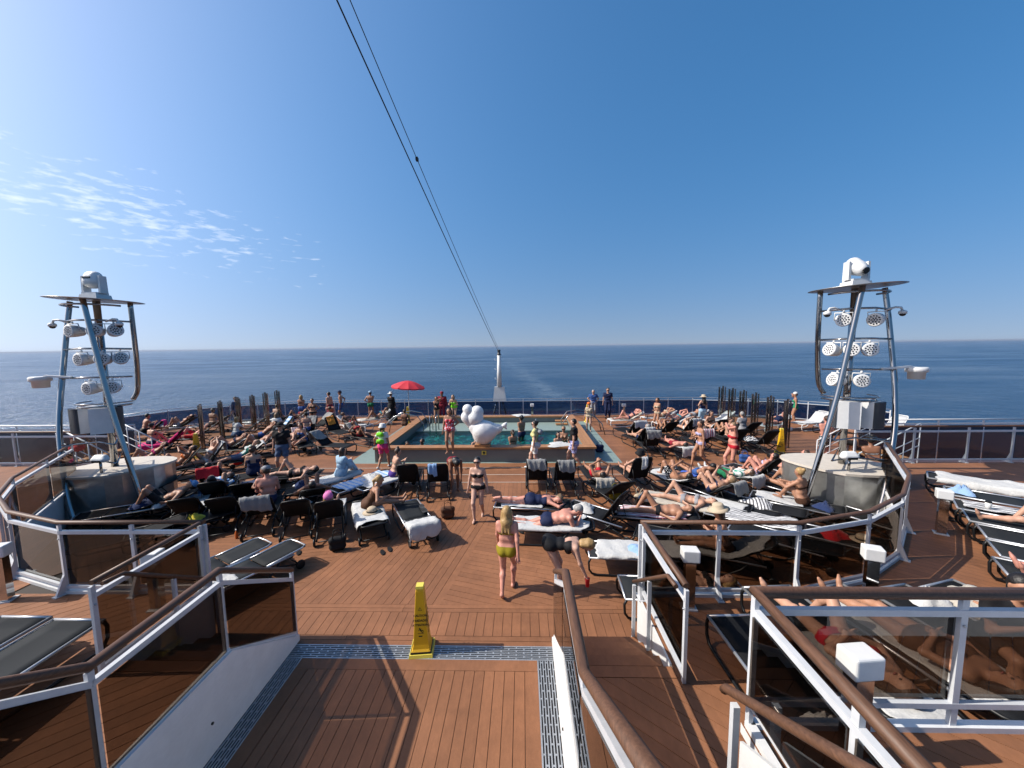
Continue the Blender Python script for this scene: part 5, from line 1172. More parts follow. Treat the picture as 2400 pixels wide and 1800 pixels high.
        zb = SZ+.115; up = k.get('prop', 0); s = nz(v(0, 1, .02+up)); fw = nz(v(0, .02+up, -1)); pel = v(0, -.02, zb)
        g.update(pel=pel, s=s, lat=v(1, 0, 0), fr=v(.1, -.86, SZ+.07), fl=v(-.1, -.88, SZ+.07), tr=v(.25, -1, -.3), tl=v(-.25, -1, -.3), kr=v(0, 0, -.2), kl=v(0, 0, -.2))
        if up: g.update(hr=v(.1, .66, SZ+.08+.1), hl=v(-.1, .66, SZ+.08+.1), er=v(.3, -.2, -1), el=v(-.3, -.2, -1), hd=nz(v(0, .8, .6)), fc=nz(v(0, 1, -.5)))
        else: g.update(hr=v(.08, .78, SZ+.04), hl=v(-.1, .76, SZ+.04), er=v(1, .2, 0), el=v(-1, .2, 0), hd=nz(v(0, 1, .18)), fc=nz(v(k.get('look', .7), .2, -.5)))
    return g
SKIN = {}
for nm, c in (('fair', (.60, .36, .27)), ('pink', (.60, .27, .20)), ('light', (.54, .30, .205)), ('tan', (.41, .205, .125)), ('dark', (.26, .115, .065)), ('deep', (.16, .07, .042))):
    SKIN[nm] = mat('skin_'+nm, c, .52, spec=.35, noise=.09, nscale=7, sss=.0)
mat('eye', (.02, .014, .01), .3); mat('lip', (.33, .08, .07), .5)
HAIR = {nm: mat('hair_'+nm, c, .48, spec=.4, noise=.25, nscale=25, bump=.3, bscale=50) for nm, c in (('black', (.012, .009, .008)), ('brown', (.055, .028, .016)), ('blond', (.40, .25, .10)), ('ash', (.22, .14, .075)), ('grey', (.30, .29, .28)))}
def clothmat(n, c, dots=None, sc=30):
    m = mat(n, c, .75, spec=.2, noise=.1, nscale=12)
    if dots:
        nt = m.node_tree; L = nt.links.new; b = nt.nodes['Principled BSDF']; old = b.inputs['Base Color'].links[0].from_socket; t = nt.nodes.new('ShaderNodeTexCoord'); vo = nt.nodes.new('ShaderNodeTexVoronoi'); vo.inputs['Scale'].default_value = sc; L(t.outputs['Object'], vo.inputs['Vector'])
        g = nt.nodes.new('ShaderNodeMath'); g.operation = 'LESS_THAN'; g.inputs[1].default_value = .36; L(vo.outputs['Distance'], g.inputs[0]); mx = nt.nodes.new('ShaderNodeMix'); mx.data_type = 'RGBA'; L(g.outputs[0], mx.inputs[0]); L(old, mx.inputs[6]); mx.inputs[7].default_value = (*dots, 1); L(mx.outputs[2], b.inputs['Base Color'])
    return m
for n, c in (('c_black', (.012, .012, .014)), ('c_navy', (.012, .02, .065)), ('c_olive', (.30, .24, .015)), ('c_red', (.50, .015, .03)), ('c_pink', (.72, .06, .22)), ('c_white', (.72, .72, .70)), ('c_blue', (.04, .10, .30)), ('c_jean', (.09, .13, .22)), ('c_sky', (.36, .52, .66)), ('c_brown', (.10, .045, .025)), ('c_green', (.02, .22, .10)), ('c_lime', (.22, .75, .03)), ('c_purple', (.07, .03, .22)), ('c_grey', (.30, .30, .32)), ('c_beige', (.52, .42, .30)), ('c_teal', (.05, .25, .30)), ('c_yellow', (.68, .62, .28)), ('c_lilac', (.45, .42, .62)), ('c_orange', (.70, .16, .03)), ('c_darkred', (.25, .015, .03))): clothmat(n, c)
clothmat('c_pinkcap', (.80, .22, .48)); clothmat('c_skycap', (.16, .34, .62)); clothmat('c_dotblack', (.014, .014, .016), (.6, .6, .6), 26); clothmat('c_floral', (.55, .05, .07), (.65, .62, .66), 16); clothmat('c_bluefloral', (.30, .30, .55), (.65, .65, .7), 18)
NREAL = [0]
def person(pos, rz, kind, label, sex='f', h=1.68, fat=1.0, skin='light', wear=(), hair=('short', 'brown'), hat=None, shades=False, res=.02, z=0.0, bed=None, world=False, held=None, mirror=False, **k):
    """pos: photo position of the feet/seat on its deck, or bed key; rz: compass the person faces (degrees; 0 = +x, 90 = away)"""
    if bed is not None:
        p, r0, ang = LOUNGE[bed]
        if kind == 'supine': k.setdefault('th', ang); S = h/1.70; loc, rot = p, r0
        elif kind == 'prone': S = h/1.70; loc, rot = p, r0
        else:
            S = h/1.70; q = Matrix.Rotation(r0, 3, 'Z') @ Vector((k.pop('bx', 0), k.pop('by', 0), 0)); loc, rot = p+q, R(rz-90)
    else:
        S = h/1.70; loc = (Vector((pos[0], pos[1], z)) if world else at(pos[0], pos[1], z)); rot = R(rz-90)
    g = pose(kind, S, **k); v = A3
    pel, s, lat = g['pel'], g['s'], g['lat']; lat = nz(lat-s*(lat @ s)); fw = np.cross(s, lat)
    f = sex == 'f'; T_ = .52*S; nk = pel+s*T_; sw = (.163 if f else .188)*S*(1+.3*(fat-1)); hw = .088*S*(1+.4*(fat-1))
    P = []; add = lambda n, a, b, ra, rb=None, kk=.035, ax=None, ff=1.0: P.append(prim(a, b, ra*S, None if rb is None else rb*S, kk*S, ax, ff, n))
    c0 = pel+s*.02*S; add('pelvis', c0-lat*.07*S*fat, c0+lat*.07*S*fat, (.122 if f else .112)*fat**.6, kk=.05, ax=fw, ff=1.12)
    c1 = pel+s*.20*S; add('waist', c1-lat*.055*S*fat, c1+lat*.055*S*fat, (.092 if f else .104)*fat, kk=.06, ax=fw, ff=1.12)
    c2 = pel+s*.37*S; add('chest', c2-lat*.085*S, c2+lat*.085*S, (.102 if f else .118)*fat**.6, kk=.06, ax=fw, ff=1.12)
    c3 = nk-s*.055*S; add('girdle', c3-lat*sw*.72, c3+lat*sw*.72, .062, kk=.06)
    if fat > 1.08: add('waist', pel+s*.13*S+fw*.04*S*fat, pel+s*.16*S+fw*.05*S*fat, .095*fat, kk=.08)
    for sx in (-1, 1):
        add('butt', pel-s*.035*S-fw*.045*S+lat*sx*.062*S, pel-s*.04*S-fw*.045*S+lat*sx*.064*S, (.098 if f else .088)*fat**.5, kk=.04)
        if f: add('breast', pel+s*.335*S+fw*.082*S+lat*sx*.072*S, pel+s*.345*S+fw*.07*S+lat*sx*.072*S, .062*fat**.5, kk=.03)
    hd, fc = g['hd'], nz(g['fc']-g['hd']*(g['fc'] @ g['hd'])*.75); hl = np.cross(fc, hd); hl = nz(hl)
    hc = nk+hd*.155*S+s*.01*S+fc*.01
    add('neck', nk-s*.03*S, hc-hd*.06*S, .052 if f else .058, .046 if f else .054, kk=.035)
    add('head', hc+hd*.035*S-fc*.012*S, hc+hd*.02*S+fc*.012*S, .086, .083, kk=.03)
    add('head', hc-hd*.045*S+fc*.02*S, hc-hd*.085*S+fc*.045*S, .062, .034, kk=.04)
    add('face', hc+hd*.005*S+fc*.088*S, hc-hd*.022*S+fc*.104*S, .010, .014, kk=.014)
    for sx in (-1, 1): add('ear', hc-fc*.008*S+hl*sx*.083*S+hd*.012*S, hc-fc*.01*S+hl*sx*.085*S-hd*.018*S, .016, .012, kk=.012)
    fing = []
    for nm, sx in (('r', 1), ('l', -1)):
        hp = pel+lat*sx*hw-s*.01*S; kn, an = ik(hp, g['f'+nm], .43*S, .425*S, g['k'+nm])
        add('thigh', hp, kn, (.088 if f else .083)*fat**.7, .054*fat**.4, kk=.04)
        d = nz(an-kn); bk = -nz(g['k'+nm]-d*(g['k'+nm] @ d)); add('shin', kn, kn+(an-kn)*.3+bk*.012*S, .052*fat**.3, .055*fat**.4, kk=.03); add('shin2', kn+(an-kn)*.3+bk*.012*S, an, .054*fat**.4, .034, kk=.03)
        t = nz(g['t'+nm]); upv = nz(-d-t*(-d @ t)) if abs(d @ t) < .98 else nz(bk)
        hl_ = an-t*.035*S-upv*.035*S; add('foot', hl_, an+t*.09*S-upv*.048*S, .037, .034, kk=.03, ax=upv, ff=1.15); add('foot', an+t*.09*S-upv*.048*S, an+t*.155*S-upv*.056*S, .034, .022, kk=.02, ax=upv, ff=1.35)
        shp = nk-s*.045*S+lat*sx*sw; el, wr = ik(shp, g['h'+nm], .285*S, .25*S, g['e'+nm])
        add('uparm', shp, el, (.047 if f else .055)*fat**.5, .037*fat**.4, kk=.04); add('forearm', el, wr, .039*fat**.3, .025, kk=.025)
        d = nz(wr-el); pn = nz(np.cross(d, nz(lat*.3+fw*.3+v(.1, .2, .9)))); e2 = wr+d*.085*S; add('hand', wr, e2, .028, .033, kk=.02, ax=pn, ff=1.7)
        sd = nz(np.cross(d, pn)); fing.append((e2, d, sd, pn, wr))
    V, Fq = sdf_mesh(P, res*(1 if res < .015 else 1))
    # which part of the body each point belongs to
    best = np.full(len(V), 9.0); own = np.zeros(len(V), int); tt = np.zeros(len(V))
    for i, p in enumerate(P):
        d, t = peval(p, V); m = d < best; best[m] = d[m]; own[m] = i; tt[m] = t[m]
    names = np.array([p['n'] for p in P])[own]; r_ = V-pel; sv = (r_ @ s)/S; fv = (r_ @ fw)/S; lv = (r_ @ lat)/S
    nb = len(V)
    # fingers and thumbs, eyes and mouth join the same skin
    mb_ = MB()
    if res < .026:
        for e2, d, sd, pn, wr in fing:
            for j, (o_, ln) in enumerate(((-.027, .058), (-.009, .068), (.009, .064), (.026, .05))):
                a = e2-d*.005*S+sd*o_*S; mb_.tube([a, a+d*ln*.5*S+pn*.006*S, a+d*ln*S+pn*.02*S], [.0085*S, .008*S, .006*S], 5)
            a = wr+d*.03*S+sd*.028*S; mb_.tube([a, a+d*.03*S+sd*.022*S, a+d*.062*S+sd*.026*S+pn*.01*S], [.011*S, .010*S, .007*S], 5)
    for sx in (-1, 1): mb_.ball(hc+fc*.087*S+hl*sx*.032*S+hd*.018*S, (.013*S, .013*S, .009*S), 6, 4, mi=1)
    q = nz(fc); mb_.tube([hc-hd*.058*S+fc*.083*S+hl*.022*S, hc-hd*.057*S+fc*.092*S, hc-hd*.058*S+fc*.083*S-hl*.022*S], [.005, .008*S, .005], 5, mi=2)
    mv = np.array([tuple(x) for x in mb_.v]); allV = np.concatenate([V, mv])
    quads = [list(x) for x in mb_.f]
    me = bpy.data.meshes.new('person'); polys = Fq.tolist()+[[i+nb for i in q_] for q_ in quads]
    me.from_pydata(allV.tolist(), [], polys); me.polygons.foreach_set('use_smooth', np.ones(len(polys), bool)); me.polygons.foreach_set('material_index', np.array([0]*len(Fq)+mb_.mi, np.int32))
    for m_ in (SKIN[skin], MAT['eye'], MAT['lip']): me.materials.append(m_)
    me.update()
    NREAL[0] += len(polys)
    o = link('person', me, loc=loc, rot=(0, 0, rot), label=label, cat='person')
    # vertex normals for clothing shells
    nrm = np.zeros_like(V); fa = V[Fq]; n_ = np.cross(fa[:, 2]-fa[:, 0], fa[:, 3]-fa[:, 1])
    for j in range(4): np.add.at(nrm, Fq[:, j], n_)
    nrm /= np.maximum(np.linalg.norm(nrm, axis=1, keepdims=True), 1e-9)
    tors = np.isin(names, ['pelvis', 'waist', 'chest', 'girdle', 'butt', 'breast']); low = np.isin(names, ['pelvis', 'butt', 'waist', 'thigh'])
    isn = lambda *a: np.isin(names, a)
    for (gm, mt) in wear:
        off = .008
        if gm == 'bottom': mask = low & (sv < .075) & ~(isn('thigh') & (tt > .10)); nm_ = 'bikini_bottom'
        elif gm == 'top': mask = tors & (sv > .285) & (sv < .385) & ((fv > -.02) | (sv < .335)); nm_ = 'bikini_top'
        elif gm == 'suit': mask = (tors & (sv < .40) & ~((fv < -.03) & (sv > .27) & (np.abs(lv) < .07))) & ~isn('girdle') | (isn('thigh') & (tt < .09)); nm_ = 'swimsuit'
        elif gm == 'briefs': mask = low & (sv < .06) & ~(isn('thigh') & (tt > .14)); nm_ = 'briefs'
        elif gm == 'trunks': mask = (low & (sv < .09) & ~isn('thigh')) | (isn('thigh') & (tt < .38)); nm_ = 'swim_trunks'; off = .012
        elif gm == 'shorts': mask = (low & (sv < .10) & ~isn('thigh')) | (isn('thigh') & (tt < .72)); nm_ = 'shorts'; off = .020
        elif gm == 'trousers': mask = (low & (sv < .10)) | isn('thigh', 'shin', 'shin2') & ~(isn('shin2') & (tt > .9)); nm_ = 'trousers'; off = .018
        elif gm == 'tshirt': mask = (tors & (sv > -.06)) | (isn('uparm') & (tt < .62)); nm_ = 'shirt'; off = .017
        elif gm == 'longshirt': mask = (tors & (sv > -.12)) | isn('uparm') | (isn('forearm') & (tt < .85)) | (isn('thigh') & (tt < .3)); nm_ = 'robe'; off = .024
        elif gm == 'vest': mask = tors & (sv > -.06) & ((sv < .44) | (np.abs(lv) < .12)); nm_ = 'vest'; off = .012
        elif gm == 'socks': mask = isn('foot') | (isn('shin2') & (tt > .72)); nm_ = 'socks'; off = .006
        elif gm == 'shoes': mask = isn('foot'); nm_ = 'shoes'; off = .010
        elif gm == 'wrap': mask = (isn('pelvis', 'butt', 'waist') & (sv < .12)) | isn('thigh') & (tt < .5); nm_ = 'sarong'; off = .016
        else: continue
        fm = mask[Fq].all(1)
        if fm.sum() < 4: continue
        used = np.unique(Fq[fm]); mp = np.full(len(V), -1); mp[used] = np.arange(len(used))
        Vs = V[used]+nrm[used]*off*S
        if gm in ('tshirt', 'shorts', 'longshirt'): Vs = Vs+nrm[used]*(.006*np.sin(sv[used]*40+lv[used]*25))[:, None]
        link(nm_, np_mesh(nm_, Vs, mp[Fq[fm]], MAT[mt]), o)
    # hair
    st, hcname = hair
    if st != 'bald':
        H = []; ad = lambda a, b, ra, rb=None, kk=.03: H.append(prim(a, b, ra*S, None if rb is None else rb*S, kk*S))
        ad(hc+hd*.045*S-fc*.024*S, hc+hd*.02*S-fc*.034*S, .091, .090)
        if st == 'short': pass
        elif st == 'bob':
            for sx in (-1, 1): ad(hc+hl*sx*.062*S-fc*.03*S, hc+hl*sx*.07*S-fc*.03*S-hd*.11*S, .05, .04)
            ad(hc-fc*.05*S, hc-fc*.05*S-hd*.10*S, .07, .06)
        elif st == 'long':
            bk = nk-fw*.085*S; ad(hc-fc*.045*S-hd*.02*S, bk, .068, .062)
            for sx in (-1, 0, 1): ad(bk+lat*sx*.05*S+s*.02, bk-s*(.16+.02*abs(sx))*S-fw*.03*S+lat*sx*.065*S, .042, .022)
            for sx in (-1, 1): ad(hc+hl*sx*.06*S-fc*.03*S, nk+lat*sx*.085*S-fw*.05*S, .05, .035)
        elif st == 'bun': ad(hc-fc*.10*S+hd*.06*S, hc-fc*.115*S+hd*.07*S, .045, .045)
        elif st == 'topbun': ad(hc-fc*.03*S+hd*.135*S, hc-fc*.03*S+hd*.15*S, .042, .04)
        elif st == 'tail': ad(hc-fc*.10*S+hd*.03*S, hc-fc*.14*S-hd*.03*S, .035, .038); ad(hc-fc*.14*S-hd*.03*S, hc-fc*.12*S-hd*.18*S, .036, .016)
        elif st == 'curly':
            rr_ = random.Random(int(hc[0]*1e4) % 999+7)
            for _ in range(22):
                d_ = nz(v(rr_.gauss(0, 1), rr_.gauss(0, 1), rr_.gauss(0, 1))); q_ = hc+hd*.05*S-fc*.03*S+(d_-fc*max(d_ @ fc, 0)*.7)*.085*S; ad(q_, q_+d_*.005, .038)
        Vh, Fh = sdf_mesh(H, max(.011, res*.7)); link('hair', np_mesh('hair', Vh, Fh, HAIR[hcname]), o)
    ROT = Matrix((Vector(hl), Vector(fc-hd*(fc @ hd)).normalized(), Vector(hd))).transposed()
    if hat:
        ht, hm = hat; m_ = MB(); cpos = hc+hd*.055*S-fc*.012*S
        if ht == 'cap':
            m_.lathe([(.104, -.01), (.106, .02), (.098, .055), (.07, .085), (.03, .1), (.002, .102)], 16, c=cpos, rot=ROT)
            mk = MB(); pts = [(-.075, .075), (-.06, .145), (0, .17), (.06, .145), (.075, .075)]; mk.prism(pts, 0, .008); m_.add([ROT @ Vector(p)+Vector(cpos) for p in mk.v], mk.f)
        elif ht == 'sun': m_.lathe([(.20, -.005), (.205, .0), (.12, .022), (.104, .03), (.10, .1), (.08, .118), (.002, .122)], 20, c=cpos, rot=ROT)
        elif ht == 'bucket': m_.lathe([(.15, -.035), (.152, -.03), (.11, .02), (.10, .1), (.085, .112), (.002, .115)], 18, c=cpos, rot=ROT)
        elif ht == 'swim': m_.lathe([(.098, -.02), (.104, .02), (.096, .06), (.07, .09), (.03, .104), (.002, .106)], 16, c=cpos, rot=ROT)
        m_.build({'cap': 'cap', 'sun': 'sun_hat', 'bucket': 'bucket_hat', 'swim': 'bathing_cap'}[ht], MAT[hm], o)
    if shades:
        m_ = MB(); q_ = Vector(hc+fc*.094*S+hd*.018*S)
        for sx in (-1, 1): m_.box(q_+Vector(hl)*sx*.034*S, (.058*S, .012, .04*S), ROT)
        m_.box(q_, (.14*S, .008, .01), ROT)
        for sx in (-1, 1): m_.bar(q_+Vector(hl)*sx*.07*S, Vector(hc-fc*.01+hl*sx*.092*S+hd*.018*S), .006, .01)
        m_.build('sunglasses', MAT['lens_dark'], o)
    return o, dict(hc=hc, hd=hd, fc=fc, nk=nk, pel=pel, s=s, fw=fw, lat=lat, fing=fing, loc=loc, rot=rot, S=S)
pe = person
W2 = lambda c: (('bottom', c), ('top', c)); SU = lambda c: (('suit', c),); TR = lambda c: (('trunks', c),)
N_, M_, F_ = .0135, .018, .023
# --- walking and standing on the centre of the deck
pe((1122, 1216), -97, 'walk', 'woman in a black bandeau bikini and headband walking towards the stairs', skin='fair', wear=W2('c_black'), hair=('bun', 'black'), shades=True, res=N_, h=1.62, stride=.2, arms=('down', 'down'))
pe((1190, 1390), 82, 'walk', 'blonde woman in an olive bikini walking away towards the pool', skin='pink', wear=W2('c_olive'), hair=('long', 'blond'), res=N_, h=1.60, fat=1.04, arms=('swb', 'swf'), stride=.2)
hero = pe((1312, 1384), -8, 'bend', 'blonde woman in a black swimsuit bending down for a red cup', skin='fair', wear=SU('c_black'), hair=('bob', 'blond'), res=N_, h=1.66, hz=.16, hz2=.5)
pe((1640, 1094), 180, 'walk', 'woman in a pale grey bikini walking past the right loungers', skin='tan', wear=W2('c_lilac'), hair=('bun', 'brown'), res=M_, h=1.68, arms=('belly', 'down'))
pe((1716, 1106), 178, 'walk', 'sunburnt woman in a red bikini with her hands at her mouth', skin='pink', wear=W2('c_red'), hair=('tail', 'ash'), res=M_, h=1.72, fat=1.1, arms=('face', 'face'), stride=.2)
yl = pe((1256, 1100), 165, 'walk', 'woman in a yellow top and white shorts walking along the pool with a backpack', skin='fair', wear=(('tshirt', 'c_yellow'), ('shorts', 'c_white'), ('shoes', 'c_white')), hair=('bun', 'black'), res=M_, h=1.76, fat=1.05, shades=True)
pe((1346, 1098), 168, 'walk', 'man in a black shirt and patterned shorts beside the pool corner', 'm', skin='light', wear=(('tshirt', 'c_black'), ('shorts', 'c_bluefloral'), ('shoes', 'c_black')), hair=('short', 'black'), res=M_, h=1.80, fat=1.1)
gl = pe((900, 1098), 78, 'walk', 'person with a lime green bag and pink shorts walking by the pool corner', skin='tan', wear=(('tshirt', 'c_white'), ('shorts', 'c_pink'), ('shoes', 'c_white')), hair=('tail', 'brown'), hat=('bucket', 'c_white'), res=M_, h=1.62, arms=('down', 'wide'))
pe((666, 1112), -80, 'stand', 'man in black shirt, grey shorts and cap standing on the promenade', 'm', skin='light', wear=(('tshirt', 'c_black'), ('shorts', 'c_jean'), ('shoes', 'c_black')), hair=('short', 'black'), hat=('cap', 'c_black'), shades=True, res=M_, h=1.83, fat=1.05, wide=.05)
pe((1066, 1150), -70, 'bend', 'dark haired woman in a red brown bikini bending over a lounger', skin='dark', wear=W2('c_darkred'), hair=('long', 'black'), res=M_, h=1.66, rise=.25, hz=.42)
# --- on and in the pool
pe((1056, 1062), -95, 'stand', 'woman in a red floral swimsuit standing on the front rim of the pool', skin='tan', wear=SU('c_floral'), hair=('bob', 'brown'), res=M_, h=1.62, fat=1.08, z=PH, shift=0, arms=('down', 'hip'))
pe((-3.2, 20.5), -80, 'stand', 'child in a dark swimsuit on the back shelf of the pool', skin='tan', wear=SU('c_black'), hair=('long', 'brown'), res=F_, h=1.45, z=.25, world=True, arms=('belly', 'face'))
pe((-2.3, 20.85), -95, 'stand', 'woman in a lime green swimsuit leaning on the pool ladder', skin='light', wear=SU('c_lime'), hair=('bob', 'ash'), res=F_, h=1.55, z=.25, world=True, lean=.45, arms=('fwd', 'fwd'))
pe((-3.25, 22.2), -90, 'stand', 'lifeguard in red hooded top behind the pool', 'm', skin='dark', wear=(('longshirt', 'c_darkred'), ('trousers', 'c_darkred')), hair=('bald', 'black'), hat=('cap', 'c_darkred'), res=F_, h=1.75, world=True)
WZ = .2
for (x, y, dz, rz, sk, hr, lab, wr) in ((-1.95, 17.6, -1.32, 80, 'pink', ('bald', 'black'), 'bald man up to his chest in the pool, back turned', ()), (-3.35, 15.6, -1.42, -60, 'dark', ('short', 'black'), 'dark haired swimmer low in the left pool corner', ()), (-2.75, 15.8, -1.36, -120, 'deep', ('short', 'black'), 'second swimmer low in the left pool corner', ()), (-.55, 15.9, -1.25, -40, 'light', ('short', 'grey'), 'grey haired bather beside the duck', ()), (-.28, 15.3, -1.38, 100, 'light', ('bob', 'blond'), 'fair haired bather right under the duck', ()),
                                      (1.05, 16.2, -1.1, 110, 'tan', ('tail', 'brown'), 'woman with a ponytail waist deep right of the duck', W2('c_black')), (1.42, 17.4, -.72, 120, 'tan', ('curly', 'black'), 'curly haired boy standing tall in the water', TR('c_navy')), (3.0, 16.4, -1.24, -70, 'light', ('long', 'black'), 'dark haired woman at the right pool end', ()), (3.3, 16.9, -1.1, -100, 'tan', ('short', 'ash'), 'woman in sunglasses standing behind the other two at the right pool end', ()), (3.42, 15.7, -1.3, 100, 'pink', ('short', 'brown'), 'sunburnt bather leaning on the right pool rim', ())):
    pe((x, y), rz, 'stand', lab, skin=sk, hair=hr, wear=wr, res=F_, h=1.68, z=WZ+dz, world=True, arms=('belly', 'belly'), shades='sunglasses' in lab)
pe((4.85, 19.4), -110, 'stand', 'child with an orange bathing cap climbing out beside the right pool arch', skin='fair', wear=(('tshirt', 'c_beige'),), hair=('short', 'brown'), hat=('swim', 'c_orange'), res=F_, h=1.45, world=True)
pe((-3.72, 16.5), 90, 'sit', 'child in brown sitting low against the left pool rim', skin='dark', wear=SU('c_brown'), hair=('short', 'brown'), res=F_, h=1.3, z=PH, world=True, feet='knees')
# --- along the stern rail
pe((1390, 978), -95, 'stand', 'grey haired man in blue shirt and pale trousers by the stern rail', 'm', skin='light', wear=(('tshirt', 'c_blue'), ('trousers', 'c_grey'), ('shoes', 'c_black')), hair=('short', 'grey'), res=F_, h=1.66, arms=('hip', 'hip'))
pe((1424, 980), -100, 'stand', 'officer in dark navy shirt and trousers by the stern rail', 'm', skin='light', wear=(('tshirt', 'c_navy'), ('trousers', 'c_navy'), ('shoes', 'c_black')), hair=('short', 'black'), res=F_, h=1.80, shades=True)
bd, bi = pe((918, 985), 85, 'stand', 'woman in a long black dress and white sun hat facing the sea', skin='light', wear=(('longshirt', 'c_black'), ('trousers', 'c_black')), hair=('short', 'black'), hat=('sun', 'c_white'), res=F_, h=1.66, arms=('down', 'phone'))
sk = MB(); sk.lathe([(.36, .04), (.34, .25), (.26, .6), (.18, .98), (.15, 1.05)], 20); sk.build('skirt', MAT['c_black'], bd)
pe((870, 980), 95, 'stand', 'bather in a light blue cap and green trunks facing the sea', 'm', skin='tan', wear=TR('c_green'), hair=('short', 'brown'), hat=('swim', 'c_sky'), res=F_, h=1.66, arms=('belly', 'hip'))
pe((775, 988), 170, 'stand', 'bare chested man standing with a red towel round his waist', 'm', skin='light', wear=(('shorts', 'c_darkred'),), hair=('short', 'black'), res=F_, h=1.76)
pe((801, 984), 200, 'stand', 'man in blue shorts and dark cap standing near the stern', 'm', skin='tan', wear=(('shorts', 'c_blue'),), hair=('short', 'brown'), hat=('cap', 'c_navy'), res=F_, h=1.78, arms=('back', 'down'))
pe((778, 1000), -70, 'bend', 'bather in bright pink trunks bending over a lounger', 'm', skin='pink', wear=TR('c_pink'), hair=('short', 'brown'), res=F_, h=1.66, rise=.5, hz=.5)
pe((709, 990), 100, 'stand', 'woman with blond hair and a blue wrap near the stern', skin='tan', wear=(('top', 'c_black'), ('wrap', 'c_blue')), hair=('bob', 'blond'), res=F_, h=1.62, arms=('belly', 'belly'))
pe((736, 1004), -85, 'stand', 'woman in a small black bikini with hands on her hips', skin='tan', wear=W2('c_black'), hair=('bun', 'black'), res=F_, h=1.64, arms=('hip', 'hip'), wide=.04)
pe((1540, 1006), -150, 'stand', 'woman in a beige bikini standing among the pale loungers', skin='tan', wear=W2('c_beige'), hair=('tail', 'brown'), res=F_, h=1.62, arms=('hip', 'belly'))
pe((1645, 1000), 100, 'stand', 'woman in straw hat, dark swimsuit and blue trousers near the stern', skin='light', wear=(('suit', 'c_navy'), ('trousers', 'c_sky')), hair=('long', 'black'), hat=('sun', 'c_beige'), res=F_, h=1.64, side=.12, arms=('down', 'hip'))
pe((1862, 992), 150, 'stand', 'woman in green swimsuit and white cap beyond the right windscreen', skin='tan', wear=SU('c_green'), hair=('short', 'brown'), hat=('swim', 'c_white'), res=F_, h=1.66, arms=('face', 'down'))
pe((556, 1000), -20, 'stand', 'person in a blue patterned wrap behind the left windscreen', skin='tan', wear=(('longshirt', 'c_jean'), ('trousers', 'c_dotblack')), hair=('short', 'black'), res=F_, h=1.70)
# --- right: sunbathers
pe(None, 0, 'prone', 'woman lying prone in a navy swimsuit by the central walk', bed='r2a', skin='pink', wear=(('suit', 'c_navy'), ('trunks', 'c_navy')), hair=('bun', 'ash'), res=N_, h=1.68, fat=1.16, look=.8)
pe(None, 0, 'prone', 'man lying prone in navy trunks on a white towel', 'm', bed='r2b', skin='pink', wear=TR('c_navy'), hair=('short', 'grey'), res=N_, h=1.76, fat=1.1, prop=.25)
pe(None, 0, 'supine', 'sunbather in red shorts lying with feet raised towards the pool', 'm', bed='r1c', skin='tan', wear=TR('c_red'), hair=('short', 'black'), res=M_, h=1.7, knees=1, arms='book')
pe(None, 0, 'supine', 'sunbather hidden under a black bucket hat', bed='r1d', skin='light', wear=SU('c_black'), hair=('short', 'black'), hat=('bucket', 'c_black'), res=M_, h=1.7, th=70, arms='out')
pe(None, 0, 'supine', 'man with raised knees in black patterned shorts holding a phone', 'm', bed='r1e', skin='tan', wear=(('shorts', 'c_dotblack'),), hair=('short', 'black'), res=M_, h=1.74, fat=1.12, knees=2, arms='book')
pe(None, 0, 'prone', 'dark haired boy propped on his elbows on a low lounger', 'm', bed='r1f', skin='tan', wear=TR('c_blue'), hair=('short', 'black'), res=M_, h=1.62, prop=.55)
pe(None, 0, 'supine', 'person in white socks under a green striped towel', bed='r1g', skin='fair', wear=(('tshirt', 't_grn'), ('shorts', 'c_green'), ('socks', 'c_white')), hair=('short', 'brown'), res=M_, h=1.68, arms='belly')
pe(None, 0, 'supine', 'sunbather with pale bent legs hidden by an upright lounger', bed='r1h', skin='pink', wear=W2('c_lilac'), hair=('short', 'black'), res=M_, h=1.66, knees=2, arms='side')
pe(None, 0, 'supine', 'sunbather with one leg out behind the grey fleece', bed='r1i', skin='pink', wear=SU('c_navy'), hair=('short', 'brown'), res=M_, h=1.66, knees=0, arms='out')
pe(None, 0, 'supine', 'man in small black briefs sunbathing with his head to the plinth', 'm', bed='r2d', skin='tan', wear=(('briefs', 'c_black'),), hair=('short', 'black'), res=N_, h=1.72, knees=1, arms='side')
pe(None, 120, 'sit', 'blonde woman in a dark bikini sitting with her back turned by the plinth', bed='r2h', by=.15, skin='tan', wear=W2('c_brown'), hair=('bun', 'blond'), res=N_, h=1.68, feet='knees', arms='knees', fat=1.03)
pe(None, 165, 'sit', 'woman with a straw hat reading behind the curved glass', bed='r3a', by=.05, skin='tan', wear=W2('c_brown'), hair=('bob', 'brown'), hat=('sun', 'c_beige'), res=M_, h=1.66, feet='out', arms='phone', lean=.2)
pe(None, 0, 'supine', 'sunbather with bare bent legs by the right stairs', bed='r4b', skin='light', wear=W2('c_black'), hair=('long', 'blond'), res=M_, h=1.66, knees=2, arms='side')
pe(None, 0, 'supine', 'sunbather whose bare feet show beyond the lone silver railed lounger', bed='r2e', skin='light', wear=W2('c_grey'), hair=('short', 'brown'), res=M_, h=1.66, knees=1, arms='side')
pe(None, 0, 'supine', 'sunbather in dark red shorts with towel trailing to the deck', 'm', bed='r5b', skin='pink', wear=TR('c_darkred'), hair=('short', 'black'), res=F_, h=1.7, arms='out')
pe(None, 0, 'supine', 'sunbather with bent knees beside the striped towel', bed='r5c', skin='tan', wear=W2('c_white'), hair=('short', 'brown'), res=F_, h=1.66, knees=2)
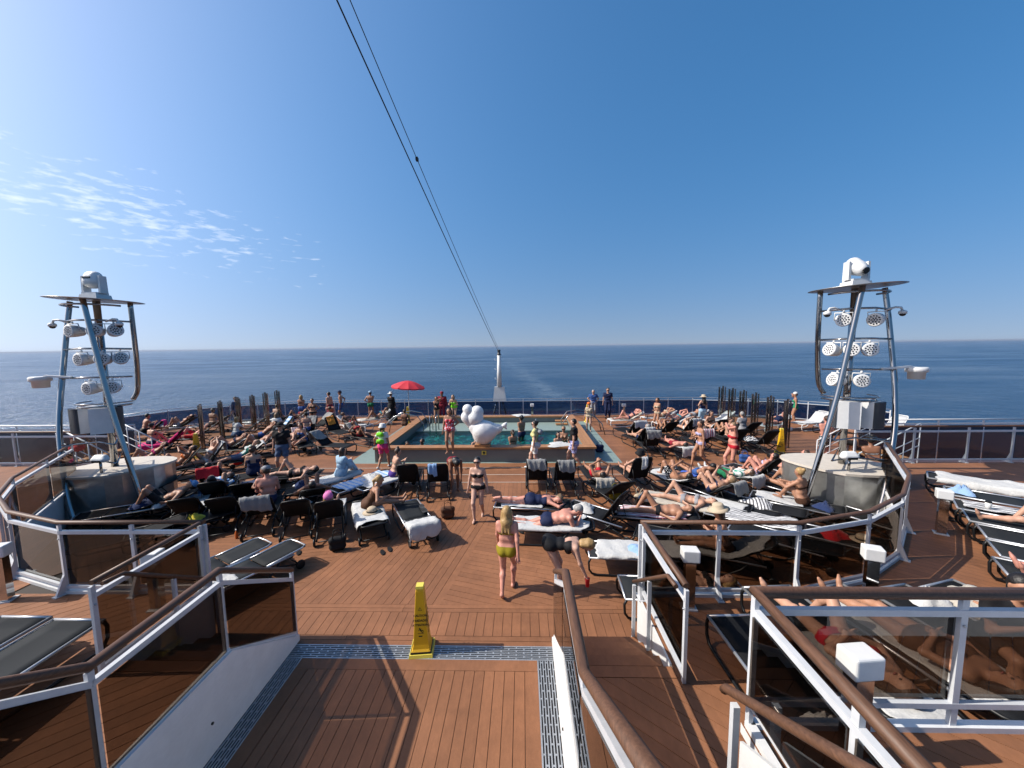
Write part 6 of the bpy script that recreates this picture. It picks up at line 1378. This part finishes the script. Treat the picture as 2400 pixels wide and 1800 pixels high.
pe(None, -60, 'sit', 'bare backed man sitting between the two walking women and the windscreen', 'm', bed='r5d', by=-.2, skin='light', wear=TR('c_black'), hair=('short', 'brown'), res=F_, h=1.74, arms='lap')
pe(None, -80, 'sit', 'woman leaning forward on the lounger behind the grey bikini', bed='r6d', by=-.3, skin='light', wear=W2('c_black'), hair=('long', 'brown'), res=F_, h=1.66, lean=.5)
pe(None, 0, 'supine', 'sunbather with arms behind the head, second row right of the pool', 'm', bed='r6b', skin='tan', wear=TR('c_black'), hair=('short', 'black'), res=F_, h=1.7, knees=2, arms='head')
pe(None, 0, 'supine', 'sunbather with bent arms on the lounger with the folded towel', bed='r6c', skin='light', wear=W2('c_white'), hair=('bob', 'brown'), res=F_, h=1.66, knees=1, arms='head')
pe(None, 0, 'supine', 'sunbather with one knee raised on a cream towel near the stern', bed='r7a', skin='pink', wear=W2('c_navy'), hair=('short', 'brown'), res=F_, h=1.66, knees=1, arms='head')
pe(None, 0, 'supine', 'sunbather with elbows out on a pale lounger by the stern', bed='r7b', skin='tan', wear=W2('c_beige'), hair=('short', 'brown'), res=F_, h=1.66, knees=0, arms='head')
pe(None, 0, 'supine', 'sunbather lying below the woman in the straw hat', bed='r7c', skin='tan', wear=TR('c_grey'), hair=('short', 'black'), res=F_, h=1.66, knees=0, arms='up')
pe(None, 0, 'supine', 'pink sunbather behind the right windscreen', bed='r8a', skin='pink', wear=SU('c_navy'), hair=('short', 'brown'), res=F_, h=1.66, knees=1)
pe((1932, 1086), 85, 'stand', 'sunburnt man in black patterned shorts seen through the right tower', 'm', skin='pink', wear=(('shorts', 'c_dotblack'),), hair=('short', 'brown'), res=M_, h=1.72, fat=1.1, arms=('belly', 'belly'))
pe(None, 100, 'sit', 'woman in a turquoise bikini and cap sitting beyond the right tower', bed='r8d', skin='pink', wear=W2('c_teal'), hair=('bun', 'ash'), hat=('cap', 'c_white'), res=M_, h=1.66, fat=1.15, feet='out', arms='lap')
pe((1985, 1092), 60, 'stand', 'tanned bather whose legs show under the right loudspeakers', skin='tan', wear=W2('c_black'), hair=('short', 'black'), res=M_, h=1.66)
pe((11.15, 10.6), 60, 'stand', 'woman with dark curly hair and a white bikini, back turned, beyond the right railing', skin='dark', wear=W2('c_white'), hair=('curly', 'black'), res=M_, h=1.66, z=.12, world=True, arms=('belly', 'belly'), side=-.15)
pe(None, 0, 'supine', 'sunbather in red beyond the far right terrace railing', bed='r8e', skin='dark', wear=SU('c_red'), hair=('short', 'black'), res=F_, h=1.66, knees=1)
# right terrace
pe(None, 0, 'supine', 'person with one bent bare leg on the curved terrace row', bed='rt3', skin='light', wear=W2('c_white'), hair=('short', 'brown'), res=N_, h=1.70, knees=1, arms='side')
pe(None, 0, 'supine', 'person stretched out behind the right glass with long bare legs and a dark top', bed='rn2', skin='tan', wear=(('suit', 'c_brown'),), hair=('long', 'black'), res=N_, h=1.72, knees=0, arms='belly')
pe(None, -110, 'sit', 'person in black clothes sitting behind the right glass', 'm', bed='rn3', by=.1, skin='tan', wear=(('tshirt', 'c_black'), ('shorts', 'c_black')), hair=('short', 'black'), res=N_, h=1.74, feet='down', arms='phone', lean=.3)
pe(None, 0, 'supine', 'sunbather whose bare feet show above the brown corner handrail', bed='rt6', skin='pink', wear=SU('c_navy'), hair=('short', 'brown'), res=M_, h=1.66, knees=0)
pe(None, 0, 'supine', 'sunbather in a red bikini behind the dark glass corner', bed='rn1', skin='light', wear=W2('c_red'), hair=('long', 'brown'), res=N_, h=1.68, knees=1, arms='belly')
pe(None, 0, 'supine', 'man in blue trunks lying on the pale towel behind the right glass', 'm', bed='rn4', skin='tan', wear=TR('c_blue'), hair=('short', 'black'), res=N_, h=1.74, knees=2, arms='side')
# --- left: sunbathers
pe(None, 0, 'supine', 'sunbather shading the face with an orange book', bed='l1a', skin='tan', wear=W2('c_orange'), hair=('short', 'brown'), res=M_, h=1.66, knees=2, arms='book')
pe(None, 0, 'supine', 'pale sunbather on the raised lounger beside the promenade', bed='l1b', skin='light', wear=W2('c_white'), hair=('bun', 'brown'), res=M_, h=1.66, knees=1, arms='up')
pe(None, 0, 'supine', 'sunbather behind the red and black cloth', 'm', bed='l1c', skin='tan', wear=TR('c_navy'), hair=('short', 'black'), res=M_, h=1.70, knees=1)
pe(None, 120, 'sit', 'curly haired woman in a dark blue swimsuit sitting with her back turned', bed='l1d', skin='light', wear=SU('c_navy'), hair=('curly', 'brown'), res=N_, h=1.66, fat=1.16, feet='out', arms='lap', look=.5)
pe(None, 0, 'supine', 'sunbather stretched out head down with raised feet on the left', bed='l1e', skin='light', wear=W2('c_black'), hair=('short', 'black'), res=M_, h=1.70, knees=1, arms='out')
pe(None, 60, 'sit', 'woman in a pale blue robe sitting with a cup', bed='l1f', by=.35, skin='light', wear=(('longshirt', 'c_sky'), ('trousers', 'c_sky')), hair=('bob', 'brown'), res=N_, h=1.68, feet='knees', arms='phone')
pe(None, 35, 'sit', 'woman in a beige top and purple briefs sitting cross legged', bed='l1h', by=.3, skin='light', wear=(('top', 'c_beige'), ('bottom', 'c_purple')), hair=('topbun', 'brown'), res=N_, h=1.66, feet='cross', arms='phone', lean=.25)
pe(None, 118, 'sit', 'bare backed man in dark cap sitting among the black loungers', 'm', bed='l2c', by=-.5, skin='pink', wear=TR('c_navy'), hair=('short', 'brown'), hat=('cap', 'c_grey'), res=N_, h=1.78, feet='out', arms='lap', fat=1.06)
pe(None, -75, 'sit', 'shaded companion facing the man in the dark cap', bed='l2c', by=-.95, bx=.1, skin='dark', wear=W2('c_navy'), hair=('short', 'brown'), res=M_, h=1.64, feet='down', arms='knees')
pe(None, 0, 'supine', 'woman in a pink cap lying back with crossed feet', bed='l2e', skin='light', wear=W2('c_white'), hair=('long', 'blond'), hat=('cap', 'c_pinkcap'), res=N_, h=1.66, knees=0, arms='belly') if 'c_pinkcap' in MAT else None
pe(None, 25, 'sit', 'blonde woman in a brown swimsuit leaning over the white towels', bed='l2f', by=-.35, skin='tan', wear=SU('c_brown'), hair=('tail', 'blond'), res=N_, h=1.68, fat=1.1, feet='out', arms='reach', lean=.6, side=.15)
pe(None, 0, 'supine', 'man in a light blue cap sunbathing inside the left railing', 'm', bed='l3a', skin='tan', wear=(('shorts', 'c_black'),), hair=('short', 'brown'), hat=('cap', 'c_skycap'), res=N_, h=1.78, knees=2, arms='side') if 'c_skycap' in MAT else None
pe(None, 0, 'supine', 'sunbather under the blue and white towel inside the left railing', bed='l3b', skin='light', wear=(('longshirt', 't_bluewh'),), hair=('short', 'brown'), res=M_, h=1.66, knees=0, arms='belly')
pe(None, 0, 'supine', 'first of two tanned sunbathers with bent knees by the left windscreen', bed='l5a', skin='tan', wear=W2('c_navy'), hair=('short', 'brown'), res=F_, h=1.70, knees=2, arms='head')
pe(None, 0, 'supine', 'second of two tanned sunbathers with bent knees', 'm', bed='l5b', skin='tan', wear=TR('c_black'), hair=('short', 'ash'), res=F_, h=1.72, knees=2, arms='side')
pe(None, 0, 'supine', 'sunbather in pink shoes behind the man in black', bed='l5c', skin='light', wear=(('shorts', 'c_black'), ('shoes', 'c_pink')), hair=('short', 'brown'), res=F_, h=1.70, knees=1)
pe(None, -90, 'sit', 'sunbather in blue sitting between the loungers left of the pool', bed='l5d', skin='light', wear=SU('c_blue'), hair=('bob', 'brown'), res=F_, h=1.64, feet='out', lean=.2)
pe(None, 100, 'sit', 'woman with a white shirt sitting, second row left of the pool', bed='l6a', skin='light', wear=(('tshirt', 'c_white'),), hair=('bob', 'ash'), res=F_, h=1.64, feet='down')
pe(None, 110, 'sit', 'bare backed person with dark bun, second row left of the pool', bed='l6b', skin='light', wear=W2('c_blue'), hair=('bun', 'black'), res=F_, h=1.66, feet='out')
pe(None, 0, 'supine', 'very tanned sunbather lying back on a white lounger', 'm', bed='l7a', skin='deep', wear=TR('c_darkred'), hair=('short', 'black'), res=F_, h=1.72, knees=1, arms='side')
pe(None, 0, 'supine', 'tanned sunbather on the raised pale lounger near the black dress', bed='l7b', skin='dark', wear=W2('c_teal'), hair=('short', 'brown'), res=F_, h=1.66, knees=2)
pe(None, 0, 'supine', 'sunbather on the pale lounger near the stern on the left', bed='l7c', skin='tan', wear=W2('c_red'), hair=('short', 'brown'), res=F_, h=1.66, knees=1)
pe(None, 60, 'sit', 'person sitting hunched with dark hair behind the left tower', 'm', bed='l8a', skin='tan', wear=TR('c_black'), hair=('short', 'black'), res=F_, h=1.72, feet='out', arms='knees', lean=.3)
pe(None, 80, 'sit', 'person sitting beside the pink towel facing the sea', bed='l8b', by=-.4, skin='light', wear=W2('c_navy'), hair=('bun', 'black'), res=F_, h=1.66, feet='knees', arms='knees')
pe(None, 0, 'supine', 'sunbather lying behind the left windscreen end', bed='l8c', skin='tan', wear=TR('c_grey'), hair=('short', 'brown'), res=F_, h=1.7, knees=2, arms='head')
pe(None, 90, 'sit', 'person sitting seen through the left panes', bed='l8d', skin='tan', wear=W2('c_black'), hair=('short', 'brown'), res=F_, h=1.66, feet='out')
pe((-13.35, 12.1), 100, 'sit', 'tanned bather in red top sitting with back turned beyond the left terrace', skin='dark', wear=W2('c_red'), hair=('bun', 'brown'), res=M_, h=1.72, fat=1.1, z=.75, world=True, feet='down')
pe(None, 0, 'supine', 'sunbather in a green bikini left of the bare backed man', bed='x1', skin='tan', wear=W2('c_green'), hair=('long', 'black'), res=M_, h=1.66, knees=1, arms='belly')
pe(None, 0, 'supine', 'shaded sunbather in black trunks below the long white towel', 'm', bed='x3', skin='dark', wear=TR('c_black'), hair=('short', 'black'), res=M_, h=1.74, knees=2)
pe(None, 0, 'supine', 'sunbather in a striped top at the edge of the left promenade', bed='x4', skin='light', wear=(('tshirt', 't_grn'), ('shorts', 'c_jean')), hair=('bun', 'ash'), res=M_, h=1.66, knees=0)
pe(None, 0, 'supine', 'sunbather with raised knee between the left tower and the promenade', bed='x5', skin='tan', wear=W2('c_pink'), hair=('short', 'brown'), res=M_, h=1.66, knees=1, arms='head')
pe(None, 0, 'supine', 'sunbather lying beside the cone at the left windscreen', 'm', bed='x6', skin='pink', wear=(('shorts', 'c_red'),), hair=('short', 'brown'), res=F_, h=1.72, knees=1)
pe(None, 70, 'sit', 'woman in white sitting in the second row at the left windscreen', bed='x7', skin='light', wear=(('tshirt', 'c_white'), ('shorts', 'c_jean')), hair=('bob', 'blond'), res=F_, h=1.66, feet='out', arms='phone')
pe(None, 0, 'supine', 'sunbather in blue trunks behind the second bent kneed sunbather', 'm', bed='x8', skin='tan', wear=TR('c_blue'), hair=('short', 'black'), res=F_, h=1.72, knees=0, arms='head')
pe(None, 0, 'supine', 'tanned sunbather close to the left pool apron', bed='x10', skin='dark', wear=W2('c_red'), hair=('short', 'black'), res=F_, h=1.66, knees=1)
pe(None, 0, 'supine', 'sunbather with folded arms close to the right pool apron', 'm', bed='x11', skin='light', wear=TR('c_navy'), hair=('short', 'grey'), res=F_, h=1.72, knees=0, arms='belly')
pe(None, 0, 'supine', 'sunbather half hidden behind the woman in the red bikini', bed='x12', skin='tan', wear=W2('c_black'), hair=('short', 'brown'), res=F_, h=1.66, knees=2)
pe(None, 100, 'sit', 'person in a grey shirt sitting beside the right windscreen posts', bed='x13', skin='light', wear=(('tshirt', 'c_grey'),), hair=('short', 'grey'), res=F_, h=1.68, feet='down')
pe(None, 0, 'supine', 'sunbather in the gap between the two stern rows on the right', bed='x14', skin='pink', wear=W2('c_teal'), hair=('short', 'brown'), res=F_, h=1.66, knees=1, arms='up')
pe(None, 0, 'supine', 'sunbather with a book in the tight row behind the cream towel', bed='x17', skin='light', wear=W2('c_navy'), hair=('short', 'ash'), res=M_, h=1.66, knees=2, arms='book')
pe(None, 0, 'supine', 'sunbather with raised feet tucked against the right plinth', bed='x18', skin='pink', wear=W2('c_purple'), hair=('short', 'brown'), res=M_, h=1.66, knees=0, arms='side')
pe(None, 85, 'sit', 'bare backed man sitting behind the left group of standing bathers', 'm', bed='x19', skin='light', wear=TR('c_grey'), hair=('short', 'brown'), res=F_, h=1.72, feet='down')
pe(None, 0, 'supine', 'woman in a straw hat lying between the fleece and the seated blonde', bed='x20', skin='tan', wear=W2('c_brown'), hair=('long', 'brown'), hat=('sun', 'c_beige'), res=M_, h=1.66, knees=1)
# ================================================================ SMALL THINGS
def tote(p, rz, mt, label, name='beach_bag', w=.4, h_=.3):
    o = empty(name, p, rz, label=label, cat='bag'); V, Fq = sdf_mesh([prim((-w/2+.09, 0, .1), (w/2-.09, 0, .1), .095, .095, .04, ax=(0, 1, 0), f=1.1), prim((-w/2+.07, 0, h_-.06), (w/2-.07, 0, h_-.06), .085, .085, .06)], .018); link('body', np_mesh('body', V, Fq, MAT[mt]), o)
    for s in (-1, 1): MB().tube([(-.09, s*.06, h_-.02), (-.08, s*.07, h_+.12), (0, s*.075, h_+.17), (.08, s*.07, h_+.12), (.09, s*.06, h_-.02)], .009, 6).build('handle', MAT[mt], o)
tote(at(1443, 1172), .2, 'c_olive', 'yellow green beach bag standing between two loungers'); 
tote(at(792, 1290), .4, 'c_black', 'black bag beside the lounger strewn with white towels', w=.34); tote(at(1405, 1060), .1, 'c_navy', 'dark bag on the right pool rim', w=.34)
# red cup in the bending woman's hand
inf = hero[1]; Mx = Matrix.Rotation(inf['rot'], 3, 'Z'); e2, d_, sd_, pn_, wr_ = inf['fing'][0]
cp = Mx @ Vector(e2+d_*.03+pn_*.02)+inf['loc']
o = empty('red_cup', cp, label='red drinking cup held by the bending woman', cat='cup'); MB().lathe([(.032, -.09), (.042, .06), (.044, .062), (.04, .062), (.031, -.085)], 16).build('shell', MAT['c_red'], o); MB().lathe([(.0, .045), (.039, .046)], 16).build('drink', MAT['c_brown'], o)
# white cup on the terrace row
p, r0, a_ = LOUNGE['rt2']; o = empty('white_cup', p+Matrix.Rotation(r0, 3, 'Z') @ Vector((.12, -.55, SZ+.012)), label='white takeaway cup with dark lid on the terrace lounger', cat='cup'); MB().lathe([(.035, 0), (.045, .15)], 14).build('shell', MAT['c_white'], o); MB().lathe([(.048, .15), (.048, .165), (.04, .175), (.002, .176)], 14).build('lid', MAT['c_black'], o)
def lay_hat(p, mt, label, s=1.0):
    o = empty('straw_hat', p, label=label, cat='hat'); MB().lathe([(.2*s, .0), (.205*s, .004), (.11*s, .02)], 22).build('brim', MAT[mt], o); MB().lathe([(.112*s, .018), (.10*s, .09*s), (.07*s, .115*s), (.002, .12*s)], 22).build('crown', MAT[mt], o); MB().lathe([(.116*s, .022), (.113*s, .045)], 22).build('band', MAT['c_black'], o)
p, r0, a_ = LOUNGE['r3c']; lay_hat(p+Matrix.Rotation(r0, 3, 'Z') @ Vector((0, .55, SZ+.05)), 'c_beige', 'straw hat lying on the lounger behind the curved glass')
p, r0, a_ = LOUNGE['l2f']; lay_hat(p+Matrix.Rotation(r0, 3, 'Z') @ Vector((-.05, .1, SZ+.06)), 'c_beige', 'straw hat lying on the white towels by the blonde woman', 1.1)
# flip flops
def flops(u, v, z, label):
    o = empty('flip_flops', at(u, v, z), .5, label=label, cat='shoes')
    for s in (-1, 1): MB().lathe([(.055, .0), (.06, .01), (.055, .02)], 14, c=(s*.08, s*.03, .004), sx=.8, sy=2.1).build('sole', MAT['c_black'], o)
flops(2222, 1216, T, 'black flip flops on the right terrace boards'); flops(1215, 1250, 0, 'black sandals under the prone woman\'s lounger')
# towels on the pool rim and coiled white sheet at the back
for (x, y, r0_, lab) in ((2.95, 14.55, .36, 'white towel spread on the front right rim of the pool'), (1.35, 20.85, .32, 'white towel bundle on the back rim of the pool'), (-1.7, 20.85, .2, 'small white towel on the back rim behind the ladder')):
    pile_cloth(int(r0_*100), r0=r0_, h=.07, sx=1.5).build('towel', MAT['t_white'], loc=(x, y, PH-.012), label=lab, cat='towel')
# backpacks
def backpack(pi, mt, label):
    info = pi[1]; Mx = Matrix.Rotation(info['rot'], 3, 'Z'); c = info['pel']+info['s']*.32-info['fw']*.17
    o = empty('backpack', Mx @ Vector(c)+info['loc'], info['rot'], label=label, cat='bag'); V, Fq = sdf_mesh([prim((-.06, 0, -.14), (.06, 0, -.14), .09, .09, .04), prim((-.05, 0, .12), (.05, 0, .12), .085, .085, .06), prim((-.04, -.07, -.1), (.04, -.07, -.1), .06, .06, .03)], .018); link('body', np_mesh('body', V, Fq, MAT[mt]), o)
    for s in (-1, 1): MB().tube([(s*.07, .05, .2), (s*.09, .14, .22), (s*.1, .2, .14)], .012, 6).build('strap', MAT[mt], o)
backpack(yl, 'c_grey', 'grey backpack on the woman in the yellow top'); backpack(gl, 'c_lime', 'lime green backpack on the person in pink shorts')
for u, v, lab in ((1238, 1186, 'black flip flops behind the prone woman'), (690, 1300, 'black flip flops in front of the row of upright loungers'), (905, 1292, 'dark sandals before the towel strewn lounger'), (1425, 1215, 'dark sandals beside the silver railed lounger'), (1550, 1090, 'flip flops at the edge of the right promenade'), (735, 1095, 'sandals by the pool end of the left row'), (1110, 1165, 'sandals on the central walk beside the bending woman in brown')): flops(u, v, 0, lab)
def bottle(p, label, c='c_sky', hh=.22):
    o = empty('bottle', p, label=label, cat='bottle'); MB().lathe([(.03, 0), (.033, .01), (.033, hh*.62), (.014, hh*.8), (.014, hh*.9)], 12).build('body', MAT[c], o); MB().lathe([(.016, hh*.9), (.016, hh), (.001, hh+.001)], 10).build('cap', MAT['c_white'], o)
for u, v, lab, c in ((1336, 1195, 'small blue bottle between the two prone sunbathers', 'c_sky'), (842, 1205, 'pale bottle behind the blonde woman in brown', 'c_white'), (1530, 1170, 'green bottle by the low lounger row', 'c_green'), (555, 1262, 'orange bottle under the left row of loungers', 'c_orange')): bottle(at(u, v), lab, c)
tote(at(1500, 1182), .6, 'c_beige', 'beige beach bag behind the steep backed lounger'); tote(at(560, 1090), .3, 'c_red', 'red beach bag on the left promenade edge', w=.36); tote(at(1745, 1085), -.3, 'c_blue', 'blue beach bag behind the woman in the red bikini', w=.36); tote(at(1050, 1215), .2, 'c_brown', 'brown bag beside the central walk', w=.34)
